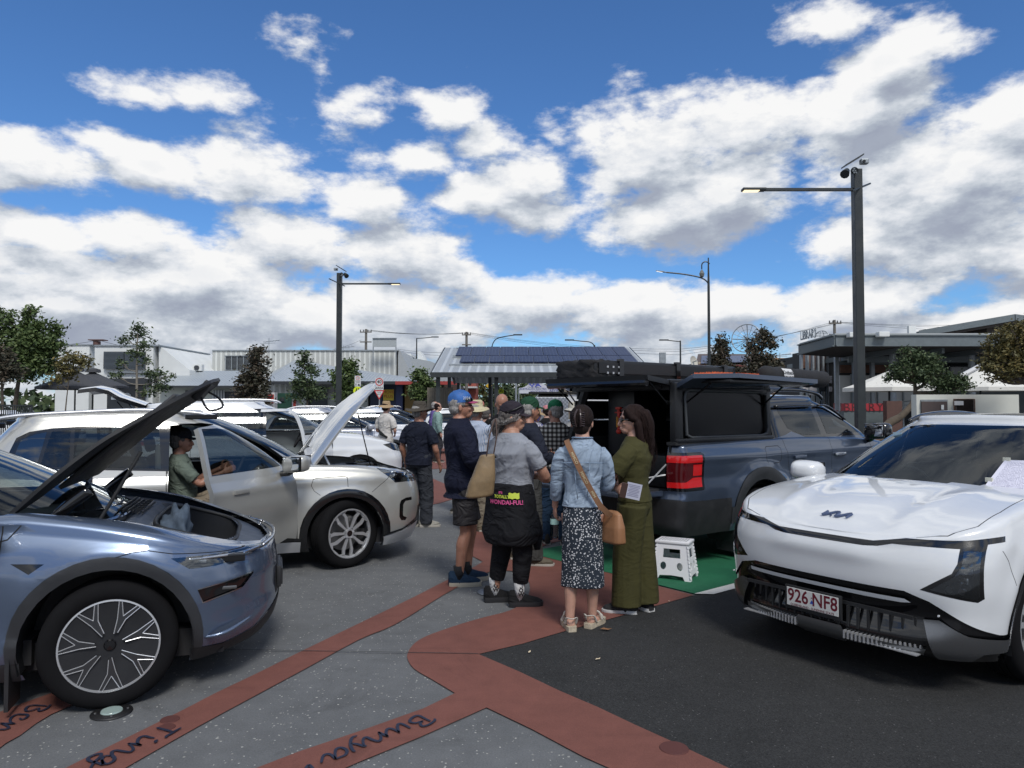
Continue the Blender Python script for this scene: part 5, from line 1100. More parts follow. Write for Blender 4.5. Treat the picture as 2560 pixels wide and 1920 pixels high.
# ------------------------------------------------------------------ silver family car, bonnet up and driver's door ajar
def silver_suv():
 c = Car('suv', (-2.092, 8.475, 22), 'silver white suv with raised bonnet and driver door open', 'car'); HW = .945
 wt = tab([(.18, .90), (.32, .955), (.50, .985), (.72, 1.0), (.88, .985), (1.0, .955), (1.10, .90), (1.2, .85)]); xfz = tab([(.15, .74), (.25, .86), (.45, .93), (.62, .95), (.78, .93), (.95, .86), (1.1, .78)]); xrz = tab([(.2, -3.45), (.5, -3.55), (.8, -3.55), (1.2, -3.45)])
 pl = tab([(-3.7, .93), (-3.0, .985), (-2, 1), (0, 1), (.4, .985), (.9, .95)])
 zs = tab([(-3.7, 1.12), (-2.5, 1.09), (-1, 1.07), (-.5, 1.075), (0, 1.06), (.35, 1.02), (.6, .95), (.86, .87)])
 def top(x, y): return zs(x)+.075*(1-(y/HW)**2)
 def disp(x, y, z, zn):
  if zn < 2:
   for ax in (0, -2.7):
    d = sqrt((x-ax)**2+(z-.36)**2); y += .022*exp(-((d-.44)/.07)**2)
   if -2.4 < x < -.4: y -= .028*gauss(z, .52, .16)*sstep(-2.4, -2.1, x)*sstep(-.4, -.7, x)
   y += .012*gauss(z, .93, .05)
  elif x > -.5: z += .018*gauss(y, .62, .07)*sstep(-.5, -.2, x)-.012*sstep(.5, .1, y)*sstep(-.3, .3, x)
  return x, y, z
 c.shell(0, xf=xfz, xr=xrz, w=lambda z, x: HW*wt(z)*pl(x), top=top, bot=lambda x, y: .20+.04*sstep(.3, .8, x), cf=.62, cr=.45, nf=2.7, nr=3.2, rr=.05, disp=disp, nz=30, ns=50)
 gxf = tab([(.95, -.12), (1.1, -.33), (1.3, -.66), (1.5, -1.08), (1.6, -1.36), (1.66, -1.62), (1.75, -1.9)]); gxr = tab([(.95, -3.44), (1.1, -3.40), (1.3, -3.30), (1.45, -3.18), (1.58, -3.06), (1.7, -2.8)])
 gw = tab([(1.0, .90), (1.1, .87), (1.25, .83), (1.4, .79), (1.52, .745), (1.6, .70), (1.7, .64)]); zr = tab([(-3.6, 1.50), (-3.3, 1.565), (-2.8, 1.615), (-2, 1.65), (-1.4, 1.63), (-1.0, 1.56)])
 c.shell(10, xf=gxf, xr=gxr, w=lambda z, x: gw(z)*(1-.03*sstep(-2.4, -3.4, x)), top=lambda x, y: zr(x)+.03*(1-(y/.7)**2), bot=lambda x, y: 1.02 if x < -.3 else 1.0, cf=.55, cr=.35, nf=2.6, nr=3.2, rr=.06, nz=20, ns=44)
 c.ready(lambda p: gxr(1.05)+.03 < p.x < gxf(1.05)-.02-.5*(abs(p.y)/.9)**3 and abs(p.y) < .86)
 S = 'side'; WZ = (10,)
 c.cut('window_trim', S, [(-3.05, 1.21), (-2.98, 1.41), (-2.88, 1.465), (-2.7, 1.495), (-2.1, 1.53), (-1.5, 1.53), (-1.2, 1.50), (-.98, 1.42), (-.70, 1.22), (-.545, 1.10), (-.56, 1.065), (-1.7, 1.07), (-2.78, 1.125), (-3.04, 1.17)], zones=(10, 11, 0, 1))
 c.cut('quarter_glass', S, [(-2.99, 1.215), (-2.94, 1.39), (-2.83, 1.44), (-2.74, 1.46), (-2.80, 1.145), (-2.97, 1.175)], zones=WZ)
 c.cut('rear_glass', S, [(-2.775, 1.145), (-2.70, 1.465), (-2.55, 1.48), (-2.54, 1.135)], zones=WZ)
 c.cut('rear_glass', S, [(-2.505, 1.133), (-2.515, 1.483), (-2.1, 1.505), (-1.80, 1.505), (-1.76, 1.095)], zones=WZ)
 c.cut('glass', S, [(-1.66, 1.085), (-1.66, 1.50), (-1.45, 1.50), (-1.22, 1.475), (-1.02, 1.40), (-.78, 1.22), (-.66, 1.10)], zones=WZ)
 c.cut('windscreen', 'front', [(-.70, 1.02), (-.60, 1.58), (.60, 1.58), (.70, 1.02)], zones=WZ, cond=lambda p: p.x > -1.9 and p.x > gxf(p.z)-.42, sides=0)
 c.cut('rear_screen', 'front', [(-.66, 1.14), (-.56, 1.50), (.56, 1.50), (.66, 1.14)], zones=WZ, cond=lambda p: p.x < -2.9 and p.x < gxr(p.z)+.3, sides=0)
 # doors
 c.cut('door', S, [(-1.70, .34), (-1.70, 1.51), (-1.42, 1.535), (-1.18, 1.50), (-.98, 1.43), (-.70, 1.23), (-.535, 1.10), (-.535, .98), (-.50, .80), (-.49, .34)], zones=(0, 1, 10), only=('body', 'window_trim'))
 for a in ([(-2.60, 1.10), (-2.60, .75), (-2.52, .62), (-2.35, .50), (-2.28, .34)], [(-1.72, 1.10), (-1.70, .34)], [(-1.71, 1.52), (-1.71, 1.05)]): c.cut('gap', S, a, line=.008, only=('body', 'door'))
 c.cut('gap', S, [(-.555, 1.03), (-.25, .86), (.42, .80), (.56, .90)], line=.005, only=('body',)) if 0 else None
 c.cut('charge_flap', S, [(-.33, .90), (-.31, .935), (-.02, .945), (.0, .92), (-.0, .80), (-.10, .815), (-.25, .79), (-.33, .83)], zones=(0,)) if 0 else None
 c.cut('gap', S, [(-.36, .88), (-.34, .945), (-.31, .955), (-.02, .965), (.01, .95), (.015, .855)], line=.006, only=('body',)); c.cut('gap', S, [(-.36, .88), (-.33, .825), (-.27, .78)], line=.005, only=('body',))
 c.cut('gap', S, [(.27, .79), (.44, .92), (.50, .99)], line=.005, only=('body',))
 for ax in (0, -2.7):
  c.cut('arch_trim', S, arc(ax, .36, .475, -22, 202, 20), zones=(0,)); c.cut('hole', S, arc(ax, .355, .40, -40, 220, 24), zones=(0,))
 c.cut('sill_trim', S, [(-2.30, .345), (-2.2, .37), (-2.0, .34), (-.75, .34), (-.62, .37), (-.44, .335), (-.42, .10), (-2.34, .10)], zones=(0,)); c.cut('sill_blade', S, [(-2.30, .31), (-.46, .31), (-.46, .19), (-2.3, .19)], zones=(0,))
 c.cut('front_lip', S, [(.40, .335), (.62, .37), (.75, .42), (1.0, .40), (1.0, .1), (.40, .1)], zones=(0,)); c.cut('lip_black', S, [(.40, .335), (.62, .37), (.78, .43), (.9, .47), (.9, .44), (.76, .40), (.62, .345), (.40, .31)], zones=(0,))
 c.cut('headlight', S, [(.33, 1.035), (.50, 1.04), (.72, .955), (.9, .90), (.9, .85), (.66, .875), (.53, .875), (.50, .905)], zones=(0, 1))
 c.cut('drl', S, [(.66, .70), (.60, .68), (.58, .64), (.58, .50), (.61, .455), (.66, .45), (.68, .48), (.635, .50), (.625, .52), (.625, .63), (.655, .665), (.74, .665), (.74, .70)], zones=(0,))
 c.cut('grille', 'front', [(-.55, .30), (-.62, .58), (.62, .58), (.55, .30)], zones=(0,), sides=0, cond=lambda p: p.x > .5)
 # bonnet opening
 hood = [(-.40, -.80), (-.2, -.835), (.15, -.82), (.40, -.76), (.58, -.66), (.73, -.50), (.82, -.3), (.85, 0), (.82, .3), (.73, .50), (.58, .66), (.40, .76), (.15, .82), (-.2, .835), (-.40, .80), (-.30, .62), (-.20, .35), (-.17, 0), (-.20, -.35), (-.30, -.62)]
 c.cut('hood', 'top', hood, zones=(1, 2), sides=0, cond=lambda p: p.z > .8)
 o = c.split({'body': ('body', P_silver, None, 0, .0, False), 'window_trim': ('window_surround', K_gloss, None, .001, 0, True), 'quarter_glass': ('quarter_window', G_priv, None, .003, 0, True), 'rear_glass': ('rear_side_window', G_tint, None, .003, 0, True), 'glass': ('window', G_tint, 'door', .003, 0, True),
   'windscreen': ('windscreen', G_clear, None, 0, 0, False), 'rear_screen': ('rear_window', G_priv, None, 0, 0, False), 'door': ('door', (P_silver, K_int), None, .002, .05, True), 'gap': ('panel_gaps', K_gap, None, -.004, 0, False), 'charge_flap': ('charge_flap', P_silver, None, 0, 0, True),
   'arch_trim': ('wheel_arch_trim', K_gloss, None, .008, 0, True), 'sill_trim': ('sill_trim', K_gloss, None, .003, 0, True), 'sill_blade': ('sill_blade', K_alu, None, .012, 0, True), 'front_lip': ('bumper_lip', K_alu, None, .02, .0, False), 'lip_black': ('bumper_trim', K_gloss, None, .006, 0, False), 'headlight': ('headlight', G_lens, None, .002, 0, True), 'drl': ('bumper_vent', K_gloss, None, -.008, 0, True),
   'grille': ('grille', K_matt, None, .004, 0, False), 'hood': ('bonnet', (P_silver, K_matt), None, .0, .022, False)})
 R_ = c.root
 hd = o[('hood', 0)]; rehinge(hd, (-.32, 0, 1.09), Matrix.Rotation(radians(-57), 4, 'Y'))
 # door swung open about its front edge (viewer side)
 d = o[('door', -1)]; rehinge(d, (-.50, -.93, .7), Matrix.Rotation(radians(49), 4, 'Z') @ Matrix.Rotation(radians(0), 4, 'X'))
 MB().box((-.72, -.952, .915), (.17, .012, .034), bev=.006).build('door_handle', P_silver, R_, True) if 0 else None
 h_ = MB().box((-1.35+.5, -.015, .22), (.20, .012, .04), bev=.008).build('door_handle', P_silver, d, True, 40)
 MB().box((-.55, -.03, -.1), (1.1, .04, .9)).build('door_card', K_int, d) if 0 else None
 mirror(d, (-.22, -.03, .40), -1, P_silver)
 # open doorway: frame, far window shows
 MB().box((-1.79, -.72, .85), (.08, .14, .95), Matrix.Shear('XY', 4, (0, 0)) if 0 else None, bev=.03).build('door_pillar', P_silver, R_, True, 40)
 # engine bay
 MB().box((.16, 0, .72), (.95, 1.40, .36)).build('engine_bay', K_int, R_); mb = MB(); rnd = random.Random(3)
 for k in range(16): mb.box((rnd.uniform(-.2, .55), rnd.uniform(-.6, .6), .93), (rnd.uniform(.08, .24), rnd.uniform(.08, .3), .12), bev=.015)
 mb.build('engine_covers', K_matt, R_); MB().box((-.05, -.66, 1.03), (.50, .05, .03)).build('fender_rail', K_alu, R_)
 MB().tube([(-.12, -.68, 1.02), (-.16, -.66, 1.10), (-.20, -.64, 1.18)], .014, 6).build('bonnet_hinge', P_silver, R_)
 p = V((.33, -.60, .98)); MB().tube([p, (.18, -.55, 1.62)], .007, 6).build('prop_rod', K_gloss, R_)
 # lamps
 for sg in (-1, 1):
  hl = MB(); hl.box((.50, sg*.80, .94), (.24, .10, .08), bev=.02); hl.build('lamp_inner', K_gloss, R_); l2 = MB(); [l2.cyl((.50+.07*k, sg*(.83-.05*k), .945), (.54+.07*k, sg*(.86-.05*k), .945), .026, 12) for k in range(3)]; l2.build('lamp_reflector', K_chr, R_, True, 40); MB().tube([(.38, sg*.868, 1.0), (.55, sg*.83, .985), (.68, sg*.74, .955)], .008, 5).build('light_strip', K_chr, R_)
 for ax, st in ((0, 24), (-2.7, 0)):
  liner(R_, ax, .405, .93)
  for sg in (-1, 1): wheel(R_, (ax, sg*.825, .362), .362, .235, .262, 'ten', sg, radians(st))
 cabin(R_, -.4, -3.2, .86, .42, [(-1.55, .38), (-1.62, -.38), (-2.5, .38), (-2.5, -.38)], (-.72, 1.02), -1)
 MB().box((-1.5, 0, .30), (3.9, 1.5, .16)).build('underbody', K_int, R_)
 for sg in (-1, 1):
  mb = MB(); ps = catmull([(-3.30, sg*.66, 1.55), (-3.0, sg*.665, 1.612), (-2.5, sg*.665, 1.645), (-2.0, sg*.66, 1.665), (-1.5, sg*.65, 1.64), (-1.28, sg*.64, 1.585)], 5); mb.tube(ps, .022, 8, flat=.8); mb.build('roof_rail', K_alu, R_, True)
  for x in (-3.24, -2.62, -1.42): z_ = min(ps, key=lambda q: abs(q.x-x)).z; MB().box((x, sg*.66, z_-.035), (.30, .028, .05), bev=.008).build('rail_foot', K_gloss, R_)
 return c
silver_suv()
# ------------------------------------------------------------------ blue electric crossover, front boot open
def blue_ev():
 c = Car('electric_car', (-2.574, 4.98, 18.5), 'metallic blue electric car with its bonnet raised over the front boot', 'car'); HW = .965
 wt = tab([(.15, .86), (.24, .92), (.36, .965), (.55, .995), (.75, 1.0), (.88, .975), (.98, .93), (1.1, .86)]); xfz = tab([(.10, .66), (.2, .84), (.30, .905), (.40, .925), (.50, .915), (.62, .915), (.72, .90), (.80, .86), (.95, .80)]); xrz = tab([(.2, -3.6), (.5, -3.74), (.8, -3.74), (1.2, -3.6)])
 pl = tab([(-3.8, .93), (-3.0, .99), (-2, 1), (0, 1), (.4, .975), (.7, .95), (.95, .93)]); zs = tab([(-3.8, 1.08), (-2.5, 1.06), (-1, 1.05), (-.5, 1.06), (-.3, 1.04), (0, .995), (.25, .94), (.45, .885), (.65, .825), (.8, .785), (.95, .75)])
 def top(x, y): return zs(x)+.035*(1-(y/HW)**2)*sstep(1.0, .4, x)
 def disp(x, y, z, zn):
  if zn < 2:
   d = sqrt(x*x+(z-.36)**2); y += .018*exp(-((d-.50)/.06)**2)*(1 if z < .9 else .6)
   d = sqrt((x+2.89)**2+(z-.36)**2); y += .018*exp(-((d-.50)/.06)**2)
   if x < -.45: y -= .025*gauss(z, .50, .14)
   if x > .45: k = sstep(.45, .62, x); y += .010*gauss(z, .64, .05)*k-.016*gauss(z, .47, .08)*k; x += .0*k
  if zn >= 1: z += .030*gauss(y, .80, .10)*sstep(.55, .1, x)*sstep(-.9, -.5, x)
  return x, y, z
 c.shell(0, xf=xfz, xr=xrz, w=lambda z, x: HW*wt(z)*pl(x), top=top, bot=lambda x, y: .19+.02*sstep(.4, .9, x), cf=.62, cr=.5, nf=2.35, nr=3.0, rr=.055, disp=disp, nz=34, ns=56, na=18)
 gxf = tab([(.95, .05), (1.05, -.12), (1.2, -.42), (1.4, -.86), (1.52, -1.18), (1.6, -1.55), (1.7, -1.9)]); gxr = tab([(.95, -3.7), (1.1, -3.6), (1.3, -3.3), (1.45, -2.9), (1.55, -2.5)])
 gw = tab([(1.0, .89), (1.08, .86), (1.25, .79), (1.4, .72), (1.52, .655), (1.6, .60)]); zr = tab([(-3.6, 1.35), (-3, 1.50), (-2.3, 1.60), (-1.7, 1.625), (-1.3, 1.57), (-.9, 1.44)])
 c.shell(10, xf=gxf, xr=gxr, w=lambda z, x: gw(z), top=lambda x, y: zr(x)+.03*(1-(y/.7)**2), bot=lambda x, y: .99, cf=.62, cr=.4, nf=2.2, nr=3.0, rr=.05, nz=20, ns=40)
 c.ready(lambda p: gxr(1.05)+.03 < p.x < gxf(1.03)-.02-.62*(abs(p.y)/.9)**2.4 and abs(p.y) < .85)
 S = 'side'
 c.cut('window_trim', S, [(-3.1, 1.10), (-2.95, 1.30), (-2.4, 1.46), (-1.6, 1.515), (-1.30, 1.47), (-.95, 1.28), (-.66, 1.10), (-.63, 1.06), (-3.1, 1.07)], zones=(10,))
 c.cut('glass', S, [(-3.0, 1.12), (-2.9, 1.28), (-2.4, 1.435), (-1.75, 1.48), (-1.75, 1.09)], zones=(10,)); c.cut('glass', S, [(-1.68, 1.09), (-1.68, 1.485), (-1.32, 1.44), (-1.0, 1.27), (-.78, 1.11), (-.78, 1.09)], zones=(10,))
 c.cut('windscreen', 'front', [(-.84, 1.0), (-.80, 1.12), (-.62, 1.53), (.62, 1.53), (.80, 1.12), (.84, 1.0)], zones=(10,), sides=0, cond=lambda p: p.x > gxf(p.z)-.52)
 c.cut('windscreen', 'top', [(-1.9, -.56), (-1.9, .56), (-1.2, .64), (-1.2, -.64)], zones=(11, 12), sides=0)
 for a in ([(-.53, 1.04), (-.525, .80), (-.52, .24)], [(-1.70, 1.06), (-1.70, .24)], [(-.445, 1.04), (-.50, .97), (-.58, .95)]): c.cut('gap', S, a, line=.007)
 c.cut('gap', S, [(.02, .845), (.12, .87), (.20, .875), (.33, .845), (.60, .82), (.78, .81)], line=.005)
 c.cut('camera', S, [(-.47, .845), (-.31, .835), (-.38, .785)], zones=(0,));
 for ax in (0, -2.89):
  c.cut('arch_trim', S, arc(ax, .36, .495, -16, 196, 22), zones=(0,)); c.cut('hole', S, arc(ax, .345, .44, -40, 220, 26), zones=(0,))
 c.cut('sill_trim', S, [(-2.5, .30), (-.43, .30), (-.43, .1), (-2.5, .1)], zones=(0,))
 c.cut('splitter', S, [(.42, .285), (.60, .262), (.78, .30), (.88, .37), (1.0, .46), (1.0, .05), (.42, .05)], zones=(0,)); c.cut('splitter', 'front', [(-.9, .05), (-.9, .25), (-.6, .24), (.6, .24), (.9, .25), (.9, .05)], zones=(0,), sides=0, cond=lambda p: p.x > .6)
 c.cut('headlight', S, [(.32, .822), (.42, .752), (.56, .748), (.72, .765), (.84, .785), (.84, .812), (.72, .808), (.55, .815)], zones=(0, 1)); c.cut('headlight', 'front', [(-.62, .775), (-.62, .812), (.62, .812), (.62, .775)], zones=(0, 1), sides=0, cond=lambda p: p.x > .6)
 c.cut('vent', S, [(.465, .625), (.60, .64), (.77, .655), (.71, .585), (.495, .55)], zones=(0,)); c.cut('vent_rim', S, [(.465, .632), (.77, .664), (.70, .578), (.492, .541)], zones=(0,), only=('body',))
 c.cut('plate_recess', 'front', [(-.28, .42), (-.28, .60), (.28, .60), (.28, .42)], zones=(0,), sides=0, cond=lambda p: p.x > .5)
 hood = [(-.46, -.76), (-.3, -.775), (-.05, -.77), (.2, -.745), (.40, -.69), (.58, -.60), (.70, -.50), (.80, -.32), (.845, 0), (.80, .32), (.70, .50), (.58, .60), (.40, .69), (.2, .745), (-.05, .77), (-.3, .775), (-.46, .76), (-.28, .6), (-.14, .35), (-.09, 0), (-.14, -.35), (-.28, -.6)]
 c.cut('hood', 'top', hood, zones=(1, 2), sides=0, cond=lambda p: p.z > .70)
 o = c.split({'body': ('body', P_blue, None, 0, 0, False), 'window_trim': ('window_surround', K_gloss, None, .001, 0, True), 'glass': ('window', G_tint, None, .003, 0, True), 'windscreen': ('windscreen', G_clear, None, .001, 0, False), 'gap': ('panel_gaps', K_gap, None, -.003, 0, False), 'camera': ('side_camera', K_gloss, None, -.006, 0, True),
   'arch_trim': ('wheel_arch_trim', K_clad, None, .006, 0, True), 'sill_trim': ('sill_trim', K_clad, None, .002, 0, True), 'splitter': ('splitter', K_matt, None, .004, 0, False), 'headlight': ('headlight', G_lens, None, .001, 0, False), 'vent': ('lamp_housing', K_gloss, None, -.012, 0, True), 'vent_rim': ('lamp_rim', K_chr, None, -.002, 0, True), 'plate_recess': ('plate_recess', K_matt, None, .002, 0, False), 'hood': ('bonnet', (P_blue, K_matt), None, 0, .021, False)})
 R_ = c.root; hd = o[('hood', 0)]; rehinge(hd, (-.43, 0, 1.05), Matrix.Rotation(radians(-51.5), 4, 'Y')); hd.location.x = -.50; hd.location.z = 1.075
 # underside of the bonnet: latch, bracket, hinge arms
 MB().box((1.14, 0, -.25), (.16, .34, .05), bev=.015).build('latch_bracket', K_matt, hd); MB().tube(catmull([(1.10, -.10, -.27), (1.06, -.10, -.37), (1.13, .0, -.42), (1.16, .08, -.36), (1.15, .10, -.27)], 4), .008, 6).build('latch_loop', K_matt, hd, True)
 MB().box((.62, 0, .0), (.86, 1.0, .03), Matrix.Rotation(.17, 4, 'Y'), bev=.02).build('inner_brace', K_matt, hd, True, 40)
 MB().tube(catmull([(-.30, -.66, .93), (-.34, -.665, 1.02), (-.28, -.67, 1.10), (-.16, -.66, 1.20)], 5), [.022]*16, 8, flat=1.6).build('hinge_arm', K_gloss, R_, True); MB().tube(catmull([(-.30, .66, .93), (-.34, .665, 1.02), (-.28, .67, 1.10), (-.16, .66, 1.20)], 5), [.022]*16, 8, flat=1.6).build('hinge_arm', K_gloss, R_, True)
 MB().tube([(-.12, -.60, 1.0), (.10, -.56, 1.42)], .011, 8).build('gas_strut', K_matt, R_)
 # front boot surround with opening
 M_tub = mat('satin slate tub plastic', (.035, .045, .065), .42, var=.1, bump=.1, bscale=250); st = .0125
 def hole(x, y): return .16 < x < .66-.10*(abs(y)/.52)**2 and abs(y) < .54-.06*sstep(.5, .66, x)
 H2 = [(p[0]*.985+.0, p[1]*.985) for p in hood]; mb = MB(); idx = {};
 nx, ny = int(1.4/st), int(1.7/st)
 for i in range(nx):
  for j in range(ny):
   x = -.48+i*st; y = -.85+j*st
   if inpoly(x+st/2, y+st/2, H2) and not hole(x+st/2, y+st/2):
    q = []
    for (a, b) in ((0, 0), (1, 0), (1, 1), (0, 1)):
     k = (i+a, j+b)
     if k not in idx: X, Y_ = x+a*st, y+b*st; idx[k] = len(mb.v); mb.v.append((X, Y_, top(X, Y_)-.035-(.10*sstep(.02, -.10, X)*sstep(.74, .60, abs(Y_)))-.03*gauss(X, .12, .04)*(abs(Y_) < .56)))
     q.append(idx[k])
    mb.f.append(q); mb.mi.append(0)
 mb.build('boot_surround', M_tub, R_, True, fix=False)
 rimp = []
 for k in range(48): a = 2*pi*k/48; ca, sa = cos(a), sin(a); rho = (abs(ca)**5+abs(sa)**5)**-.2; X = .40+.25*rho*ca; Y_ = .545*rho*sa*(1-.10*sstep(.5, .66, X)); rimp.append((X, Y_, top(X, Y_)-.038))
 mb = MB(); mb.tube(rimp+[rimp[0]], .014, 6, False); mb.build('tub_seal', K_matt, R_, True); mb = MB(); mb.rings([[V((.40+(p[0]-.40)*k, p[1]*k, p[2]-dz)) for p in rimp] for k, dz in ((1, 0), (.93, .10), (.88, .34), (.02, .35))], False); mb.build('boot_tub', mat('dark carpet', (.010, .012, .016), .95), R_, True, fix=False)
 mb = MB(); [mb.box((-.07+.026*k, .05, top(-.07, 0)-.012+.0*k-.006*k), (.009, .70-.03*k, .012)) for k in range(6)]; [mb.box((-.01, y*.1, top(0, 0)-.012), (.13, .008, .010)) for y in range(-2, 4)]; mb.build('air_grille', K_matt, R_)
 # folded fabric bag in the boot
 bm = bmesh.new(); bmesh.ops.create_icosphere(bm, subdivisions=4, radius=1)
 for v in bm.verts:
  nz_ = mnoise.noise(v.co*1.7)*.5+mnoise.noise(v.co*4)*.22; v.co = V((v.co.x*.10, v.co.y*.14, v.co.z*.17*(1.1 if v.co.z > 0 else 1)))*(1+nz_)
 MB().addbm(bm, Matrix.Translation((.26, -.10, .82))).build('folded_bag', mat('blue grey fabric', (.06, .085, .12), .85, var=.3, vscale=20), R_, True)
 # cowl, wipers
 mb = MB(); mb.tube(catmull([(-.30, .55, .99), (-.22, .2, 1.02), (-.16, -.15, 1.0), (-.20, -.5, .985)], 5), .016, 6); mb.tube([(-.2, -.45, 1.0), (-.10, -.2, .99)], .012, 6); mb.build('wiper', K_gloss, R_, True); mb = MB(); mb.box((-.22, 0, .93), (.22, 1.2, .1), bev=.02); mb.ell((-.10, -.28, .97), (.08, .10, .03)); mb.build('cowl', K_matt, R_, True, 50)
 # lamps
 for sg in (-1, 1):
  MB().box((.55, sg*.79, .78), (.34, .06, .05), Matrix.Identity(4), bev=.01).build('lamp_inner', K_gloss, R_)
  mb = MB(); mb.tube(catmull([(.40, sg*.895, .80), (.55, sg*.85, .80), (.70, sg*.74, .795), (.80, sg*.55, .793)], 5), .010, 6); mb.build('light_strip', K_chr, R_, True); mb = MB(); [mb.box((.48+.06*k, sg*(.845-.035*k), .775), (.05, .02, .026), bev=.006) for k in range(3)]; mb.build('lamp_module', K_chr, R_, True, 40)
  mb = MB(); mb.tube(catmull([(.50, sg*.88, .335), (.62, sg*.86, .35), (.76, sg*.74, .40)], 5), [.004+.010*sin(pi*k/10) for k in range(11)], 6); mb.build('bumper_blade', P_blue, R_, True)
  mirror(R_, (-.62, sg*.93, 1.06), sg, P_blue)
 MB().tube(catmull([(.82, -.5, .793), (.875, -.25, .795), (.89, 0, .795), (.875, .25, .795), (.82, .5, .793)], 5), .011, 6).build('light_strip', K_chr, R_, True)
 for sg in (-1, 1): MB().box((.615, sg*.832, .607), (.12, .010, .020), Matrix.Identity(4), bev=.006).build('fog_lamp', K_disc, R_, True, 40)
 pl_ = MB().box((.945, 0, .51), (.012, .37, .115), bev=.003).build('number_plate', K_matt, R_); MB().box((.925, 0, .51), (.03, .40, .15), bev=.01).build('plate_holder', K_matt, R_, True, 40)
 for ax, st_ in ((0, 8), (-2.89, 0)):
  liner(R_, ax, .445, .95)
  for sg in (-1, 1): wheel(R_, (ax, sg*.835, .356), .356, .245, .258, 'aero', sg, radians(st_))
 MB().box((-.48, -.84, .19), (.02, .2, .28)).build('mud_flap', K_matt, R_)
 cabin(R_, -.4, -3.2, .88, .40, [(-1.6, .38), (-1.6, -.38)], (-.75, .98), -1, mat('pale seat', (.20, .21, .23), .6)); MB().box((-1.4, 0, .28), (4.0, 1.5, .16)).build('underbody', K_int, R_)
blue_ev()
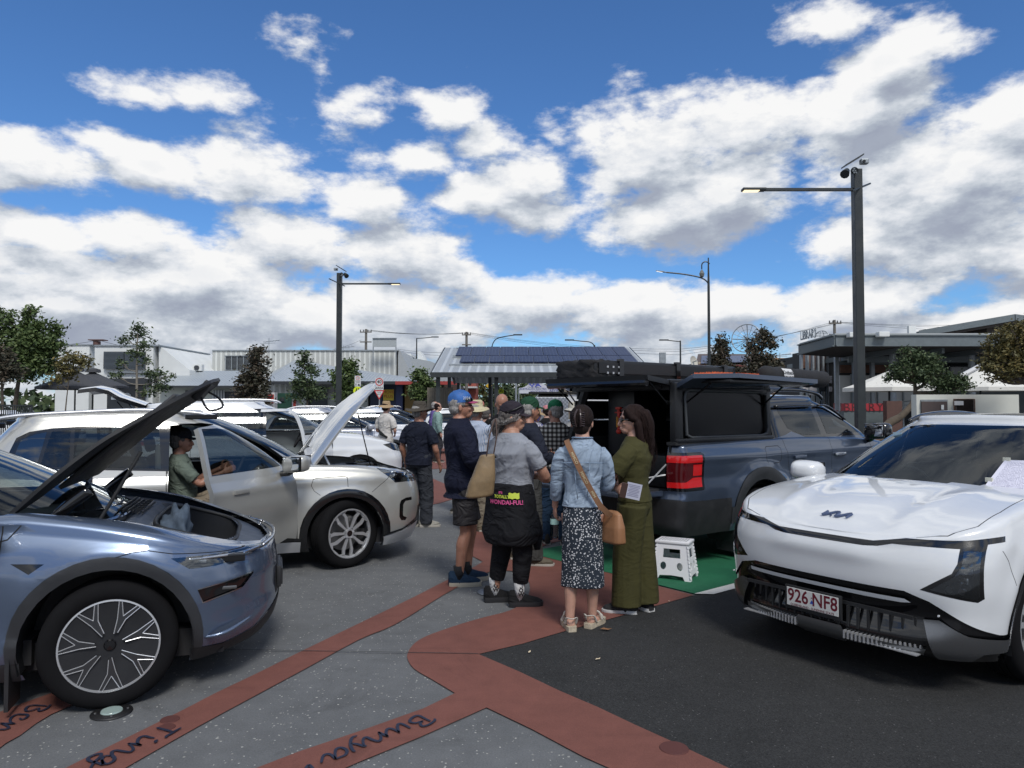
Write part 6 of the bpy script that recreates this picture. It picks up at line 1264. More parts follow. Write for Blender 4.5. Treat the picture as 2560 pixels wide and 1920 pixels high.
# ------------------------------------------------------------------ white electric suv facing the viewer
def white_ev():
 c = Car('electric_suv', (2.737, 5.234, 214.9), 'white electric suv facing the viewer with paper sheet taped inside its windscreen', 'car'); HW = .9375
 wt = tab([(.15, .90), (.3, .955), (.45, .98), (.65, 1.0), (.85, .995), (.98, .97), (1.08, .93), (1.2, .88)]); xfz = tab([(.12, .70), (.20, .82), (.28, .905), (.36, .915), (.50, .90), (.62, .905), (.75, .895), (.84, .865), (.92, .82), (1.05, .76)]); xrz = tab([(.2, -3.5), (.5, -3.6), (.8, -3.6), (1.2, -3.5)])
 pl = tab([(-3.7, .94), (-3.0, .99), (-2, 1), (0, 1), (.4, .99), (.75, .975), (.95, .96)]); zs = tab([(-3.7, 1.14), (-2.5, 1.13), (-1, 1.12), (-.45, 1.115), (0, 1.085), (.3, 1.045), (.5, 1.0), (.65, .955), (.78, .90), (.95, .84)])
 def top(x, y): return zs(x)+.05*(1-(y/HW)**2)*sstep(1.0, .4, x)
 def disp(x, y, z, zn):
  if zn < 2:
   for ax in (0, -2.75): d = sqrt((x-ax)**2+(z-.36)**2); y += .018*exp(-((d-.50)/.07)**2)
   if x > .6 and z < .95:
    k = sstep(.6, .8, x); x -= .035*gauss(z, .44, .10)*k*sstep(.80, .6, y); x += .02*gauss(z, .80, .07)*sstep(.5, .2, y)
  else:
   if x > -.3: z += (.013*gauss(y, .50-.12*x, .06)-.007*gauss(y, .36-.10*x, .12))*sstep(-.3, .1, x)*sstep(.85, .6, x)
  return x, y, z
 c.shell(0, xf=xfz, xr=xrz, w=lambda z, x: HW*wt(z)*pl(x), top=top, bot=lambda x, y: .20, cf=.50, cr=.45, nf=2.75, nr=3.2, rr=.05, disp=disp, nz=36, ns=46, na=30, ncap=18)
 gxf = tab([(1.0, -.04), (1.08, -.20), (1.22, -.52), (1.36, -.85), (1.47, -1.13), (1.55, -1.35), (1.63, -1.7)]); gxr = tab([(1.0, -3.5), (1.2, -3.45), (1.4, -3.3), (1.6, -3.05), (1.68, -2.8)])
 gw = tab([(1.0, .86), (1.12, .83), (1.3, .77), (1.45, .715), (1.55, .67), (1.66, .60)]); zr = tab([(-3.5, 1.50), (-3, 1.57), (-2.2, 1.61), (-1.6, 1.595), (-1.25, 1.54), (-1.0, 1.47)])
 c.shell(10, xf=gxf, xr=gxr, w=lambda z, x: gw(z), top=lambda x, y: zr(x)+.03*(1-(y/.7)**2), bot=lambda x, y: 1.04, cf=.50, cr=.35, nf=2.5, nr=3.2, rr=.05, nz=24, ns=36, na=22)
 c.ready(lambda p: gxr(1.1)+.03 < p.x < gxf(1.10)-.02-.5*(abs(p.y)/.86)**2.6 and abs(p.y) < .82)
 S = 'side'
 c.cut('window_trim', S, [(-3.3, 1.16), (-3.2, 1.38), (-3.0, 1.49), (-1.6, 1.535), (-1.34, 1.49), (-.94, 1.27), (-.64, 1.13), (-.6, 1.12), (-3.3, 1.12)], zones=(10,)); c.cut('glass', S, [(-3.0, 1.15), (-2.95, 1.46), (-1.8, 1.505), (-1.8, 1.15)], zones=(10,)); c.cut('glass', S, [(-1.72, 1.15), (-1.72, 1.505), (-1.38, 1.46), (-1.03, 1.27), (-.84, 1.16)], zones=(10,))
 c.cut('windscreen_band', 'front', [(-.83, 1.05), (-.79, 1.15), (-.66, 1.51), (-.40, 1.54), (.40, 1.54), (.66, 1.51), (.79, 1.15), (.83, 1.05)], zones=(10, 11, 12), sides=0, cond=lambda p: p.x > gxf(min(p.z, 1.6))-.44)
 c.cut('windscreen', 'front', [(-.745, 1.10), (-.72, 1.15), (-.635, 1.50), (-.35, 1.545), (.35, 1.545), (.635, 1.50), (.72, 1.15), (.745, 1.10)], zones=(10, 11, 12), sides=0, cond=lambda p: p.x > gxf(min(p.z, 1.6))-.44)
 for ax in (0, -2.75):
  c.cut('arch_trim', S, [(ax+.50, .20)]+arc(ax, .37, .475, -5, 185, 18)+[(ax-.50, .20)], zones=(0,)); c.cut('hole', S, arc(ax, .355, .41, -40, 220, 24), zones=(0,))
 c.cut('gap', S, [(-.50, 1.10), (-.49, .75), (-.46, .30)], line=.007); c.cut('gap', S, [(.42, .66), (.46, .80), (.50, .86)], line=.005)
 F = 'front'; fr = lambda p: p.x > .45
 # light signature: black band under the bonnet edge running into the corner lamps
 for sg in (-1, 1):
  band = [(0, .872), (0, .838), (.28, .838), (.36, .845), (.44, .868), (.765, .872), (.765, .79), (.745, .735), (.60, .625), (.845, .578), (.868, .60), (.862, .90), (1.0, .93), (1.0, .96), (.78, .918), (.50, .905), (.40, .885), (.33, .872)]
  c.cut('lamp_band', F, [(sg*a, b) for a, b in band], zones=(0, 1), sides=(sg,), cond=fr)
  c.cut('lamp_lens', F, [(sg*a, b) for a, b in [(.782, .862), (.782, .78), (.757, .72), (.65, .632), (.838, .592), (.853, .61), (.848, .862)]], zones=(0, 1), sides=(sg,), cond=fr)
 low = [(-.62, .565), (-.50, .60), (.50, .60), (.60, .565), (.90, .38), (.90, .17), (-.90, .17), (-.90, .38)]
 low = [(-.80, .45), (-.68, .565), (-.52, .605), (.52, .605), (.64, .56), (.90, .385), (1.0, .36), (1.0, .1), (-1.0, .1), (-1.0, .36), (-.90, .385)]
 c.cut('lower_grille', F, low, zones=(0,), sides=0, cond=fr); c.cut('grille_blade', F, [(-.56, .563), (.52, .563), (.55, .545), (.50, .538), (-.56, .538)], zones=(0,), sides=0, cond=fr)
 for sg in (-1, 1): c.cut('corner_blade', F, [(sg*a, b) for a, b in [(.60, .45), (.68, .458), (.80, .385), (1.0, .335), (1.0, .285), (.84, .28), (.79, .235), (.66, .235)]], zones=(0,), sides=(sg,), cond=fr)
 c.cut('skid_bar', F, [(-.60, .300), (-.17, .285), (-.15, .32), (.15, .32), (.17, .285), (.62, .285), (.60, .25), (.17, .235), (.14, .215), (-.14, .215), (-.17, .235), (-.60, .25)], zones=(0,), sides=0, cond=fr)
 c.cut('gap', 'top', [(-.1, -.80), (.3, -.82), (.55, -.80), (.70, -.70), (.76, -.55)], line=.006, zones=(1, 2)); c.cut('gap', 'top', [(-.1, .80), (.3, .82), (.55, .80), (.70, .70), (.76, .55)], line=.006, zones=(1, 2))
 o = c.split({'body': ('body', P_white, None, 0, 0, False), 'window_trim': ('window_surround', K_gloss, None, .001, 0, True), 'glass': ('window', G_priv, None, .003, 0, True), 'windscreen_band': ('windscreen_band', K_gloss, None, .001, 0, False), 'windscreen': ('windscreen', G_clear, None, .002, 0, False), 'arch_trim': ('wheel_arch_trim', K_gloss, None, .008, 0, True), 'gap': ('panel_gaps', K_gap, None, -.003, 0, False),
   'lamp_band': ('lamp_band', K_gloss, None, .001, 0, False), 'lamp_lens': ('headlight', G_lens, None, .003, 0, True), 'lower_grille': ('lower_grille', K_gloss, None, -.012, 0, False), 'grille_blade': ('grille_blade', P_white, None, .012, 0, False), 'corner_blade': ('corner_blade', mat('satin grey alloy', (.22, .225, .235), .26, .85), None, .014, 0, True), 'skid_bar': ('skid_bar', mat('satin dark silver', (.20, .205, .21), .3, .8), None, .012, 0, False)})
 R_ = c.root
 for sg in (-1, 1):
  mb = MB(); mb.box((.58, sg*.74, .70), (.12, .20, .26), bev=.03); mb.build('lamp_inner', K_gloss, R_, True, 40); mb = MB(); [mb.box((.665-.015*k, sg*(.76+.03*(k % 2)), .80-.06*k), (.03, .05, .04), bev=.01) for k in range(4)]; [mb.cyl((.675, sg*(.70+.07*k), .625), (.70, sg*(.70+.07*k), .625), .020, 10) for k in range(2)]; mb.build('lamp_module', K_chr, R_, True, 40)
  mirror(R_, (-.58, sg*.90, 1.10), sg, P_white, s=1.05); mb = MB(); mb.cyl((.85, sg*.71, .50), (.857, sg*.71, .50), .006, 12); mb.build('parking_sensor', P_white2, R_)
  mb = MB(); ps = catmull([(-1.45, sg*.57, 1.565), (-1.7, sg*.575, 1.615), (-2.2, sg*.575, 1.64), (-2.8, sg*.565, 1.615), (-3.1, sg*.555, 1.555)], 5); mb.tube(ps, .022, 8); mb.build('roof_rail', K_gloss, R_, True)
 for sg in (-1, 1):
  mb = MB(); [mb.box((.905-.10*(k/24)**3, sg*k*.0245, .272), (.03, .010, .05)) for k in range(7, 25)]; mb.box((.865, sg*.38, .25), (.05, .44, .006)); mb.build('skid_fins', K_alu, R_)
 mb = MB()
 for k in range(-9, 10): mb.box((.892-.09*(abs(k)/9)**3, k*.062, .385), (.02, .012, .13))
 mb.box((.872, 0, .46), (.02, 1.15, .02)); mb.build('grille_vanes', K_matt, R_)
 # number plate with dealer frame
 pp = V((.925, -.04, .425)); M = Matrix(((0, 0, 1, pp.x), (1, 0, 0, pp.y), (0, 1, 0, pp.z), (0, 0, 0, 1)))
 pf = MB().box((pp.x-.012, pp.y, pp.z), (.02, .40, .158), bev=.006).build('plate_frame', K_matt, R_, True, 40); pt = MB().box((pp.x-.001, pp.y, pp.z+.006), (.006, .366, .118), bev=.002).build('number_plate', mat('plate white', (.58, .58, .56), .35), pf)
 Mr = mat('plate maroon', (.12, .004, .014), .5); text('lettering', '926', .118, M @ Matrix.Translation((-.10, .014, .0025)) @ Matrix.Diagonal((.86, 1, 1, 1)), Mr, pt, offset=.0022); text('lettering', 'NF8', .118, M @ Matrix.Translation((.09, .014, .0025)) @ Matrix.Diagonal((.86, 1, 1, 1)), Mr, pt, offset=.0022, spacing=1.02); text('lettering', 'QUEENSLAND - SUNSHINE STATE', .0205, M @ Matrix.Translation((0, -.044, .0025)), Mr, pt, offset=.0004); text('lettering', 'KIPPA-RING', .013, M @ Matrix.Translation((0, -.072, .0)), K_chr, pf) if 0 else None
 mb = MB(); mb.add([(pp.x+.003, pp.y-.013, pp.z-.012), (pp.x+.003, pp.y+.013, pp.z-.012), (pp.x+.003, pp.y, pp.z+.014)], [(0, 1, 2)]); mb.build('state_badge', mat('badge blue', (.02, .07, .35), .4), pt); mb = MB(); mb.cyl((pp.x+.002, pp.y, pp.z+.026), (pp.x+.004, pp.y, pp.z+.026), .004, 8); mb.build('badge_dot', Mr, pt)
 # maker's emblem laid on the bonnet nose
 def hoodpt(a, b): X = .70-b*.9; Y_ = a; return V((X, Y_, top(X, Y_)+.012))
 def em(u, v): return hoodpt((u-578)*.00033, (235-(v-.16*(u-265)))*.0006-.01)
 mb = MB()
 for q in ([(350, 160), (285, 232), (360, 228), (530, 192), (610, 202), (560, 277), (630, 282), (800, 243), (862, 243), (800, 312)], [(430, 215), (485, 264)]):
  for (a, b), (c_, d_) in zip(q, q[1:]): mb.tube([em(a, b), em(c_, d_)], .0085, 6, flat=.4, up=(1, 0, .2))
 mb.build('emblem', mat('emblem steel blue', (.10, .13, .22), .3, .7), R_, fix=False)
 # cabin
 cabin(R_, -.5, -3.3, .85, .44, [(-1.55, .38), (-1.55, -.38), (-2.4, .38), (-2.4, -.38)], (-.70, 1.06), -1, mat('grey seat', (.07, .075, .085), .6))
 MB().box((-1.24, 0, 1.44), (.10, .22, .06), bev=.02).build('rear_view_mirror', K_int, R_, True, 40); MB().box((-2.35, 0, 1.49), (1.6, 1.0, .02)).build('headlining', mat('grey headlining', (.10, .10, .10), .9), R_)
 sv = V((1, 0, 1.0)).normalized()
 n = V((.72, 0, .69)).normalized();
 def wsp(y, z, off=.012): X = gxf(z)-.50*(1-(1-(abs(y)/(gw(z)))**2.5)**(1/2.5)); return V((X, y, z))+V((.62, y*.4, .75)).normalized()*off
 mb = MB(); N = 8; ys = [.50-.36*i/N for i in range(N+1)]; zz = [1.115+.185*j/N for j in range(N+1)]; ys = [.46+.26*i/N for i in range(N+1)]
 for j in range(N+1):
  for i in range(N+1): mb.v.append(tuple(wsp(ys[i]-.02*(j/N-.5), zz[j])))
 for j in range(N):
  for i in range(N): a = j*(N+1)+i; mb.f.append([a, a+1, a+N+2, a+N+1]); mb.mi.append(0)
 Mp = mat('printed paper', (.62, .62, .72), .8); tp = NT(Mp.node_tree); tcn = tp.n('ShaderNodeTexCoord'); uvs = tp.n('ShaderNodeSeparateXYZ'); tp.l(tcn.outputs['UV'], uvs.inputs[0]); u_, v_ = uvs.outputs[0], uvs.outputs[1]
 lines = tp.m('LESS_THAN', tp.m('FRACT', tp.m('MULTIPLY', v_, 26.0)), .45); wordn = tp.noise(tp.vm('MULTIPLY', tcn.outputs['UV'], (60, 26, 1)), 1.0, 2, .6); msk = tp.m('MULTIPLY', tp.m('MULTIPLY', lines, tp.m('GREATER_THAN', wordn, .47)), tp.m('MULTIPLY', tp.m('MULTIPLY', tp.m('GREATER_THAN', u_, .08), tp.m('LESS_THAN', u_, .90)), tp.m('LESS_THAN', v_, .93)))
 tp.l(tp.mix(tp.m('MULTIPLY', msk, .75), (.62, .62, .72, 1), (.10, .10, .2, 1)), bsdf(Mp).inputs['Base Color'])
 po = mb.build('taped_notice', Mp, None, True, fix=False); uv = po.data.uv_layers.new(name='UVMap')
 for lp in po.data.loops: uv.data[lp.index].uv = (1-(lp.vertex_index % (N+1))/N, (lp.vertex_index//(N+1))/N)
 po.parent = R_
 for (a, b) in ((.46, 1.30), (.60, 1.30), (.465, 1.17)): q = wsp(a, b, .016); MB().box(tuple(q), (.02, .045, .03)).build('tape', mat('masking tape', (.6, .6, .5), .6), po)
 MB().box(tuple(wsp(-.55, 1.45, .006)), (.012, .07, .035)).build('windscreen_sticker', mat('pale sticker', (.4, .55, .65), .5), R_)
 for ax, st_ in ((0, -4), (-2.75, 0)):
  liner(R_, ax, .415, .92)
  for sg in (-1, 1): wheel(R_, (ax, sg*.81, .36), .36, .235, .25, 'five', sg, radians(st_))
 MB().box((-1.35, 0, .30), (4.1, 1.5, .16)).build('underbody', K_int, R_)
white_ev()
# ------------------------------------------------------------------ dark blue pickup with open canopy
def pickup():
 c = Car('pickup_truck', (4.705, 10.756, 37.1), 'dark blue double cab pickup with black canopy hatches and tailgate open', 'pickup'); HW = .955
 wt = tab([(.30, .93), (.45, .97), (.7, 1.0), (.95, .995), (1.15, .985), (1.25, .97), (1.32, .95)]); xfz = tab([(.2, .8), (.5, .92), (.9, .92), (1.2, .80)]); xrz = tab([(.3, -4.42), (.5, -4.50), (.74, -4.50), (.78, -4.47), (1.0, -4.48), (1.3, -4.46)])
 pl = tab([(-4.6, .965), (-3.9, .985), (-2.5, 1), (0, 1), (.9, .95)]); zs = tab([(-4.6, 1.29), (-4.0, 1.315), (-2.9, 1.325), (-2.5, 1.33), (-.7, 1.28), (-.2, 1.22), (.5, 1.12), (.9, 1.0)])
 def top(x, y): return zs(x)+.03*(1-(y/HW)**2)*sstep(-2.8, -2.4, x)
 def disp(x, y, z, zn):
  if zn < 2:
   for ax in (0, -3.07): d = sqrt((x-ax)**2+(z-.42)**2); y += .035*exp(-((d-.56)/.09)**2)
   y += .016*gauss(z, 1.16, .05)-.012*gauss(z, .95, .08)
  return x, y, z
 c.shell(0, xf=xfz, xr=xrz, w=lambda z, x: HW*wt(z)*pl(x), top=top, bot=lambda x, y: .36, cf=.5, cr=.16, nf=3, nr=3.2, rr=.04, disp=disp, nz=30, ns=60, na=10)
 gxf = tab([(1.2, -.12), (1.35, -.32), (1.5, -.62), (1.65, -.95), (1.76, -1.25), (1.85, -1.6)]); gxr = tab([(1.2, -2.72), (1.4, -2.72), (1.7, -2.70), (1.85, -2.66)])
 gw = tab([(1.25, .88), (1.4, .83), (1.6, .77), (1.75, .71), (1.85, .66)]); zr = tab([(-2.8, 1.80), (-2.2, 1.835), (-1.6, 1.83), (-1.2, 1.77)])
 c.shell(10, xf=gxf, xr=gxr, w=lambda z, x: gw(z), top=lambda x, y: zr(x)+.03*(1-(y/.7)**2), bot=lambda x, y: 1.24, cf=.45, cr=.12, nf=2.6, nr=3.0, rr=.06, nz=18, ns=30, na=10)
 c.ready(lambda p: (-2.70 < p.x < gxf(1.3)-.02-.45*(abs(p.y)/.88)**2.6 and abs(p.y) < .84) or (-4.43 < p.x < -2.78 and abs(p.y) < .84))
 S = 'side'
 c.cut('window_trim', S, [(-2.74, 1.80), (-2.2, 1.80), (-1.45, 1.78), (-1.25, 1.72), (-.42, 1.32), (-2.0, 1.32), (-2.30, 1.40), (-2.45, 1.36), (-2.74, 1.32)], zones=(10, 11)); c.cut('glass', S, [(-2.48, 1.67), (-1.72, 1.69), (-1.66, 1.35), (-2.08, 1.35), (-2.36, 1.44)], zones=(10,)); c.cut('glass', S, [(-1.60, 1.69), (-1.36, 1.68), (-.72, 1.36), (-1.52, 1.35)], zones=(10,))
 c.cut('windscreen', 'front', [(-.80, 1.3), (-.66, 1.72), (.66, 1.72), (.80, 1.3)], zones=(10,), sides=0, cond=lambda p: p.x > gxf(p.z)-.35)
 for a in ([(-2.62, 1.33), (-2.55, 1.05), (-2.50, .85), (-2.38, .42)], [(-1.60, 1.33), (-1.57, .42)], [(-.62, 1.28), (-.60, .45)], [(-3.0, 1.22), (-2.97, 1.245), (-2.74, 1.245), (-2.70, 1.22), (-2.70, 1.08), (-2.74, 1.055), (-2.86, 1.05)], [(-3.0, 1.22), (-3.0, 1.12), (-2.97, 1.06)]): c.cut('gap', S, a, line=.007)
 c.cut('tail_frame', S, [(-4.6, .83), (-4.6, 1.225), (-4.13, 1.225), (-4.085, 1.20), (-4.085, .85), (-4.10, .83)], zones=(0,)); c.cut('tail_dark', S, [(-4.58, .86), (-4.58, 1.195), (-4.13, 1.195), (-4.115, 1.18), (-4.115, .87), (-4.13, .86)], zones=(0,))
 for q in ([(-4.58, .86), (-4.58, .915), (-4.36, .92), (-4.26, .965), (-4.125, .965), (-4.125, .865)], [(-4.26, .985), (-4.125, .985), (-4.125, 1.10), (-4.26, 1.10)], [(-4.50, 1.12), (-4.50, 1.19), (-4.125, 1.19), (-4.125, 1.12)]): c.cut('tail_red', S, q, zones=(0,))
 for ax in (0, -3.07):
  c.cut('arch_trim', S, [(ax+.60, .45), (ax+.60, .62)]+arc(ax, .44, .585, 18, 162, 14)+[(ax-.60, .62), (ax-.60, .45)], zones=(0,)); c.cut('hole', S, arc(ax, .40, .485, -40, 220, 24), zones=(0,))
 c.cut('bumper', S, [(-4.7, .74), (-4.05, .72), (-3.66, .72), (-3.66, .2), (-4.7, .2)], zones=(0,)); c.cut('bumper', 'front', [(-.9, .2), (-.9, .74), (.9, .74), (.9, .2)], zones=(0,), sides=0, cond=lambda p: p.x < -4.2); c.cut('sill_trim', S, [(-2.48, .56), (-.6, .56), (-.6, .2), (-2.48, .2)], zones=(0,))
 c.cut('hole', 'front', [(-.74, .82), (-.74, 1.4), (.74, 1.4), (.74, .82)], zones=(0, 1, 2), sides=0, cond=lambda p: p.x < -4.3)
 M_red = mat('tail lamp red', (.48, .010, .012), .15, coat=.8, emit=(.9, .02, .015), estr=.05); M_redd = mat('smoked red lens', (.07, .004, .006), .15, coat=.8)
 o = c.split({'body': ('body', P_navy, None, 0, 0, False), 'window_trim': ('window_surround', K_gloss, None, .001, 0, True), 'glass': ('window', G_tint, None, .003, 0, True), 'windscreen': ('windscreen', G_clear, None, .001, 0, False), 'gap': ('panel_gaps', K_gap, None, -.003, 0, False), 'tail_frame': ('tail_lamp', K_gloss, None, .004, 0, True), 'tail_dark': ('smoked_lens', M_redd, 'tail_frame', .007, 0, True), 'tail_red': ('red_lens', M_red, 'tail_frame', .009, 0, True),
   'arch_trim': ('wheel_arch_trim', K_clad, None, .010, 0, True), 'bumper': ('rear_bumper', K_matt, None, .004, 0, False), 'sill_trim': ('sill_trim', K_matt, None, .004, 0, True)})
 R_ = c.root
 # load bed
 M_bed = mat('bed liner', (.014, .015, .017), .8, bump=.3, bscale=120)
 mb = MB(); mb.box((-3.6, 0, .80), (1.66, 1.5, .03)); [mb.box((-3.6, sg*.765, 1.05), (1.66, .03, .52)) for sg in (-1, 1)]; mb.box((-2.78, 0, 1.05), (.03, 1.5, .52)); [mb.box((-3.6, sg*.80, 1.315), (1.70, .12, .03)) for sg in (-1, 1)]; mb.build('bed_liner', M_bed, R_)
 tg = MB().box((-4.72, 0, .80), (.50, 1.42, .06), bev=.015).build('tailgate', P_navy, R_, True, 40); mb = MB(); mb.box((-4.72, 0, .835), (.44, 1.36, .02)); [mb.box((-4.90+.09*k, 0, .848), (.03, 1.2, .008)) for k in range(5)]; mb.build('tailgate_liner', M_bed, tg); MB().box((-4.50, 0, .40), (.10, .6, .08), bev=.02).build('tow_bar', K_matt, R_); [MB().tube([(-4.46, sg*.74, 1.1), (-4.80, sg*.70, .84)], .008, 5).build('tailgate_cable', K_alu, R_) for sg in (-1, 1)]
 MB().tube(catmull([(-4.50, -.70, .99), (-4.55, -.80, 1.0), (-4.62, -.62, .96), (-4.70, -.45, .93)], 4), .008, 6).build('white_cable', mat('white cable', (.6, .6, .6), .5), R_, True)
 # canopy
 K_can = mat('satin black canopy', (.010, .011, .013), .38, var=.1, bump=.05, bscale=200); ZC = 1.96
 can = MB(); can.box((-3.56, 0, ZC), (1.74, 1.56, .05), bev=.02); can.box((-2.74, 0, 1.64), (.05, 1.6, .62)); can.box((-3.57, 0, ZC-.06), (1.70, 1.50, .05)); cn = can.build('canopy', K_can, R_, True, 30)
 mb = MB()
 for sg in (-1,):
  mb.box((-4.36, sg*.80, 1.63), (.13, .08, .62), bev=.02); mb.box((-2.78, sg*.80, 1.63), (.10, .08, .62), bev=.02); mb.box((-3.57, sg*.80, 1.90), (1.7, .08, .10), bev=.02); mb.box((-3.57, sg*.82, 1.345), (1.7, .10, .045), bev=.015)
 mb.tube([(-4.38, .80, 1.33), (-4.36, .56, 1.93)], .055, 6); mb.box((-4.40, 0, 1.93), (.08, 1.3, .10), bev=.02); mb.build('canopy_frame', K_can, cn, True, 40)
 mb = MB(); [mb.box((-3.55, .80-.10*((z-1.33)/.6), z+h/2), (1.62, .03, h)) for z, h in ((1.33, .20), (1.545, .225), (1.785, .16))]; mb.build('far_side_panel', K_can, cn)
 # raised side hatches and rear hatch
 for sg in (-1, 1):
  mb = MB(); ps = [(-4.40, -.82, 1.93), (-4.40, -1.05, 2.03), (-4.15, -1.42, 2.03), (-2.72, -1.42, 2.0), (-2.72, -.82, 1.93)]; th = .045; top_ = [V((p[0], p[1]*-sg*-1 if sg > 0 else p[1], p[2])) for p in ps]
  ps = [(p[0], abs(p[1])*sg, p[2]) for p in ps]; n = len(ps); mb.add(ps+[(p[0], p[1], p[2]-th) for p in ps], [tuple(range(n)), tuple(range(2*n-1, n-1, -1))]+[(i, n+i, n+(i+1) % n, (i+1) % n) for i in range(n)]); hh = mb.build('side_hatch', P_navy, cn)
  mb = MB(); mb.box((-3.5, sg*1.16, 1.955), (1.44, .40, .03), bev=.01); mb.build('hatch_liner', K_can, hh); [MB().tube([(a, sg*.80, 1.70), (b, sg*1.15, 1.96)], .010, 6).build('gas_strut', K_gloss, hh) for a, b in ((-4.28, -4.20), (-2.86, -2.90))]
 # seal frame of the near side opening with the rubber lip
 mb = MB(); fr_ = [(-4.25, -.845, 1.40), (-4.28, -.845, 1.80), (-4.26, -.845, 1.855), (-4.20, -.845, 1.875), (-2.92, -.845, 1.86), (-2.84, -.845, 1.83), (-2.80, -.845, 1.46), (-2.83, -.845, 1.39), (-2.92, -.845, 1.37), (-4.18, -.845, 1.375), (-4.25, -.845, 1.40)]; mb.tube(fr_, .016, 6, False); mb.build('seal_frame', mat('grey rubber lip', (.05, .055, .06), .5), cn, True); MB().box((-3.54, -.81, 1.62), (1.42, .01, .5)).build('side_pane', mat('near black pane', (.004, .004, .005), .2, spec=.3), cn)
 rh = MB(); rh.add([(-4.38, -.76, 1.97), (-4.80, -.80, 2.02), (-4.80, .80, 2.02), (-4.38, .76, 1.97), (-4.38, -.76, 1.92), (-4.79, -.80, 1.965), (-4.79, .80, 1.965), (-4.38, .76, 1.92)], [(0, 1, 2, 3), (7, 6, 5, 4), (0, 4, 5, 1), (1, 5, 6, 2), (2, 6, 7, 3), (3, 7, 4, 0)]); rh = rh.build('rear_hatch', K_can, cn); MB().tube([(-4.79, -.78, 1.94), (-4.79, .75, 1.94)], .035, 8).build('hatch_spoiler', K_gloss, rh); [MB().tube([(-4.42, sg*.74, 1.72), (-4.70, sg*.74, 1.95)], .010, 6).build('gas_strut', K_gloss, rh) for sg in (-1, 1)]
 # fitted drawers and panel inside
 mb = MB(); mb.box((-3.9, .18, 1.52), (.55, .42, .76), bev=.01); mb.box((-3.55, -.2, 1.0), (1.4, .70, .34), bev=.01); dr = mb.build('drawer_unit', K_can, cn, True, 30)
 lm_ = MB(); lm_.tube([(-4.19, .20, 1.42), (-4.19, .20, 1.66)], .020, 8); lm_.box((-4.19, .20, 1.68), (.04, .075, .03), bev=.006); lm_.ell((-4.19, .20, 1.41), (.03, .035, .03)); lm_.box((-4.19, .20, 1.63), (.03, .10, .012)); lm_ = lm_.build('rescue_tool', mat('signal red plastic', (.55, .035, .02), .4), None, True, 50); lm_.parent = cn; MB().box((-4.215, .20, 1.52), (.012, .02, .12)).build('yellow_sleeve', mat('yellow orange sleeve', (.6, .25, .02), .5), lm_)
 mb = MB(); mb.box((-3.4, .2, 1.40), (.5, .34, .24), bev=.06); mb.build('cargo_bag', mat('dark canvas', (.02, .02, .022), .9), cn, True, 50)
 # roof rack loads: separate things
 def onroof(o, lab, cat):
  o.matrix_world = R_.matrix_basis @ o.matrix_basis if o.parent is None else o.matrix_basis; return tag(o, lab, cat)
 mb = MB(); mb.box((-3.30, .48, 2.115), (2.62, .62, .24), bev=.03); mb.box((-3.30, .16, 2.14), (2.5, .02, .12)); k = mb.build('rooftop_case', K_can, None, True, 35); tag(k, 'long black hard case strapped along the far side of the canopy roof', 'roof case'); k.location = R_.location; k.rotation_euler = R_.rotation_euler
 mb = MB(); [mb.box((-4.42+.09*(i % 3)+(.0 if i < 3 else 0), .146, 2.085+.07*(i//3)), (.022, .012, .022)) for i in range(6)]; mb.build('bolt', K_alu, k); [MB().box((x, .16, 2.12), (.07, .05, .26)).build('strap_plate', K_gloss, k) for x in (-4.2, -3.2, -2.25)]
 bm = bmesh.new(); bmesh.ops.create_cube(bm, size=1); bmesh.ops.subdivide_edges(bm, edges=bm.edges[:], cuts=6, use_grid_fill=True)
 for v in bm.verts: v.co = V((v.co.x*.30, v.co.y*.60, v.co.z*.21))+V((mnoise.noise(v.co*6), mnoise.noise(v.co*6+V((3, 0, 0))), mnoise.noise(v.co*6+V((0, 5, 0)))))*.035
 MB().addbm(bm, Matrix.Translation((-4.50, .47, 2.125))).build('canvas_cover', mat('black canvas', (.014, .014, .016), .85, bump=.4, bscale=40), k, True)
 mb = MB(); mb.box((-2.98, -.42, 2.055), (.95, .32, .05), bev=.01); rnd = random.Random(4)
 for i in range(34):
  for j in range(4): mb.add([(-3.43+i*.027-.009, -.55+j*.085-.01, 2.075), (-3.43+i*.027+.009, -.55+j*.085-.01, 2.075), (-3.43+i*.027+.009, -.55+j*.085+.012, 2.075), (-3.43+i*.027-.009, -.55+j*.085+.012, 2.075), (-3.43+i*.027, -.55+j*.085, 2.075+.030)], [(0, 1, 4), (1, 2, 4), (2, 3, 4), (3, 0, 4)])
 k = mb.build('recovery_boards', mat('bright orange plastic', (.62, .13, .035), .5)); tag(k, 'orange studded recovery boards lying flat on the canopy roof', 'recovery boards'); k.location = R_.location; k.rotation_euler = R_.rotation_euler; MB().cyl((-3.04, -.56, 2.04), (-3.04, -.56, 2.15), .016, 8).build('board_pin', K_gloss, k)
 mb = MB(); ps = [V((-2.52+1.62*i/20, -.58+.10*i/20, 2.085-.02*i/20+.006*sin(i*1.7))) for i in range(21)]; mb.tube(ps, [.075]+[.112+.006*sin(i*2.1) for i in range(19)]+[.07], 18); k = mb.build('awning_bag', mat('black canvas', (.014, .014, .016), .85), None, True); tag(k, 'rolled black awning bag with white name tag above the cab roof', 'awning bag'); k.location = R_.location; k.rotation_euler = R_.rotation_euler
 lb_ = MB(); n = 8; A_ = [(-.118*sin(radians(-50+100*j/n)-0), .118*cos(0)) for j in range(n+1)]
 def bagp(u, a): return V((-2.52+1.62*u, -.58+.10*u-.122*cos(a), 2.085-.02*u+.122*sin(a)))
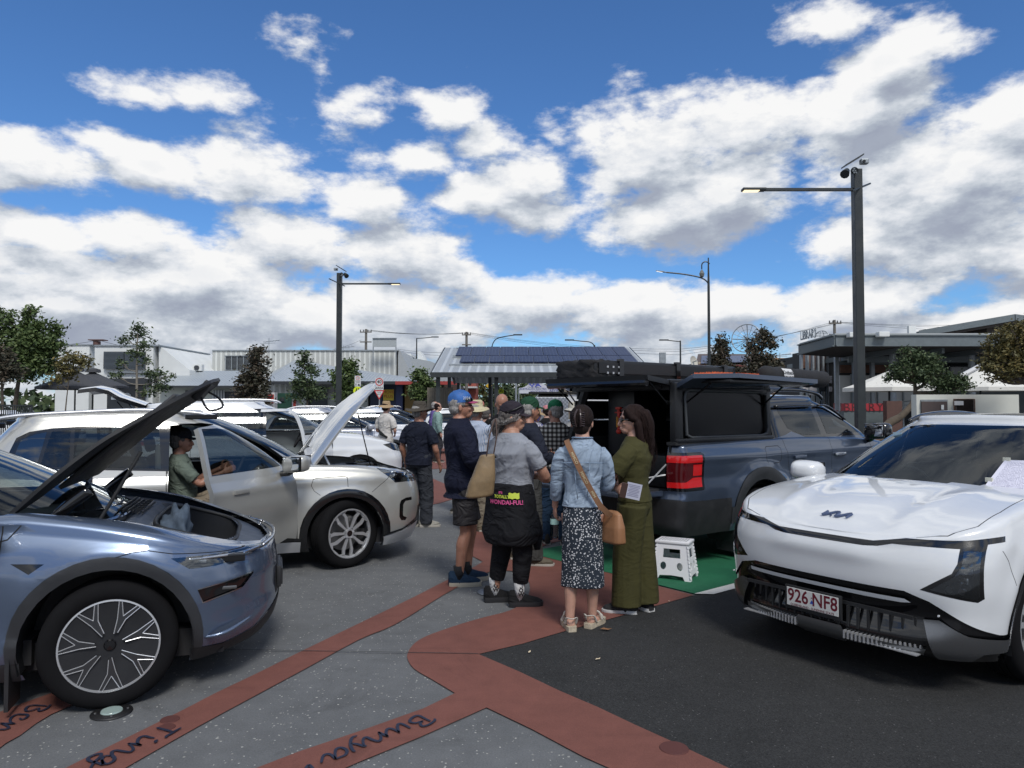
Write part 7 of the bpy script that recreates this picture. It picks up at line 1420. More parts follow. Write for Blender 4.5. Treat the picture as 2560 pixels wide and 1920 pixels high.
 lb_.rings([[bagp(u, radians(-50+100*j/n)) for j in range(n+1)] for u in (.20, .345)], False, False); lt_ = lb_.build('name_tag', mat('white tag', (.6, .6, .6), .6), k, fix=False)
 me = text_mesh('Outback\nTOURER', .072, align='CENTER', offset=.001)
 me.materials.clear()
 for v in me.vertices: a = v.co.y/.122+.05; q = bagp(.272+v.co.x/1.62, a); v.co = q+V((0, -.003*cos(a), .003*sin(a)))
 link('lettering', me, K_matt, lt_)
 # items on the tailgate
 def wld(x, y, z): return R_.matrix_basis @ V((x, y, z))
 bpy.context.view_layer.update()
 Rm = Matrix.Translation(R_.location) @ Matrix.Rotation(radians(37.1), 4, 'Z')
 q = Rm @ V((-4.60, .27, .86)); b_ = MB().lathe([(0, 0), (.062, 0), (.066, .02), (.066, .22), (.05, .26), (.03, .28), (.03, .31)], 20, None, 'Z').build('drink_bottle', mat('dark green enamel', (.01, .09, .035), .3), None, True, 40); b_.location = q; tag(b_, 'dark green drink bottle with a round pale emblem on the tailgate', 'bottle'); MB().lathe([(0, .34), (.034, .34), (.036, .30), (0, .30)], 16, None, 'Z').build('cap', K_matt, b_, True, 40); mb = MB(); mb.cyl((-.0, -.062, .13), (0, -.069, .13), .042, 20, M=Matrix.Rotation(radians(-10), 4, 'Z')); mb.build('round_emblem', mat('pale print', (.5, .55, .5), .6), b_)
 q = Rm @ V((-4.66, .08, .86)); b_ = MB().rings([[V((a*.075*k, b*.05*k, h)) for a, b in ((-1, -1), (1, -1), (1, 1), (-1, 1))] for k, h in ((.85, 0), (1, .10))]).build('plastic_tub', mat('white tub', (.5, .5, .5), .4)); b_.location = q; tag(b_, 'small white plastic tub with blue lid corner on the tailgate', 'tub'); MB().box((.03, -.02, .105), (.10, .07, .012)).build('lid', mat('blue lid', (.02, .04, .35), .4), b_)
 # cab details
 for sg in (-1, 1):
  for x in (-2.33, -1.42): MB().box((x, sg*.965, 1.10), (.24, .03, .045), bev=.012).build('door_handle', P_navy if x < -2 else K_chr, R_, True, 40)
  mb = MB(); mb.tube(catmull([(-2.55, sg*.77, 1.70), (-2.2, sg*.785, 1.715), (-1.72, sg*.77, 1.715)], 4), .022, 6, flat=.6); mb.tube(catmull([(-1.60, sg*.77, 1.715), (-1.36, sg*.77, 1.70), (-1.0, sg*.80, 1.53)], 4), .022, 6, flat=.6); mb.build('window_visor', K_gloss, R_, True)
  mirror(R_, (-.66, sg*.92, 1.34), sg, K_gloss, s=1.25); mb = MB(); ps = catmull([(-2.5, sg*.62, 1.83), (-2.3, sg*.62, 1.90), (-1.8, sg*.62, 1.91), (-1.35, sg*.60, 1.87), (-1.2, sg*.60, 1.80)], 4); mb.tube(ps, .024, 8); mb.build('roof_rail', K_gloss, R_, True)
 for ax in (0, -3.07):
  liner(R_, ax, .49, .93, .38)
  for sg in (-1, 1): wheel(R_, (ax, sg*.80, .39), .39, .265, .235, 'six', sg)
 cabin(R_, -.5, -2.6, .88, .62, [(-1.3, .38), (-1.3, -.38), (-2.2, .38), (-2.2, -.38)], (-.72, 1.22), -1); MB().box((-1.9, 0, .48), (4.6, 1.3, .2)).build('chassis', K_int, R_); [MB().box((-3.52, sg*.78, .28), (.02, .24, .34)).build('mud_flap', K_matt, R_) for sg in (-1, 1)]
pickup()
# ------------------------------------------------------------------ background cars from one body recipe
def bgcar(name, pose, pt, label, cat='car', H=1.66, wb=2.7, HW=.92, fo=.88, ro=.85, box=.3, group='cars parked on display', hood=0, gate=0, glass=None, rails=True, clad=None, wst='five', doors=0, detail=1):
 c = Car(name, pose, label, cat, group); hz = H*.62; bz = H*.655; xr0 = -(wb+ro)
 wt = tab([(.2, .92), (.45, .98), (.7, 1.0), (.9, .98), (bz, .94)]); xfz = tab([(.2, fo-.12), (.4, fo), (.65, fo), (.85, fo-.06), (1.05, fo-.16)]); xrz = tab([(.2, xr0+.08), (.5, xr0), (.85, xr0), (bz, xr0+.08)])
 pl = tab([(xr0, .95), (-wb, 1), (0, 1), (fo, .96)]); zs = tab([(xr0, bz+.02), (-1, bz-.01), (-.45, bz-.01), (.0, bz-.04), (.4, bz-.11), (.7, bz-.21), (fo, bz-.30)])
 def top(x, y): return zs(x)+.05*(1-(y/HW)**2)
 def disp(x, y, z, zn):
  if zn < 2:
   for ax in (0, -wb): d = sqrt((x-ax)**2+(z-.35)**2); y += .018*exp(-((d-.45)/.07)**2)
   y += .012*gauss(z, .88, .05)-.015*gauss(z, .55, .12)
  return x, y, z
 c.shell(0, xf=xfz, xr=xrz, w=lambda z, x: HW*wt(z)*pl(x), top=top, bot=lambda x, y: .2, cf=.5, cr=.4, nf=2.7, nr=3, rr=.05, disp=disp, nz=14*detail, ns=26*detail, na=7*detail, ncap=6)
 s = H/1.66; gxf = tab([(bz-.06, -.15), (bz+.1, -.48), (bz+.3, -.92), (bz+.42, -1.25), (H, -1.75)]); gxr = tab([(bz-.06, xr0+.10), (bz+.2, xr0+.22*(1-box)+.05), (bz+.4, xr0+.62*(1-box)+.06), (H, xr0+.95*(1-box)+.1)])
 gw = tab([(bz-.05, .87), (bz+.1, .84), (bz+.3, .77), (bz+.45, .69), (H, .62)]); zr = tab([(xr0, H-.30*(1-box)-.03), (xr0+.6, H-.10*(1-box)), (-2, H), (-1.5, H-.015), (-1.0, H-.08)])
 k_ = HW/.92
 c.shell(10, xf=gxf, xr=gxr, w=lambda z, x: gw(z)*k_, top=lambda x, y: zr(x)+.02*(1-(y/.7)**2), bot=lambda x, y: bz-.05, cf=.5, cr=.32, nf=2.5, nr=3, rr=.05, nz=10*detail, ns=22*detail, na=7*detail, ncap=5)
 c.ready(lambda p: gxr(bz)+.05 < p.x < gxf(bz)-.02-.5*(abs(p.y)/.88)**2.6 and abs(p.y) < .84*k_)
 S = 'side'; xa = xr0+.30
 c.cut('window_trim', S, [(xa, bz+.05), (xa+.15, bz+.32), (xa+.45, H-.15), (-1.5, H-.115), (-1.2, H-.17), (-.85, bz+.24), (-.55, bz+.05), (-.52, bz+.015), (xa, bz+.015)], zones=(10, 11))
 c.cut('glass', S, [(xa+.06, bz+.06), (xa+.2, bz+.31), (xa+.42, H-.185), (-wb+.05, H-.165), (-wb+.05, bz+.045), (xa+.06, bz+.045)], zones=(10,)); c.cut('glass', S, [(-wb+.12, bz+.045), (-wb+.12, H-.165), (-1.72, H-.155), (-1.72, bz+.045)], zones=(10,)); c.cut('glass', S, [(-1.64, bz+.045), (-1.64, H-.155), (-1.36, H-.18), (-.92, bz+.22), (-.72, bz+.045)], zones=(10,))
 c.cut('windscreen', 'front', [(-.76*k_, bz+.03), (-.60*k_, H-.13), (.60*k_, H-.13), (.76*k_, bz+.03)], zones=(10,), sides=0, cond=lambda p: p.x > gxf(p.z)-.40); c.cut('rear_screen', 'front', [(-.70, bz+.10), (-.56, H-.16), (.56, H-.16), (.70, bz+.10)], zones=(10,), sides=0, cond=lambda p: p.x < -wb-.1 and p.x < gxr(p.z)+.25)
 for ax in (0, -wb):
  if clad: c.cut('arch_trim', S, arc(ax, .35, .455, -18, 198, 14), zones=(0,))
  c.cut('hole', S, arc(ax, .345, .385, -40, 220, 18), zones=(0,))
 if clad: c.cut('arch_trim', S, [(-wb+.4, .33), (-.4, .33), (-.4, .1), (-wb+.4, .1)], zones=(0,))
 for a in ([(-.50, bz), (-.48, .32)], [(-1.68, bz), (-1.66, .32)], [(-wb+.08, bz), (-wb+.08, .8), (-wb+.4, .45)]): c.cut('gap', S, a, line=.008)
 c.cut('headlight', S, [(fo-.50, hz-.13), (fo-.30, hz-.10), (fo, hz-.20), (fo, hz-.30), (fo-.30, hz-.24)], zones=(0, 1)); c.cut('tail', S, [(xr0, bz-.12), (xr0, bz-.02), (xr0+.38, bz-.06), (xr0+.34, bz-.14)], zones=(0, 1)); c.cut('grille', 'front', [(-.55, .30), (-.62, .50), (.62, .50), (.55, .30)], zones=(0,), sides=0, cond=lambda p: p.x > fo-.35)
 if hood: c.cut('hood', 'top', [(-.28, -.80), (.3, -.80), (fo-.32, -.62), (fo-.14, -.3), (fo-.10, 0), (fo-.14, .3), (fo-.32, .62), (.3, .80), (-.28, .80), (-.12, .4), (-.08, 0), (-.12, -.4)], zones=(1, 2), sides=0, cond=lambda p: p.z > .8)
 if doors: c.cut('door', S, [(-1.67, .33), (-1.67, H-.12), (-1.46, H-.12), (-1.2, H-.18), (-.86, bz+.24), (-.56, bz+.04), (-.50, bz-.05), (-.49, .33)], zones=(0, 1, 10), only=('body', 'window_trim'), sides=(-1,))
 o = c.split({'body': ('body', pt, None, 0, 0, False), 'window_trim': ('window_surround', K_gloss, None, .001, 0, True), 'glass': ('window', glass or G_tint, 'door' if doors else None, .003, 0, True), 'windscreen': ('windscreen', G_clear, None, .001, 0, False), 'rear_screen': ('rear_window', G_priv, None, .001, 0, False), 'arch_trim': ('wheel_arch_trim', clad or K_clad, None, .008, 0, True), 'gap': ('panel_gaps', K_gap, None, -.003, 0, False),
   'headlight': ('headlight', K_gloss, None, .003, 0, True), 'tail': ('tail_lamp', mat('red lens', (.3, .01, .01), .2), None, .003, 0, True), 'grille': ('grille', K_matt, None, .003, 0, False), 'hood': ('bonnet', (pt, K_matt), None, 0, .03, False), 'door': ('door', (pt, K_int), None, .002, .05, True)})
 R_ = c.root
 if hood: rehinge(o[('hood', 0)], (-.2, 0, bz), Matrix.Rotation(radians(-hood), 4, 'Y')); MB().box((.1, 0, .7), (.9, 1.3, .3)).build('engine_bay', K_int, R_)
 if doors: rehinge(o[('door', -1)], (-.49, -HW+.01, .7), Matrix.Rotation(radians(doors), 4, 'Z'))
 if gate:
  xg = gxr(H-.12); L = 1.05; prof = [(0, 0, .66), (.22, -.03, .70), (.42, -.06, .74), (.60, -.13, .76), (.80, -.14, .78), (L, -.05, .72)]
  Mg = Matrix.Translation((xg+.06, 0, H-.06)) @ Matrix.Rotation(radians(gate), 4, 'Y')
  mb = MB(); n = 10; rows = [[V((-a, w_*sin(pi*(j/n-.5))*1.0 if 0 else w_*(2*j/n-1), -b*1.0+.05*(1-(2*j/n-1)**2))) for j in range(n+1)] for a, b, w_ in prof]; mb.rings(rows, False, False, Mg); mb.cur = 1; mb.rings([[p-V((0, 0, .07)) for p in r] for r in rows], False, False, Mg)
  for jj in (0, n): mb.rings([[r[jj] for r in rows], [r[jj]-V((0, 0, .07)) for r in rows]], False, False, Mg)
  mb.rings([rows[-1], [p-V((0, 0, .07)) for p in rows[-1]]], False, False, Mg); tg_ = mb.build('tailgate', [pt, K_gloss], R_, True, 40, fix=False)
  mb = MB(); mb.rings([[V((-a, w_*.88*(2*j/n-1), -b+.05*(1-(2*j/n-1)**2)+.008)) for j in range(n+1)] for a, b, w_ in prof[0:3]], False, False, Mg @ Matrix.Translation((-.05, 0, 0))); mb.build('tailgate_window', K_gloss, tg_, True, fix=False)
  for sg in (-1, 1): MB().tube([(xg-.02, sg*.60, H-.45), Mg @ V((-.45, sg*.62, -.03))], .012, 6).build('gas_strut', K_gloss, tg_)
 for ax in (0, -wb):
  liner(R_, ax, .39, HW-.02)
  for sg in (-1, 1): wheel(R_, (ax, sg*(HW-.12), .345), .345, .225, .235, wst, sg)
 for sg in (-1, 1): mirror(R_, (-.62, sg*(HW-.03), bz+.02), sg, pt)
 if rails:
  for sg in (-1, 1): MB().tube(catmull([(-1.4, sg*.60, H-.02), (-1.6, sg*.60, H+.04), (-2.4, sg*.60, H+.045), (xr0+.9, sg*.60, H+.01), (xr0+.7, sg*.60, H-.05)], 4), .02, 6).build('roof_rail', K_alu, R_, True)
 cabin(R_, -.4, xr0+.3, HW-.06, .42, [(-1.5, .36), (-1.5, -.36), (-2.4, .36), (-2.4, -.36)], (-.7, bz-.04), -1); MB().box((-wb/2, 0, .30), (wb+1, 1.4, .16)).build('underbody', K_int, R_)
 return c
def carpx(sx, Y, ph, HW=.92):
 """pose from the photograph column of the near front wheel and its distance"""
 X = (sx-1280)/1800*Y; p = radians(ph); return (X-HW*sin(p), Y+HW*cos(p), ph)
bgcar('large_suv', carpx(900, 13.6, 21, .97), P_white2, 'boxy white suv behind the silver one, tailgate raised and driver door open', H=1.78, wb=3.0, HW=.97, fo=.95, ro=.95, box=.8, gate=12, doors=62, clad=K_gloss, detail=2)
bgcar('suv', carpx(983, 19.8, 16), P_grey, 'pale silver suv with grey wheel arches behind the open bonnet', H=1.66, box=.35, clad=K_clad, detail=2)
bgcar('hatchback', carpx(1078, 25.5, 18), P_white2, 'white hatchback behind the woman in the white shirt', H=1.62, wb=2.65, box=.2, clad=K_clad, rails=False, detail=1)
bgcar('suv', carpx(1085, 32, 18), paint('steel blue paint', (.10, .16, .28), .4), 'steel blue suv with its dark tailgate raised near the give way sign', H=1.68, gate=8, box=.4)
bgcar('hatchback', carpx(1240, 33, 14), paint('bright blue paint', (.04, .13, .36), .3), 'bright blue hatchback behind the two people in purple and teal', H=1.58, rails=False)
bgcar('hatchback', carpx(1262, 30, 20), P_white2, 'white hatchback with blue screen behind the man in black', H=1.56, rails=True, box=.3)
bgcar('hatchback', carpx(1420, 38, 200), P_white2, 'distant white hatchback with raised tailgate in front of the marquee', H=1.60, gate=30, rails=False)
bgcar('saloon_car', carpx(1560, 17, 215), paint('dark red paint', (.16, .01, .02), .2), 'dark red car with raised bonnet seen past the pickup canopy', H=1.5, hood=50, rails=False)
bgcar('saloon_car', carpx(1560, 13.2, 215), paint('pale blue paint', (.30, .42, .50), .3), 'pale blue car seen through the canopy opening', H=1.5, rails=False)
bgcar('station_wagon', carpx(105, 26, 4), P_white2, 'white wagon parked behind the black rail fence', H=1.55, box=.5, rails=False)
bgcar('saloon_car', carpx(345, 46, 8), paint('charcoal paint', (.03, .035, .04), .3), 'charcoal car parked before the shop window of the white building', H=1.48, rails=False)
bgcar('saloon_car', carpx(262, 40, 8), P_white2, 'white car half hidden under the charcoal umbrellas', H=1.46, rails=False)
bgcar('suv', carpx(-40, 9.6, 20), P_grey, 'grey suv cut off by the left edge of the photo', H=1.7)
bgcar('hatchback', (6.4, 8.3, 214), P_white2, 'white hatchback with raised tailgate at the right edge behind the white suv', H=1.6, gate=25, rails=False)
# ------------------------------------------------------------------ people
def organic(name, mb, voxel, m, parent, it=3, wr=None, keep=None):
 me = bpy.data.meshes.new('tmp'); me.from_pydata(mb.v, [], mb.f); bm = bmesh.new(); bm.from_mesh(me); bmesh.ops.recalc_face_normals(bm, faces=bm.faces[:]); bm.to_mesh(me); bm.free()
 o = bpy.data.objects.new('tmp', me); COL.objects.link(o); r = o.modifiers.new('r', 'REMESH'); r.mode = 'VOXEL'; r.voxel_size = voxel
 if it: s_ = o.modifiers.new('s', 'SMOOTH'); s_.iterations = it; s_.factor = .5
 dg = bpy.context.evaluated_depsgraph_get(); n = bpy.data.meshes.new_from_object(o.evaluated_get(dg)); bpy.data.objects.remove(o); bpy.data.meshes.remove(me); n.name = name
 if wr:
  vs = n.vertices; no = [v.normal.copy() for v in vs]
  for v, q in zip(vs, no): v.co += q*wr(v.co)
 n.materials.clear(); return link(name, n, m, parent, True)
def folds(amp, fz=9.0, fx=3.5, seed=0.0, tilt=.5):
 def f(p):
  q = V((p.x*fx+seed, p.y*fx, (p.z+tilt*p.y)*fz)); a = mnoise.noise(q); b = mnoise.noise(V((q.x*2.1, q.y*2.1+5, q.z*1.9))); return amp*((1-abs(a)*2)*.7+b*.5)
 return f
def skinmat(name, c):
 m = mat(name, c, .5, var=.12, vscale=14, bump=.1, bscale=120); b = bsdf(m); b.inputs['Subsurface Weight'].default_value = .12; b.inputs['Subsurface Radius'].default_value = (.01, .004, .002); b.inputs['Subsurface Scale'].default_value = .6; return m
SK1 = skinmat('sun tanned skin', (.34, .165, .11)); SK2 = skinmat('fair skin', (.44, .25, .185)); SK3 = skinmat('light tanned skin', (.38, .20, .135))
def cloth(name, c, var=.12, b=.25, bs=220, rough=.85, cr=.55):
 if name in MATS: return MATS[name]
 m = mat(name, c, rough, var=var, vscale=7, bump=b, bscale=bs, spec=.25); t = NT(m.node_tree); B_ = bsdf(m); old = B_.inputs['Normal'].links[0].from_node; tcn = t.n('ShaderNodeTexCoord')
 nz = t.noise(t.vm('MULTIPLY', tcn.outputs['Object'], (1, 1, 1.7)), 3.4, 3, .5, .8); rg = t.m('ABSOLUTE', t.m('SUBTRACT', nz, .5)); bp = t.n('ShaderNodeBump'); bp.inputs['Strength'].default_value = cr; bp.inputs['Distance'].default_value = .022; t.l(t.mr(rg, 0, .12, 1, 0, True), bp.inputs['Height']); t.l(bp.outputs[0], old.inputs['Normal']); return m
def ring(c, rx, ry, n=20, tx=None, e=2.3):
 out = []
 for j in range(n):
  a = 2*pi*j/n; ca, sa = cos(a), sin(a); r = (abs(ca)**e+abs(sa)**e)**(-1/e); out.append(V((c[0]+rx*r*ca, c[1]+ry*r*sa, c[2])))
 return out
def stack(mb, L, n=20, M=None, e=2.3): mb.rings([ring((l[1], l[2], l[0]), l[3], l[4], n, e=e) for l in L], True, True, M)
def hand(mb, w, d, nrm, s=1.0, curl=.5, side=1):
 """palm and five fingers growing from wrist w along d; nrm is the back of the hand"""
 d = V(d).normalized(); nrm = V(nrm); nrm = (nrm-d*nrm.dot(d)).normalized(); t = d.cross(nrm)*side; w = V(w)
 mb.tube([w-d*.02, w+d*.03*s, w+d*.085*s], [.024*s, .036*s, .037*s], 10, flat=.42, up=nrm); lens = (.072, .080, .074, .058)
 for i, L in enumerate(lens):
  o = w+d*.080*s+t*(.027-.018*i)*s; c1 = curl*.9; p1 = o+(d*cos(c1*.5)-nrm*sin(c1*.5))*L*.45*s; p2 = p1+(d*cos(c1*1.3)-nrm*sin(c1*1.3))*L*.32*s; p3 = p2+(d*cos(c1*2)-nrm*sin(c1*2))*L*.28*s; mb.tube([o-d*.01, p1, p2, p3], [.0098*s, .0090*s, .0082*s, .0065*s], 7)
 o = w+d*.03*s+t*.028*s; p1 = o+(d*.55+t*.75-nrm*.2).normalized()*.04*s; p2 = p1+(d*.85+t*.35-nrm*.4*curl).normalized()*.034*s; mb.tube([o, p1, p2], [.0125*s, .011*s, .008*s], 7)
def shoe(parent, p, yaw, s, m, sole, kind='sneaker', sock=None, lace=None, sole_h=.028, name='shoe', mb_only=None):
 M = Matrix.Translation(p) @ Matrix.Rotation(yaw, 4, 'Z') @ Matrix.Diagonal((s, s, s, 1)); h = sole_h
 pr = [(-.085, .030), (-.06, .040), (0, .040), (.06, .046), (.12, .049), (.16, .040), (.185, .018)]
 if kind == 'sandal':
  mb = MB(); mb.rings([[V((x, sg*w, z)) for x, w in pr for sg in (1,)]+[V((x, -w, z)) for x, w in reversed(pr)] for z in (0, h)], True, True, M); e = mb.build('shoe', sole, parent, True, 50)
  mb = MB()
  for x0, z0 in ((.115, .035), (.075, .055)): mb.tube(catmull([(x0, .047, h), (x0-.01, .03, h+z0), (x0-.015, 0, h+z0+.012), (x0-.01, -.03, h+z0), (x0, -.047, h)], 4), .012, 6, M=M, flat=.35)
  mb.tube(catmull([(-.01, .042, h), (-.05, .040, h+.06), (-.085, 0, h+.062), (-.05, -.040, h+.06), (-.01, -.042, h)], 4), .012, 6, M=M, flat=.35); mb.tube(catmull([(.045, .04, h+.05), (.03, .03, h+.09), (.02, 0, h+.10)], 3), .010, 6, M=M, flat=.4); mb.build('straps', m, e, True); return e
 mb = MB(); mb.rings([[V((x+(.006 if z else 0), w*f, z)) for x, w in pr]+[V((x, -w*f, z)) for x, w in reversed(pr)] for z, f in ((0, .96), (h*.5, 1.04), (h, 1.0))], True, True, M); so = mb.build('sole', sole, None, True, 50)
 mb = MB(); xs = [(-.09, .018, .030, .095), (-.075, .032, .0, .115), (-.04, .038, 0, .115), (0, .041, 0, .100), (.05, .044, 0, .080), (.10, .047, 0, .064), (.15, .040, 0, .052), (.178, .020, 0, .034)]
 if kind == 'boot': xs = [(a, b, c, d+(.05 if a < .02 else .01)) for a, b, c, d in xs]
 mb.rings([[V((x, w*cos(pi*j/10)*(1.0), h*.6+(t-h*.2)*max(0, sin(pi*j/10))**.8)) for j in range(11)] for x, w, _, t in xs], True, True, M); up = mb.build(name, m, parent, True, 60); so.parent = up
 if lace: mb = MB(); [mb.tube([(.055+.016*k, .018, h*.6+.066-.006*k), (.055+.016*k, -.018, h*.6+.066-.006*k)], .0035, 5, M=M) for k in range(5)]; mb.build('laces', lace, up)
 return up
def headgear(kind, parent, M, m, m2=None, m3=None):
 mb = MB()
 if kind == 'cap':
  R = []
  for k, (z, r) in enumerate(((0, 1.0), (.03, 1.0), (.06, .93), (.085, .75), (.105, .45), (.112, .08))): R.append([V((.105*r*cos(2*pi*j/28)-.004, .083*r*sin(2*pi*j/28), .035+z)) for j in range(28)])
  mb.rings(R, False, True, M); o = mb.build('cap', m, parent, True); b = MB(); rows = []
  for a in range(9):
   t = radians(-52+13*a); rows.append([V((.098*cos(t)+d*cos(t*.55), .082*sin(t)+d*.25*sin(t), .045-.012*(1-cos(t*1.2))*4*.5-d*.22)) for d in (0, .035, .07*(1-.25*abs(sin(t))))])
  b.rings(rows, False, False, M); b.rings([[p-V((0, 0, .004)) for p in r] for r in rows], False, False, M); b.build('cap_brim', m2 or m, o, True, fix=False); MB().ell((0, 0, .148), (.008, .008, .005), 8, 5, M).build('cap_button', m, o, True); return o
 prof = [(1.42, -.012), (1.25, .002), (1.08, .014), (1.0, .03), (.97, .06), (.92, .085), (.80, .102), (.5, .108), (.1, .104)]; R = []
 if kind == 'widehat': prof = [(1.85, -.022), (1.5, .004), (1.15, .016), (1.0, .03), (.96, .07), (.88, .10), (.70, .112), (.35, .100), (.06, .098)]
 if kind == 'hikehat': prof = [(2.0, .0), (1.6, -.010), (1.2, .010), (1.0, .03), (.95, .07), (.86, .105), (.66, .118), (.35, .108), (.06, .106)]
 for r, z in prof: R.append([V((.100*r*cos(2*pi*j/32), .082*r*sin(2*pi*j/32)*(1.05 if r > 1.2 else 1), .035+z+(.020*cos(2*2*pi*j/32+1.6)*(r-1) if r > 1.1 else 0))) for j in range(32)])
 mb.rings(R, False, True, M); R2 = [[p-V((0, 0, .004)) for p in r] for r in R[:4]]; mb.rings(R2, False, True, M); mb.rings([R[0], R2[0]], False, True, M); o = mb.build('hat', m, parent, True, 60, fix=False)
 if m2: MB().rings([[V((.1015*s*cos(2*pi*j/32), .0832*s*sin(2*pi*j/32), z)) for j in range(32)] for z, s in ((.062, 1.0), (.082, .99))], False, True, M).build('hat_band', m2, o, True, fix=False)
 return o
def person(label, pos, yaw, h, skin, hy=0.0, hp=0.0, girth=1.0, wid=1.0, arms=None, legs=None, vox=.0065, top=None, bottom=None, lean=0.0, head=True, hair=None, beltz=1.0, bust=0.0, group=None, seated=False, cat='person', feet=None, belly=0.0):
 """local frame: x forward, y left, z up, drawn for a height of 1.75 and scaled"""
 k = h/1.75; r = empty('person', (pos[0], pos[1], 0), radians(yaw), label, cat, group); r.scale = (k, k, k); g = girth
 A = arms or {}; L = legs or {}
 hipL, hipR = V((0, .085*wid, .90)), V((0, -.085*wid, .90)); knL, knR = V(L.get('kl', (.02, .10, .49))), V(L.get('kr', (.02, -.10, .49))); anL, anR = V(L.get('al', (-.02, .11, .085))), V(L.get('ar', (-.02, -.11, .085)))
 if seated: hipL.z = hipR.z = .0; hipL.z = hipR.z = .50
 zo = 0 if not seated else -.40
 lx = lambda z: lean*(z-.9)
 shL, shR = V((lx(1.42)-.01, .178*wid, 1.392+zo)), V((lx(1.42)-.01, -.178*wid, 1.392+zo))
 elL = V(A.get('el', (-.04, .245*wid, 1.13+zo))); wrL = V(A.get('wl', (.03, .25*wid, .88+zo))); elR = V(A.get('er', (-.04, -.245*wid, 1.13+zo))); wrR = V(A.get('wr', (.03, -.25*wid, .88+zo)))
 gl = lambda z: 1.0
 tor = [(.84, 0, .10, .135), (.90, -.005, .115, .16), (.97, -.005, .115, .162), (1.07, .004+belly*.3, .100+belly*.5, .138), (1.15, .006+belly*.4, .103+belly*.6, .142), (1.24, .004, .110+bust*.3, .155), (1.32, .0, .115+bust*.5, .165), (1.38, -.006, .104, .170), (1.43, -.010, .088, .150), (1.465, -.012, .070, .105), (1.495, -.012, .058, .070), (1.53, -.006, .052, .055)]
 tor = [(z+zo, x+lx(z), 0, a*g, b*wid*(1+(g-1)*.8)) for z, x, a, b in tor]
 mb = MB(); stack(mb, tor); hb = V((lx(1.60)+.012, 0, 1.625+zo)); neck0 = V((lx(1.46)-.008, 0, 1.46+zo))
 HM = Matrix.Translation(hb) @ Matrix.Rotation(radians(hy), 4, 'Z') @ Matrix.Rotation(radians(hp), 4, 'Y') @ Matrix.Scale(1.07, 4)
 mb.tube([neck0, (neck0+hb)/2+V((-.004, 0, 0)), hb-V((.01, 0, .02))], [.064*g**.5, .055*g**.5, .052], 12)
 mb.ell((-.008, 0, .045), (.096, .076, .088), 20, 12, HM); mb.ell((.018, 0, -.015), (.076, .066, .085), 18, 12, HM); mb.ell((.050, 0, -.070), (.042, .042, .036), 14, 8, HM)
 mb.tube([(.086, 0, .018), (.104, 0, -.012), (.112, 0, -.030), (.094, 0, -.036)], [.009, .012, .013, .012], 8, M=HM); mb.ell((.094, 0, -.056), (.010, .024, .006), 10, 6, HM); mb.ell((.092, 0, -.068), (.010, .020, .006), 10, 6, HM); mb.ell((.084, 0, .030), (.014, .050, .010), 12, 6, HM)
 for sg in (-1, 1): mb.ell((-.008, sg*.078, -.012), (.018, .009, .031), 10, 8, HM @ Matrix.Translation((0, 0, 0))); mb.ell((.070, sg*.035, -.022), (.020, .020, .018), 8, 6, HM)
 def arm(s, e, w, sg): mb.tube(catmull([s+V((0, -sg*.03, -.005)), s+(e-s)*.25, e, e+(w-e)*.3, w], 4), [.052*g, .050*g, .047*g, .045*g, .043*g, .041*g, .040*g, .038*g, .037*g, .038*g, .039*g, .038*g, .036*g, .032*g, .028, .026, .025], 12)
 arm(shL, elL, wrL, 1); arm(shR, elR, wrR, -1)
 hand(mb, wrL, A.get('dl', wrL-elL), A.get('nl', (0, 1, .2)), 1.0, A.get('cl', .45), A.get('sl', 1)); hand(mb, wrR, A.get('dr', wrR-elR), A.get('nr', (0, -1, .2)), 1.0, A.get('cr', .45), A.get('sr', -1))
 def leg(hp_, kn, an):
  g = girth**.4; mb.tube(catmull([hp_, hp_+(kn-hp_)*.35, kn, kn+(an-kn)*.32+V((-.012, 0, 0)), an], 5), [.088*g, .088*g, .085*g, .082*g, .078*g, .074*g, .070*g, .065*g, .060*g, .056*g, .054, .053, .053*g, .055*g, .056*g, .056*g, .052, .047, .042, .038, .036], 12)
 leg(hipL, knL, anL); leg(hipR, knR, anR); fy = feet or (8, -8)
 for an, a in ((anL, fy[0]), (anR, fy[1])): u = V((cos(radians(a)), sin(radians(a)), 0)); mb.tube([an+V((0, 0, .01)), an-V((0, 0, .045))-u*.03, an-V((0, 0, .055))+u*.06, an-V((0, 0, .065))+u*.135], [.036, .036, .032, .020], 10, flat=.8)
 body = organic('body', mb, vox, skin, r, 2)
 for sg in (-1, 1):
  if head: MB().ell((.0805, sg*.031, .008), (.009, .0125, .006), 10, 6, HM).build('eye', mat('eye', (.05, .035, .03), .2), r, True); MB().tube([(.092, sg*.018, .030), (.092, sg*.034, .036), (.084, sg*.050, .030)], .004, 5, M=HM).build('eyebrow', mat('grey brown hair', (.08, .065, .055), .8), r)
 if top:
  mb = MB(); e = top.get('ease', .012); z0 = top.get('hem', .92)+zo; T_ = [t for t in tor if t[0] > z0]; fl = top.get('flare', 0.0)
  T_ = [(z0, tor[1][1], 0, tor[1][3]+.006+fl, tor[1][4]+.006+fl)]+T_[:-1]
  stack(mb, [(z, x, y, a+e+fl*max(0, 1-(z-z0)/.25), b+e*.8+fl*max(0, 1-(z-z0)/.25)) for z, x, y, a, b in T_]); mb.tube([neck0-V((0, 0, .03)), neck0+V((.0, 0, top.get('collar', .012)))], [.075*g+e, .066*g**.5+e*.5], 12); sl = top.get('sleeve', .5)
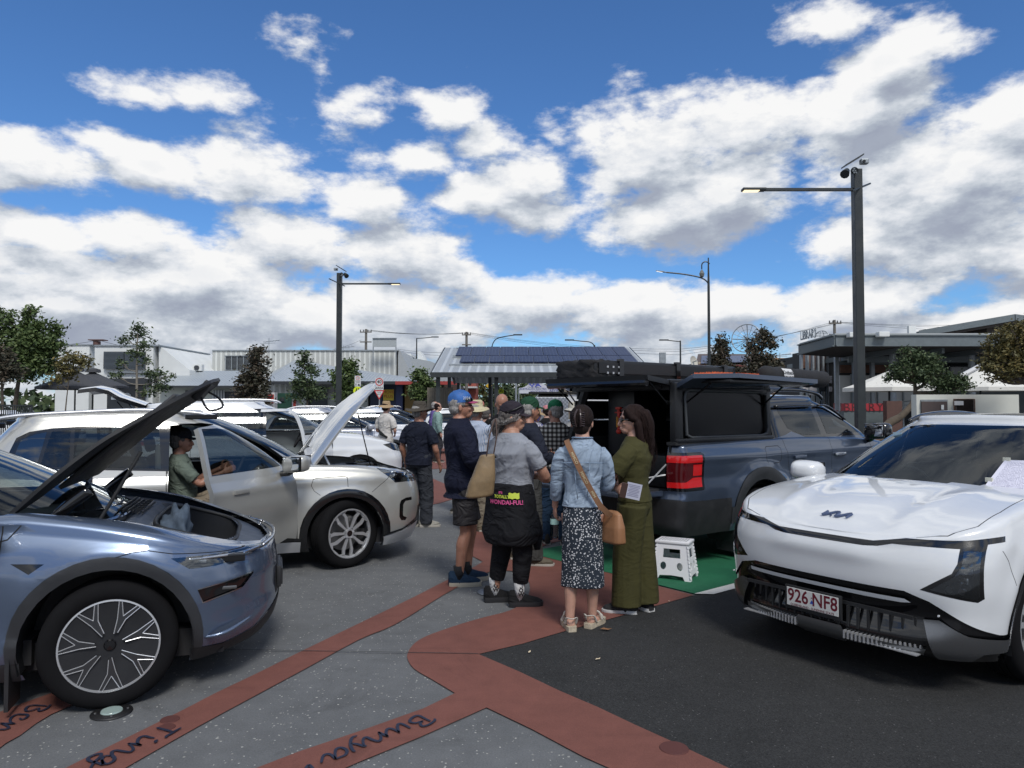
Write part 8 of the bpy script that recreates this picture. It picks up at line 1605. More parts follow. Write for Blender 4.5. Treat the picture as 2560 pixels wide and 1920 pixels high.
  for s, e_, w_, sg in ((shL, elL, wrL, 1), (shR, elR, wrR, -1)):
   pts = [s+V((0, -sg*.04, -.005)), s+(e_-s)*.3];
   if sl > .5: pts += [e_, e_+(w_-e_)*min(.97, (sl-.5)*2)]
   else: pts += [s+(e_-s)*sl*2*.85]
   q = catmull(pts, 5); n = len(q); b0 = .054*g+e; b1 = (.038*g if sl > .5 else .050*g)+e*top.get('sw', .9); mb.tube(q, [b0+(b1-b0)*i/(n-1) for i in range(n)], 14)
  gm = organic(top['name'], mb, vox*1.15, top['mat'], r, 2, folds(top.get('amp', .006), top.get('fz', 9), top.get('fx', 4), top.get('seed', 0)))
  r['top'] = gm.name; del r['top']
 if bottom:
  mb = MB(); e = bottom.get('ease', .014); hem = bottom.get('hem', .06)
  wz = .99+(zo if seated else 0); stack(mb, [(z, x, y, a+e*.7, b+e*.7) for z, x, y, a, b in tor if z <= 1.08+zo]) if not seated else mb.ell((-.02, 0, .56), (.17, .19, .13), 18, 10)
  if bottom.get('skirt'):
   zz = [1.03, .97, .88, .74, .60, .46, hem]; w0 = [.112, .125, .138, .140, .142, .146, .152]; d0 = [.090, .112, .120, .118, .118, .120, .124]
   mb = MB(); mb.rings([ring((0, 0, z), b*g+.012+(.008*sin(7*i)), a*wid*g+.030, 28, e=2.2) for i, (z, a, b) in enumerate(zip(zz, w0, d0))], True, True)
   gm = organic(bottom['name'], mb, vox*1.15, bottom['mat'], r, 2, folds(.007, 1.2, 9, 3))
  else:
   for hp_, kn, an in ((hipL, knL, anL), (hipR, knR, anR)):
    pts = [hp_+V((0, 0, .02)), hp_+(kn-hp_)*.4, kn]; w = bottom.get('w', (.100, .080, .062)); q = []
    if hem < kn.z-.05: pts += [kn+(an-kn)*.5, kn+(an-kn)*((kn.z-hem)/(kn.z-an.z))]
    else: pts = [hp_+V((0, 0, .02)), hp_+(kn-hp_)*.45, hp_+(kn-hp_)*((hp_.z-hem)/(hp_.z-kn.z))]
    q = catmull(pts, 5); n = len(q); rr = [(w[0]*(1-2*t)+w[1]*2*t if t < .5 else w[1]*(2-2*t)+w[2]*(2*t-1))*g+e*.3 for t in [i/(n-1) for i in range(n)]]; mb.tube(q, [x_*(g**.4/g) for x_ in rr], 16)
   gm = organic(bottom['name'], mb, vox*1.15, bottom['mat'], r, 2, folds(bottom.get('amp', .006), bottom.get('fz', 7), 6, bottom.get('seed', 2)))
 r_ = dict(root=r, HM=HM, k=k, anL=anL, anR=anR, feet=fy, wrL=wrL, wrR=wrR, elL=elL, elR=elR, shL=shL, shR=shR, tor=tor, neck=neck0); return r_
def shoes(p, m, sole, **kw):
 for an, a in ((p['anL'], p['feet'][0]), (p['anR'], p['feet'][1])): shoe(p['root'], (an.x, an.y, an.z-.085), radians(a), 1.09, m, sole, **kw)
def socks(p, m, h=.16, txt=None):
 for an in (p['anL'], p['anR']):
  o = MB().tube([an-V((0, 0, .03)), an+V((-.004, 0, h*.5)), an+V((-.008, 0, h))], [.043, .044, .047], 14).build('sock', m, p['root'], True)
  if txt:
   for i, ch in enumerate(txt):
    c_ = an+V((.0, 0, h-.035-.036*i)); d = V((-.55, -.83, 0)).normalized(); text('lettering', ch, .046, frame_M(c_+d*.047, V((.83, -.55, 0)), (0, 0, 1)), K_gloss, o, offset=.002)
def hairmat(n, c):
 m = mat(n, c, .75, spec=.15); t = NT(m.node_tree); b = bsdf(m); tcn = t.n('ShaderNodeTexCoord'); nz = t.noise(t.vm('MULTIPLY', tcn.outputs['Object'], (120, 120, 9)), 1, 3, .6); t.l(t.vm('MULTIPLY', (*c,), t.mr(nz, .3, .7, .55, 1.5)), b.inputs['Base Color']); bp = t.n('ShaderNodeBump'); bp.inputs['Strength'].default_value = .6; bp.inputs['Distance'].default_value = .004; t.l(nz, bp.inputs['Height']); t.l(bp.outputs[0], b.inputs['Normal']); return m
def strands(p, m, n, path, rad, sd=1, r=.0022):
 rnd = random.Random(sd); mb = MB()
 for _ in range(n):
  a = rnd.uniform(0, 2*pi); o = V((cos(a)*rad[0], sin(a)*rad[1], 0)); j = lambda s: V((rnd.gauss(0, s), rnd.gauss(0, s), rnd.gauss(0, s))); q = catmull([V(v)+o*(1+.06*i)*rnd.uniform(.85, 1.15)+j(.006+.004*i) for i, v in enumerate(path)], 3); mb.tube(q, [r]*(len(q)-2)+[r*.6, r*.2], 3, M=p['HM'])
 mb.build('hair_strands', m, p['root'], fix=False)
H_grey = hairmat('grey hair', (.26, .25, .24)); H_dgrey = hairmat('dark grey hair', (.10, .09, .085)); H_dark = hairmat('dark brown hair', (.014, .009, .008)); H_brown = hairmat('chestnut hair', (.014, .007, .006))
def short_hair(p, m, z=0.0): mb = MB(); mb.ell((-.020, 0, .040+z), (.092, .082, .085), 20, 12, p['HM']); mb.ell((-.045, 0, -.020), (.058, .074, .055), 16, 10, p['HM']); return organic('hair', mb, .006, m, p['root'], 2, folds(.003, 30, 30))
Tb = cloth
# --- man in the navy jacket
c = (G(1146, 1470)+G(1166, 1452))/2
M_navy = Tb('navy fleece', (.006, .008, .022));
p = person('tall man in navy zip jacket and grey shorts with folded arms and blue cap', (c.x+.0, c.y+.03), 12, 1.83, SK1, hy=-4, girth=1.10, wid=1.04, arms=dict(el=(.06, .255, 1.12), wl=(.25, .02, 1.14), er=(.07, -.255, 1.13), wr=(.24, .06, 1.12), dl=(.2, -1, .1), dr=(-.1, 1, .15), nl=(1, .2, .2), nr=(1, 0, .3), cl=.7, cr=.5), legs=dict(kl=(.09, .09, .50), kr=(.015, -.085, .49), al=(.06, .10, .085), ar=(-.045, -.09, .085)), lean=-.05,
  top=dict(name='jacket', mat=M_navy, ease=.034, hem=.80, sleeve=.97, collar=.055, flare=.004, amp=.007, sw=.8), bottom=dict(name='shorts', mat=Tb('charcoal shorts', (.028, .026, .028), rough=.6), hem=.56, w=(.105, .105, .108)), feet=(2, -4), vox=.006)
shoes(p, Tb('navy mesh', (.012, .03, .06)), mat('cream sole', (.42, .38, .30), .6), sole_h=.036, lace=mat('dark laces', (.02, .03, .05), .7)); socks(p, Tb('dark ribbed sock', (.02, .022, .025)), .10); short_hair(p, H_grey)
hg = headgear('cap', p['root'], p['HM'] @ Matrix.Rotation(radians(-4), 4, 'Y'), mat('bright blue cap', (.02, .10, .32), .6, var=.35, vscale=16), mat('pink and blue brim', (.30, .04, .12), .6)); M_ = p['HM']; sm_ = MB(); sm_.rings([[V((.1075*cos(a), .0855*sin(a), z)) for a in [radians(-70+10*i) for i in range(15)]] for z in (.042, .075)], False, False, M_); sm_.build('sunglasses_strap', K_gloss, hg, fix=False)
for sg in (-1, 1): MB().tube([(.092, sg*.014, .012), (.094, sg*.034, .010), (.080, sg*.056, .010), (-.005, sg*.080, .004)], .004, 5, M=M_).build('glasses', K_gloss, p['root'])
text('lettering', '2024', .035, M_ @ frame_M((.045, -.086, .072), V((1, .45, 0)), (0, 0, 1)), mat('white print', (.6, .62, .65), .6), hg)
q = p['root']; mb = MB(); mb.tube([(.05, -.155, .80), (.075, -.145, .70), (.11, -.13, .60)], .004, 4); mb.build('reflective_piping', mat('silver piping', (.35, .35, .36), .4), q)
# --- woman in the grey top with a jacket tied round her waist
c = (G(1245, 1508)+G(1300, 1524))/2
p = person('woman in grey top and dark cap with printed black jacket tied at her waist', (c.x+.02, c.y+.06), 48, 1.72, SK3, hy=-46, girth=1.20, wid=1.10, bust=.04, belly=.05, arms=dict(el=(.10, .265, 1.11), wl=(.26, .03, 1.10), er=(.13, -.285, 1.12), wr=(.28, .0, 1.12), dl=(.1, -1, .1), dr=(.1, 1, .1), nl=(1, 0, .3), nr=(1, 0, .3)), legs=dict(kl=(.0, .11, .49), kr=(.03, -.105, .49), al=(-.03, .17, .085), ar=(.0, -.10, .085)),
  top=dict(name='tee_shirt', mat=Tb('pale grey jersey', (.25, .265, .30), b=.1, cr=.35), ease=.010, hem=.98, sleeve=.40, amp=.008, fz=11, fx=3, flare=.0), bottom=dict(name='leggings', mat=Tb('black leggings', (.007, .007, .009), b=.1), hem=.20, w=(.098, .080, .056), ease=.010, amp=.002), feet=(-38, -44), vox=.006)
shoes(p, Tb('black mesh', (.008, .008, .009)), mat('black foam sole', (.014, .014, .016), .6), sole_h=.042, lace=K_gap); socks(p, Tb('white sock', (.50, .50, .50)), .135, 'BOW')
mb = MB(); mb.rings([ring((-.01+.0, 0, z), a, b, 28, e=2.2) for z, a, b in ((1.055, .165, .195), (1.0, .175, .21), (.90, .19, .225), (.78, .20, .24), (.64, .215, .265), (.55, .19, .24))], True, True); mb.tube([(.10, -.12, .78), (.14, -.17, .62), (.12, -.20, .48)], [.10, .07, .03], 10, flat=.5); mb.tube([(-.15, -.05, .7), (-.16, .02, .60), (-.15, .06, .55)], [.07, .06, .03], 10)
jk = organic('tied_jacket', mb, .0075, Tb('black jacket cloth', (.008, .0085, .011)), p['root'], 3, folds(.013, 2.2, 5, 1))
def onback(o_, txt, size, a, z, m, dy=0, r0=.238):   # lettering wrapped on the tied jacket, a in degrees round the body
 me = text_mesh(txt, size, offset=.0012, res=2); me.materials.clear()
 for v in me.vertices:
  t = radians(a)+v.co.x/r0; z_ = z+v.co.y; e = 2.2; ca, sa = cos(t), sin(t); f = (abs(ca)**e+abs(sa)**e)**(-1/e); kz = max(0, min(1, (1.05-z_)/.27)); v.co = V(((.178+.030*kz)*f*ca-.01, (.208+.036*kz)*f*sa, z_))*1.0; v.co.x *= 1.075; v.co.y *= 1.06
 return link('lettering', me, m, o_)
Mpk = mat('pink print', (.62, .08, .26), .6); Mye = mat('lime print', (.50, .60, .06), .6)
onback(jk, 'WONDAI-FUL!', .050, 207, .915, Mpk); onback(jk, 'TOTALLY', .036, 198, .962, Mye); onback(jk, "IT'S", .026, 195, .995, Mpk)
mb = MB();
def wrapp(t, z_, off=1.0): t = radians(t); e = 2.2; ca, sa = cos(t), sin(t); f = (abs(ca)**e+abs(sa)**e)**(-1/e); kz = max(0, min(1, (1.05-z_)/.27)); return V((((.178+.030*kz)*f*ca-.01)*1.078*off, (.208+.036*kz)*f*sa*1.063*off, z_))
mb.rings([[wrapp(214+i*3.0, z+.004*sin(i*1.7)) for i in range(9)] for z in (.948, .972, .996)], False, False); mb.build('printed_map', Mye, jk, fix=False)
mb = MB(); mb.ell((-.075, 0, -.005), (.040, .060, .055), 16, 10, p['HM']); mb.ell((-.125, .0, -.045), (.048, .052, .045), 16, 10, p['HM']); mb.ell((-.02, 0, .03), (.092, .081, .07), 18, 10, p['HM']); mb.tube([(-.13, 0, -.06), (-.15, -.005, -.10), (-.145, -.01, -.145)], [.035, .024, .006], 8, M=p['HM']); [mb.tube([(.04, sg*.074, .03), (.01, sg*.082, -.01), (-.05, sg*.075, -.03)], [.014, .02, .02], 8, M=p['HM']) for sg in (-1, 1)]
organic('hair', mb, .006, H_dgrey, p['root'], 2, folds(.006, 30, 30)); strands(p, H_dgrey, 50, [(-.05, 0, .0), (-.10, 0, -.03), (-.14, -.004, -.07), (-.15, -.01, -.15)], (.03, .045), 4); strands(p, H_grey, 26, [(.05, -.05, .02), (.0, -.075, -.01), (-.06, -.06, -.03), (-.10, -.02, -.04)], (.012, .02), 5); hg = headgear('cap', p['root'], p['HM'] @ Matrix.Rotation(radians(2), 4, 'Y'), Tb('dark plum cap', (.022, .018, .026)), Tb('dark plum brim', (.035, .024, .030))); MB().tube([(.08, -.05, .10), (.03, -.088, .075), (-.04, -.082, .055), (-.09, -.04, .05)], .007, 5, M=p['HM']).build('sunglasses', K_gloss, hg)
# tote bag on the left shoulder, a thing of its own
def T_(p, v): return p['root'].matrix_basis @ V(v)
R0 = p['root']; Mr_ = Matrix.Translation(R0.location) @ R0.rotation_euler.to_matrix().to_4x4() @ Matrix.Diagonal((p['k'],)*3+(1,))
ctr = P(1202, 1185, 5.95); bag = empty('tote_bag', (ctr.x, ctr.y, ctr.z), radians(8), 'tan leather tote bag hanging by thin straps from the shoulder of the grey topped woman', 'bag')
mb = MB(); mb.rings([ring((ox, 0, z), a, b, 24, e=3.2) for z, a, b, ox in ((-.185, .105, .055, -.03), (-.17, .118, .065, -.03), (-.06, .105, .072, .005), (.05, .080, .060, .04), (.15, .058, .042, .07))], True, True, Matrix.Rotation(radians(-6), 4, 'Y'))
organic('body', mb, .008, mat('tan leather', (.21, .145, .075), .55, var=.2, vscale=9, bump=.15, bscale=60), bag, 2, folds(.007, 5, 4, 2)); sh = Mr_ @ (p['shL']+V((0, -.02, .05))); s0 = sh-V(bag.location); s0 = Matrix.Rotation(-radians(8), 4, 'Z') @ s0
for dx, dy in ((-.03, -.04), (.035, .04)): MB().tube(catmull([(.07+dx, dy, .13), (.10+dx, dy*.8, .32), (s0.x*.85, s0.y*.5, .45), (s0.x, s0.y, s0.z)], 5), .006, 6).build('strap', mat('brown strap', (.07, .04, .03), .6), bag, True)
MB().ell((.07, 0, .14), (.06, .035, .02), 12, 6, None).build('opening_lining', mat('dark lining', (.015, .012, .01), .9), bag)
# --- woman in the denim jacket
c = (G(1437, 1586)+G(1478, 1560))/2
M_den = Tb('light washed denim', (.27, .34, .43), var=.22, b=.3, bs=300)
M_dot = mat('white dotted skirt', (.012, .02, .032), .8); t = NT(M_dot.node_tree); tcn = t.n('ShaderNodeTexCoord'); vo = t.n('ShaderNodeTexVoronoi'); vo.inputs['Scale'].default_value = 62; vo.inputs['Randomness'].default_value = .9; t.l(tcn.outputs['Object'], vo.inputs['Vector']); sp_ = t.n('ShaderNodeSeparateColor'); t.l(vo.outputs['Color'], sp_.inputs[0]); k_m = t.m('LESS_THAN', vo.outputs['Distance'], t.m('MULTIPLY_ADD', sp_.outputs[0], .22, .20)); t.l(t.mix(k_m, (.012, .02, .032, 1), (.55, .56, .58, 1)), bsdf(M_dot).inputs['Base Color'])
p = person('woman in light denim jacket and white dotted dark skirt seen from behind', (c.x-.0, c.y+.03), 84, 1.70, SK2, hy=-14, girth=.96, wid=.96, arms=dict(el=(.04, .205, 1.12), wl=(.13, .225, .93), er=(.08, -.205, 1.12), wr=(.25, -.10, 1.10), dl=(.5, 0, -1), dr=(.3, 1, .1), nl=(-.3, 1, 0), nr=(1, 0, .2), cl=.8), legs=dict(kl=(.0, .09, .49), kr=(.01, -.08, .49), al=(-.05, .10, .10), ar=(.04, -.075, .10)),
  top=dict(name='denim_jacket', mat=M_den, ease=.012, hem=.965, sleeve=.80, collar=.03, amp=.007, fz=8, flare=.0), bottom=dict(name='skirt', mat=M_dot, hem=.335, skirt=True), feet=(15, -28), vox=.006)
for an, a in ((p['anL'], 15), (p['anR'], -28)): shoe(p['root'], (an.x, an.y, 0), radians(a), 1.0, mat('white leather strap', (.52, .49, .44), .5), mat('cork and cream sole', (.42, .36, .27), .7, var=.25, vscale=30), kind='sandal', sole_h=.042)
mb = MB(); mb.ell((-.016, 0, .035), (.103, .088, .098), 20, 12, p['HM']); mb.ell((-.075, 0, .03), (.045, .058, .080), 16, 10, p['HM']); mb.ell((-.04, 0, -.045), (.055, .060, .05), 14, 8, p['HM']); organic('hair', mb, .006, H_dark, p['root'], 2, folds(.003, 30, 30))
mb = MB()
for sg in (-1, 1):
 mb.tube(catmull([(-.100, sg*.010, .095), (-.128, sg*.020, .06), (-.132, sg*.022, .02), (-.110, sg*.016, -.03)], 4), .007, 6, M=p['HM']); [mb.tube([(-.128, sg*.022, .075-.016*i), (-.118, sg*.038, .072-.016*i), (-.105, sg*.044, .070-.016*i)], .0035, 5, M=p['HM']) for i in range(7)]
mb.build('hair_claw', mat('brown tortoise plastic', (.05, .035, .035), .25), p['root'], True, 50)
mb = MB(); g_ = lambda y, z: V((-(.122+.018)*sqrt(max(.02, 1-(abs(y)/.21)**2.4))-.012, y, z)); mb.tube([g_(y, 1.315-.01*abs(y)*4) for y in [-.17+.034*i for i in range(11)]], .004, 5); mb.tube([g_(-.06, 1.31), g_(-.05, 1.15), g_(-.035, 1.03)], .0035, 5); mb.tube([g_(.06, 1.31), g_(.05, 1.15), g_(.035, 1.03)], .0035, 5); mb.tube(catmull([(.03, .075, 1.50), (-.06, .06, 1.505), (-.085, 0, 1.505), (-.06, -.06, 1.505), (.03, -.075, 1.50)], 4), .014, 6, flat=.5); mb.build('seams', Tb('denim seam', (.20, .27, .37)), p['root'], True)
R0 = p['root']; Md = Matrix.Translation(R0.location) @ R0.rotation_euler.to_matrix().to_4x4() @ Matrix.Diagonal((p['k'],)*3+(1,))
# crossbody bag: strap, bag (thing of its own)
hb_ = Md @ V((-.06, -.24, .86)); cb = empty('crossbody_bag', hb_, 0, 'small tan crossbody bag with lettered brown strap on the denim jacket woman', 'bag')
def cbp(v): return (Md @ V(v))-hb_
path = [(-.01, .125, 1.485), (-.10, .105, 1.44), (-.160, .05, 1.33), (-.168, -.015, 1.20), (-.160, -.075, 1.09), (-.155, -.135, .99), (-.13, -.19, .93), (-.10, -.225, .90)]; ps = catmull([cbp(v) for v in path], 6)
def ribbon(mb, pts, w, nrmf, th=.003):
 L = [];
 for i, q in enumerate(pts): tt = (pts[min(i+1, len(pts)-1)]-pts[max(0, i-1)]).normalized(); n_ = nrmf(q); s_ = tt.cross(n_).normalized()*w; L.append([q+s_+n_*th, q-s_+n_*th, q-s_-n_*th, q+s_-n_*th])
 mb.rings(L, True, True)
nf = lambda q: V((-.25, -1, .05)).normalized() if True else None
mb = MB(); bk_ = Md.to_3x3() @ V((-1, 0, 0)); bk_.normalize(); ribbon(mb, ps, .021, lambda q: bk_); st_o = mb.build('strap', mat('tan webbing', (.20, .10, .05), .8, bump=.3, bscale=250), cb, True, 50)
def along(txt, size, i0, m, par):
 me = text_mesh(txt, size, align='CENTER', offset=.0006); me.materials.clear()
 for v in me.vertices:
  d = v.co.x; i = i0
  q0 = ps[i]; tt = (ps[i+1]-ps[i-1]).normalized(); s_ = tt.cross(bk_).normalized(); v.co = q0+tt*d+s_*(-v.co.y if (s_.z < 0) else v.co.y)+bk_*.006
 return link('lettering', me, m, par)
Mgd = mat('pale gold print', (.45, .36, .22), .5); along('MIMCO', .030, 11, Mgd, st_o); along('MIMCO', .030, 18, Mgd, st_o); along('MIM', .030, 25, Mgd, st_o)
mb = MB(); mb.rings([ring((ox, 0, z), a, b, 20, e=3.5) for z, a, b, ox in ((-.17, .045, .100, .0), (-.16, .055, .115, 0), (-.05, .050, .110, 0), (.05, .028, .085, 0), (.07, .015, .05, 0))], True, True, Matrix.Rotation(radians(30), 4, 'Z')); organic('body', mb, .007, mat('caramel leather', (.27, .13, .06), .45, var=.12, bump=.1, bscale=80), cb, 2, folds(.004, 5, 6)); mb = MB(); mb.tube([V((0, .09, .02)), V((-.03, .06, .06)), ps[-1]], .006, 6); mb.build('buckle', K_chr, cb)
# water bottle held in her left hand
wq = Md @ (p['wrL']+V((.05, .005, -.10))); wb_ = MB().lathe([(0, -.155), (.030, -.155), (.034, -.14), (.032, -.10), (.034, -.06), (.034, 0), (.030, .03), (.016, .055), (.013, .06), (.013, .075)], 18, None, 'Z').build('water_bottle', G_clear, None, True); wb_.location = wq; tag(wb_, 'clear plastic water bottle held in the hand of the denim jacket woman', 'bottle'); MB().lathe([(0, .092), (.015, .092), (.016, .072), (0, .070)], 14, None, 'Z').build('cap', mat('bottle cap blue', (.03, .18, .45), .4), wb_, True, 40); MB().lathe([(.0345, -.045), (.0345, .0)], 18, None, 'Z').build('bottle_label', mat('bottle label', (.35, .55, .5), .5), wb_, True)
# --- woman in olive
c = G(1590, 1535)
M_ol = Tb('olive crepe', (.050, .047, .016), var=.08, b=.15, bs=350, cr=.16)
p = person('woman in olive jumpsuit with long brown hair and sunglasses holding a sheet', (c.x+.0, c.y+.05), 158, 1.70, SK2, hy=22, girth=1.06, wid=1.0, bust=.03, arms=dict(el=(.17, .225, 1.13), wl=(.20, -.03, 1.13), er=(.14, -.22, 1.12), wr=(.12, .15, 1.07), dl=(0, -1, .1), dr=(-.55, .6, -.25), nl=(1, 0, .3), nr=(.5, .8, .2), cl=.5, cr=.6), legs=dict(kl=(.05, .07, .49), kr=(-.04, -.09, .49), al=(.06, .06, .085), ar=(-.06, -.10, .085)),
  top=dict(name='blouse', mat=M_ol, ease=.016, hem=.95, sleeve=.42, amp=.006, sw=2.2, flare=.0), bottom=dict(name='wide_trousers', mat=M_ol, hem=.075, w=(.120, .112, .118), amp=.010, fz=1.2), feet=(10, -35), vox=.006)
shoes(p, Tb('black canvas', (.012, .014, .022)), mat('white rubber', (.55, .55, .55), .5), lace=mat('white laces', (.6, .6, .6), .7), sole_h=.030)
mb = MB(); mb.ell((-.014, 0, .046), (.100, .086, .090), 20, 12, p['HM']); mb.tube(catmull([(-.05, 0, .06), (-.088, 0, -.02), (-.095, -.01, -.14), (-.110, -.015, -.26), (-.10, -.02, -.36)], 4), [.06]+[.072]*5+[.070]*5+[.058]*4+[.045, .03], 14, M=p['HM'], flat=1.15)
[mb.tube(catmull([(.062, sg*.048, .095), (.02, sg*.078, .03), (-.02, sg*.088, .0), (-.040, sg*.088, -.10), (-.055, sg*.075, -.22), (-.055, sg*.07, -.32)], 4), [.024]*9+[.032]*9+[.026, .018, .010], 10, M=p['HM']) for sg in (-1, 1)]; organic('hair', mb, .0065, H_brown, p['root'], 2, folds(.006, 4, 28))
strands(p, H_brown, 170, [(-.03, 0, .09), (-.075, 0, 0), (-.09, -.008, -.13), (-.10, -.015, -.26), (-.095, -.02, -.39)], (.050, .066), 3, .0016)
gl_ = MB(); [gl_.box((.098, sg*.032, .006), (.012, .052, .034), p['HM'], bev=.008) for sg in (-1, 1)]; gl_.box((.096, 0, .012), (.008, .03, .010), p['HM']); [gl_.tube([(.094, sg*.060, .012), (.04, sg*.078, .012), (-.005, sg*.082, .008)], .0055, 5, M=p['HM']) for sg in (-1, 1)]; gl_.build('sunglasses', K_gloss, p['root'], True, 50)
MB().tube([ (0, 0, 0), (0, 0, .03)], [.150, .150], 24).build('belt', M_ol, p['root']) if 0 else None
Mo = Matrix.Translation(p['root'].location) @ p['root'].rotation_euler.to_matrix().to_4x4() @ Matrix.Diagonal((p['k'],)*3+(1,))
q = P(1584, 1228, 5.62); sh_ = empty('paper_sheet', q, 0, 'white printed folded sheet held by the woman in olive', 'paper'); Mq = Matrix.Rotation(radians(-8), 4, 'Z') @ Matrix.Rotation(radians(12), 4, 'Y'); MB().box((0, 0, 0), (.115, .002, .125), Mq).build('page', mat('white page', (.42, .43, .52), .8), sh_); mb = MB(); [mb.box((0, -.0022, .045-.012*i), (.088-.02*(i % 3 == 2), .0006, .004), Mq) for i in range(8)]; mb.build('print', mat('grey print', (.18, .18, .28), .8), sh_); MB().box((-.075, .004, -.01), (.05, .012, .12), Mq, bev=.004).build('wallet', mat('dark brown leather', (.045, .02, .015), .5), sh_)
# --- further people
def simple(label, sx, Y, yaw, h, skin, topd, botd, hat=None, hm=None, hair=H_grey, shoem=None, **kw):
 c = P(sx, 1016, Y); q = person(label, (c.x, Y), yaw, h, skin, top=topd, bottom=botd, vox=kw.pop('vox', .0085), group=kw.pop('group', None), **kw)
 shoes(q, shoem or Tb('dark shoe', (.03, .028, .025)), mat('pale sole', (.40, .38, .34), .6))
 if hair: short_hair(q, hair)
 if hat: headgear(hat, q['root'], q['HM'], hm)
 return q
p = simple('man in dark navy tee and grey trousers wearing a wide brown hat', 1048, 10.25, 62, 1.74, SK1, dict(name='tee_shirt', mat=Tb('dark navy tee', (.010, .013, .026)), ease=.020, hem=.88, sleeve=.46, amp=.005), dict(name='trousers', mat=Tb('slate grey trousers', (.032, .036, .045)), hem=.05, w=(.10, .088, .080), amp=.009), 'hikehat', Tb('brown oilskin', (.060, .052, .042)), girth=1.12, wid=1.06, hy=-30, belly=.04, vox=.007, shoem=Tb('grey trainer', (.28, .27, .24)), feet=(-30, -52), arms=dict(el=(-.03, .27, 1.13), wl=(.06, .27, .88), er=(.0, -.28, 1.12), wr=(.12, -.27, .89)), legs=dict(al=(-.02, .10, .085), ar=(.04, -.10, .085), kr=(.05, -.10, .49)))
Mst = mat('blue white striped shirt', (.42, .47, .56), .85); t = NT(Mst.node_tree); tcn = t.n('ShaderNodeTexCoord'); se = t.n('ShaderNodeSeparateXYZ'); t.l(tcn.outputs['Object'], se.inputs[0]); w_ = t.m('GREATER_THAN', t.m('SINE', t.m('MULTIPLY', t.m('ADD', se.outputs[1], t.m('MULTIPLY', se.outputs[0], .6)), 420)), .45); t.l(t.mix(w_, (.46, .50, .58, 1), (.20, .29, .46, 1)), bsdf(Mst).inputs['Base Color'])
p = simple('man in blue striped shirt and beige trousers with cream bucket hat, back turned', 1190, 9.9, 80, 1.76, SK1, dict(name='shirt', mat=Mst, ease=.026, hem=.96, sleeve=.80, amp=.010), dict(name='trousers', mat=Tb('beige cargo cloth', (.18, .155, .115)), hem=.07, w=(.10, .085, .075), amp=.008), 'widehat', Tb('cream hat cotton', (.50, .45, .29)), hy=-25, vox=.007, arms=dict(el=(.07, .25, 1.13), wl=(.26, .10, 1.10), er=(.07, -.26, 1.12), wr=(.25, -.08, 1.08)), shoem=Tb('olive trainer', (.12, .10, .07)), feet=(-20, -40))
p = simple('man in dark denim shirt and dark green cap behind the grey topped woman', 1322, 7.9, 20, 1.78, SK1, dict(name='shirt', mat=Tb('dark denim shirt', (.013, .016, .028), var=.25), ease=.022, hem=.90, sleeve=.95, collar=.03, amp=.008), dict(name='trousers', mat=Tb('grey work trousers', (.045, .045, .043)), hem=.06, w=(.10, .085, .078), amp=.009), 'cap', Tb('dark green cap', (.012, .05, .025)), girth=1.05, hy=10, vox=.007, arms=dict(el=(.07, .255, 1.12), wl=(.25, .02, 1.14), er=(.07, -.26, 1.13), wr=(.26, .0, 1.12), dl=(.2, -1, .1), dr=(-.1, 1, .15), nl=(1, .2, .2), nr=(1, 0, .3)), shoem=Tb('hiking shoe', (.11, .095, .07)), legs=dict(kl=(-.02, .15, .49), al=(-.05, .20, .085), ar=(.0, -.17, .085), kr=(.0, -.13, .49)), feet=(-5, -25))
Mpl = mat('black white check shirt', (.3, .3, .28), .85); t = NT(Mpl.node_tree); tcn = t.n('ShaderNodeTexCoord'); se = t.n('ShaderNodeSeparateXYZ'); t.l(tcn.outputs['Object'], se.inputs[0]); a_ = t.m('GREATER_THAN', t.m('SINE', t.m('MULTIPLY', se.outputs[1], 118)), .0); b_ = t.m('GREATER_THAN', t.m('SINE', t.m('MULTIPLY', se.outputs[2], 118)), .0); s_ = t.m('MULTIPLY', t.m('ADD', a_, b_), .5); t.l(t.ramp(s_, [(0.0, (.016, .013, .012)), (.5, (.10, .092, .085)), (1.0, (.50, .49, .45))]), bsdf(Mpl).inputs['Base Color'])
p = simple('man in black and white check shirt and bright green cap', 1388, 9.0, 88, 1.76, SK1, dict(name='check_shirt', mat=Mpl, ease=.026, hem=.93, sleeve=.80, amp=.006), dict(name='jeans', mat=Tb('blue jeans', (.02, .045, .09)), hem=.05, w=(.10, .08, .07)), 'cap', Tb('bright green cap', (.01, .13, .06)), hy=35, girth=1.05, vox=.007, arms=dict(el=(.05, .26, 1.13), wl=(.22, .12, 1.0), er=(.05, -.26, 1.12), wr=(.22, -.12, 1.0)))
p = simple('man with shaved head in black shirt looking down', 1256, 10.2, -98, 1.86, SK1, dict(name='tee_shirt', mat=Tb('black tee', (.007, .007, .008)), ease=.022, hem=.9, sleeve=.46), dict(name='trousers', mat=Tb('black trousers', (.01, .01, .012)), hem=.05, w=(.10, .085, .075)), None, None, None, hp=28, hy=15, lean=.06, arms=dict(el=(.06, .25, 1.14), wl=(.26, .10, 1.06), er=(.06, -.25, 1.14), wr=(.26, -.10, 1.06)))
mb = MB(); mb.ell((-.02, 0, .045), (.090, .075, .085), 18, 10, p['HM']); mb.build('stubble', mat('shaved hair stubble', (.10, .075, .06), .8), p['root'], True)
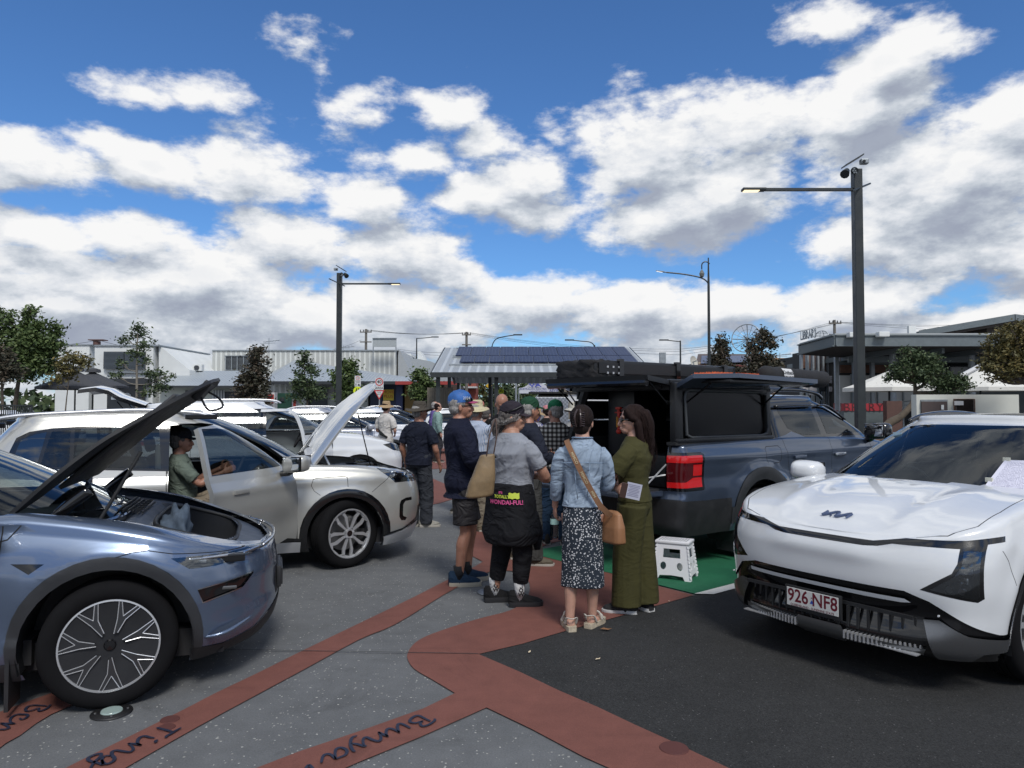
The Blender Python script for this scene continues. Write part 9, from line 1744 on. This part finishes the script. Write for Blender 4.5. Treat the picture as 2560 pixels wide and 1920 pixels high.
p = simple('man in white bush hat and dark glasses raising a phone beside the pickup', 1437, 11.5, -105, 1.74, SK2, dict(name='shirt', mat=Tb('pale shirt', (.40, .40, .40)), ease=.02, hem=.92, sleeve=.6), dict(name='trousers', mat=Tb('dark trousers', (.03, .03, .035)), hem=.05, w=(.10, .085, .075)), 'widehat', Tb('stone hat cotton', (.46, .44, .38)), arms=dict(el=(.16, .24, 1.22), wl=(.22, .12, 1.48), er=(-.03, -.25, 1.13), wr=(.05, -.25, .88), dl=(0, -.3, 1)))
MB().box((.095, 0, .010), (.02, .11, .035), p['HM'], bev=.01).build('sunglasses', K_gloss, p['root'], True);
ph = MB().box((0, 0, 0), (.075, .01, .15), bev=.004).build('phone', K_gloss); ph.location = P(1452, 1046, 11.2); tag(ph, 'phone held up by the man in the white bush hat', 'phone')
p = simple('woman in black tee and pink cap walking away by the trailer', 1366, 15.6, 100, 1.70, SK2, dict(name='tee_shirt', mat=Tb('black tee', (.007, .007, .008)), ease=.015, hem=.95, sleeve=.4), dict(name='shorts', mat=Tb('pale green shorts', (.30, .40, .26)), hem=.45, w=(.11, .11, .12)), 'cap', Tb('pink cap', (.5, .20, .22)), H_dark, wid=.9)
p = simple('woman in white tee and straw hat with a black belt bag by the white hatchback', 965, 17.0, 60, 1.80, SK2, dict(name='tee_shirt', mat=Tb('white tee', (.52, .50, .47)), ease=.02, hem=.86, sleeve=.5), dict(name='trousers', mat=Tb('pale trousers', (.40, .38, .34)), hem=.08, w=(.10, .085, .08)), 'widehat', Tb('straw hat', (.34, .24, .14)), H_brown, girth=1.05, arms=dict(el=(.0, .26, 1.12), wl=(.18, .12, .98), er=(.0, -.26, 1.12), wr=(.18, -.12, 1.02)))
MB().tube([(-.10, .12, 1.12), (-.155, .0, 1.03), (-.12, -.14, .95)], [.02, .055, .03], 10, flat=.5).build('belt_bag', Tb('black belt bag', (.01, .012, .012)), p['root'], True)
p = simple('person in purple top bending beside the bright blue hatchback', 1081, 23, 10, 1.84, SK2, dict(name='top', mat=Tb('purple top', (.10, .07, .22)), ease=.02, hem=.9, sleeve=.9), dict(name='trousers', mat=Tb('dark trousers', (.03, .03, .035)), hem=.05, w=(.10, .085, .075)), None, None, H_grey, vox=.011, lean=.1)
p = simple('person in pale teal jacket leaning on the bright blue hatchback', 1094, 22, 20, 1.80, SK2, dict(name='jacket', mat=Tb('pale teal jacket', (.20, .30, .28)), ease=.03, hem=.85, sleeve=.95), dict(name='trousers', mat=Tb('dark trousers', (.03, .03, .035)), hem=.05, w=(.10, .085, .075)), None, None, H_brown, vox=.011)
p = simple('man in maroon shirt between the navy jacket man and the cream hat', 1160, 11.6, -120, 1.74, SK1, dict(name='shirt', mat=Tb('maroon shirt', (.14, .012, .02)), ease=.02, hem=.9, sleeve=.5), dict(name='trousers', mat=Tb('dark trousers', (.03, .03, .035)), hem=.05, w=(.10, .085, .075)), None, None, H_dgrey, vox=.010)
p = simple('man in red and grey top beyond the cream hat', 1214, 12.4, 75, 1.68, SK2, dict(name='top', mat=Tb('red and grey top', (.12, .03, .035), var=.3), ease=.02, hem=.9, sleeve=.5), dict(name='trousers', mat=Tb('dark trousers', (.03, .03, .035)), hem=.05, w=(.10, .085, .075)), None, None, H_dgrey, vox=.010)
p = simple('distant man in orange pink cap under the carport', 1204, 26, -90, 1.86, SK1, dict(name='top', mat=Tb('pale top', (.4, .35, .33)), ease=.02, hem=.9, sleeve=.5), dict(name='trousers', mat=Tb('dark trousers', (.03, .03, .035)), hem=.05, w=(.10, .085, .075)), 'cap', Tb('salmon cap', (.45, .16, .13)), None, vox=.012)
p = simple('person in white shirt with blue print and straw hat in front of the trailer', 1340, 12.8, -60, 1.66, SK2, dict(name='top', mat=Tb('white and blue shirt', (.5, .5, .55)), ease=.02, hem=.9, sleeve=.5), dict(name='trousers', mat=Tb('dark trousers', (.03, .03, .035)), hem=.05, w=(.10, .085, .075)), 'widehat', Tb('straw hat', (.34, .24, .14)), H_dgrey, vox=.010)
qq = P(1341, 1050, 12.62); text('lettering', 'EV\nNOW', .12, XZ(qq.x, 12.62, qq.z-.05), Mb, p['root']).parent = None if 0 else p['root']
for o in list(p['root'].children):
 if o.name.startswith('lettering'): o.matrix_parent_inverse = (Matrix.Translation(p['root'].location) @ p['root'].rotation_euler.to_matrix().to_4x4() @ Matrix.Diagonal((p['k'],)*3+(1,))).inverted()
# driver sitting in the silver suv
cs = Matrix.Translation((-2.092, 8.475, 0)) @ Matrix.Rotation(radians(22), 4, 'Z'); q = cs @ V((-1.60, -.40, 0))
p = person('man in sage green tee and dark cap sitting at the wheel of the silver suv', (q.x, q.y), 24, 1.72, SK1, hy=2, vox=.007, seated=True, lean=-.04, legs=dict(kl=(.42, .12, .62), kr=(.40, -.16, .60), al=(.62, .12, .30), ar=(.46, -.18, .32)), arms=dict(el=(.14, .22, .80), wl=(.38, .16, .92), er=(.16, -.22, .80), wr=(.40, -.14, .90)), top=dict(name='tee_shirt', mat=Tb('sage green tee', (.12, .15, .125)), ease=.022, hem=.92, sleeve=.46, amp=.006), bottom=dict(name='shorts', mat=Tb('khaki shorts', (.20, .165, .12)), hem=.40, w=(.11, .10, .10)), belly=.03)
p['root'].location.z = .13; short_hair(p, H_dgrey); headgear('cap', p['root'], p['HM'], Tb('black cap', (.008, .009, .014))); shoes(p, Tb('dark shoe', (.03, .028, .025)), mat('pale sole', (.40, .38, .34), .6))
# ------------------------------------------------------------------ folding step stool
def stool():
 c = G(1702, 1452); r = empty('step_stool', (c.x-.03, c.y+.12, 0), radians(-27), 'white plastic folding step stool on the green bay behind the pickup', 'stool'); m = mat('white plastic', (.74, .75, .78), .45); H = .355; tx, ty, bx, by = .150, .108, .195, .155
 def panel(name, a0, a1, b0, b1):
  # trapezoid with window, two round holes and a leg cut; a = top corners, b = bottom corners
  def pt(u, v): return V(b0).lerp(V(b1), u).lerp(V(a0).lerp(V(a1), u), v)
  outer = [(0, 0), (.14, 0), (.20, .14), (.5, .16), (.80, .14), (.86, 0), (1, 0), (1, 1), (0, 1)]; hs = [[(.24, .62), (.24, .86), (.76, .86), (.76, .62)]]+[[(cx+.085*cos(2*pi*k/12), .40+.105*sin(2*pi*k/12)) for k in range(12)] for cx in (.27, .73)]
  vs = [V(q) for q in outer]; fc = [list(range(len(outer)))]; ed = []; n = len(vs)
  for hq in hs: k0 = len(vs); vs += [V(q) for q in hq]; ed += [(k0+i, k0+(i+1) % len(hq)) for i in range(len(hq))]
  ed += [(i, (i+1) % n) for i in range(n)]; rr = delaunay_2d_cdt(vs, ed, [], 1, 1e-6); fs = []
  for f in rr[2]:
   cx = sum(rr[0][i].x for i in f)/3; cy = sum(rr[0][i].y for i in f)/3
   if inpoly(cx, cy, outer) and not any(inpoly(cx, cy, hq) for hq in hs): fs.append(list(f))
  P3 = [pt(q.x, q.y) for q in rr[0]]; nn = (V(b1)-V(b0)).cross(V(a0)-V(b0)).normalized()*.012; nV = len(P3); cnt = {}
  for f in fs:
   for i in range(3): e = (f[i], f[(i+1) % 3]); cnt[frozenset(e)] = cnt.get(frozenset(e), 0)+1
  al = [list(f) for f in fs]+[[i+nV for i in reversed(f)] for f in fs]+[[f[(i+1) % 3], f[i], f[i]+nV, f[(i+1) % 3]+nV] for f in fs for i in range(3) if cnt[frozenset((f[i], f[(i+1) % 3]))] == 1]
  mb = MB(); mb.add(P3+[q-nn for q in P3], al); return mb.build(name, m, r, False)
 T4 = [(-tx, -ty, H), (tx, -ty, H), (tx, ty, H), (-tx, ty, H)]; B4 = [(-bx, -by, 0), (bx, -by, 0), (bx, by, 0), (-bx, by, 0)]
 for i in range(4): panel('side_panel', T4[i], T4[(i+1) % 4], B4[i], B4[(i+1) % 4])
 tp_ = MB().box((0, 0, H+.012), (.335, .240, .028), bev=.010).build('top', m, r, True, 40); mb = MB(); [mb.cyl((-.13+.026*i, -.085+.034*j+.017*(i % 2), H+.024), (-.13+.026*i, -.085+.034*j+.017*(i % 2), H+.0275), .0075, 8) for i in range(11) for j in range(5)]; mb.build('grip_dots', mat('grey rubber dots', (.10, .10, .11), .7), tp_)
 for i in range(4): a, b = V(T4[i]), V(B4[i]); mb = MB(); [mb.cyl(a.lerp(b, .04+.10*k), a.lerp(b, .10+.10*k), .010, 8) for k in range(9)]; mb.build('hinge', m, r, True, 50)
stool()
for o in list(bpy.data.objects):
 if o.type == 'MESH' and o.parent is None and 'kind' not in o and 'label' not in o: o['kind'] = 'structure'
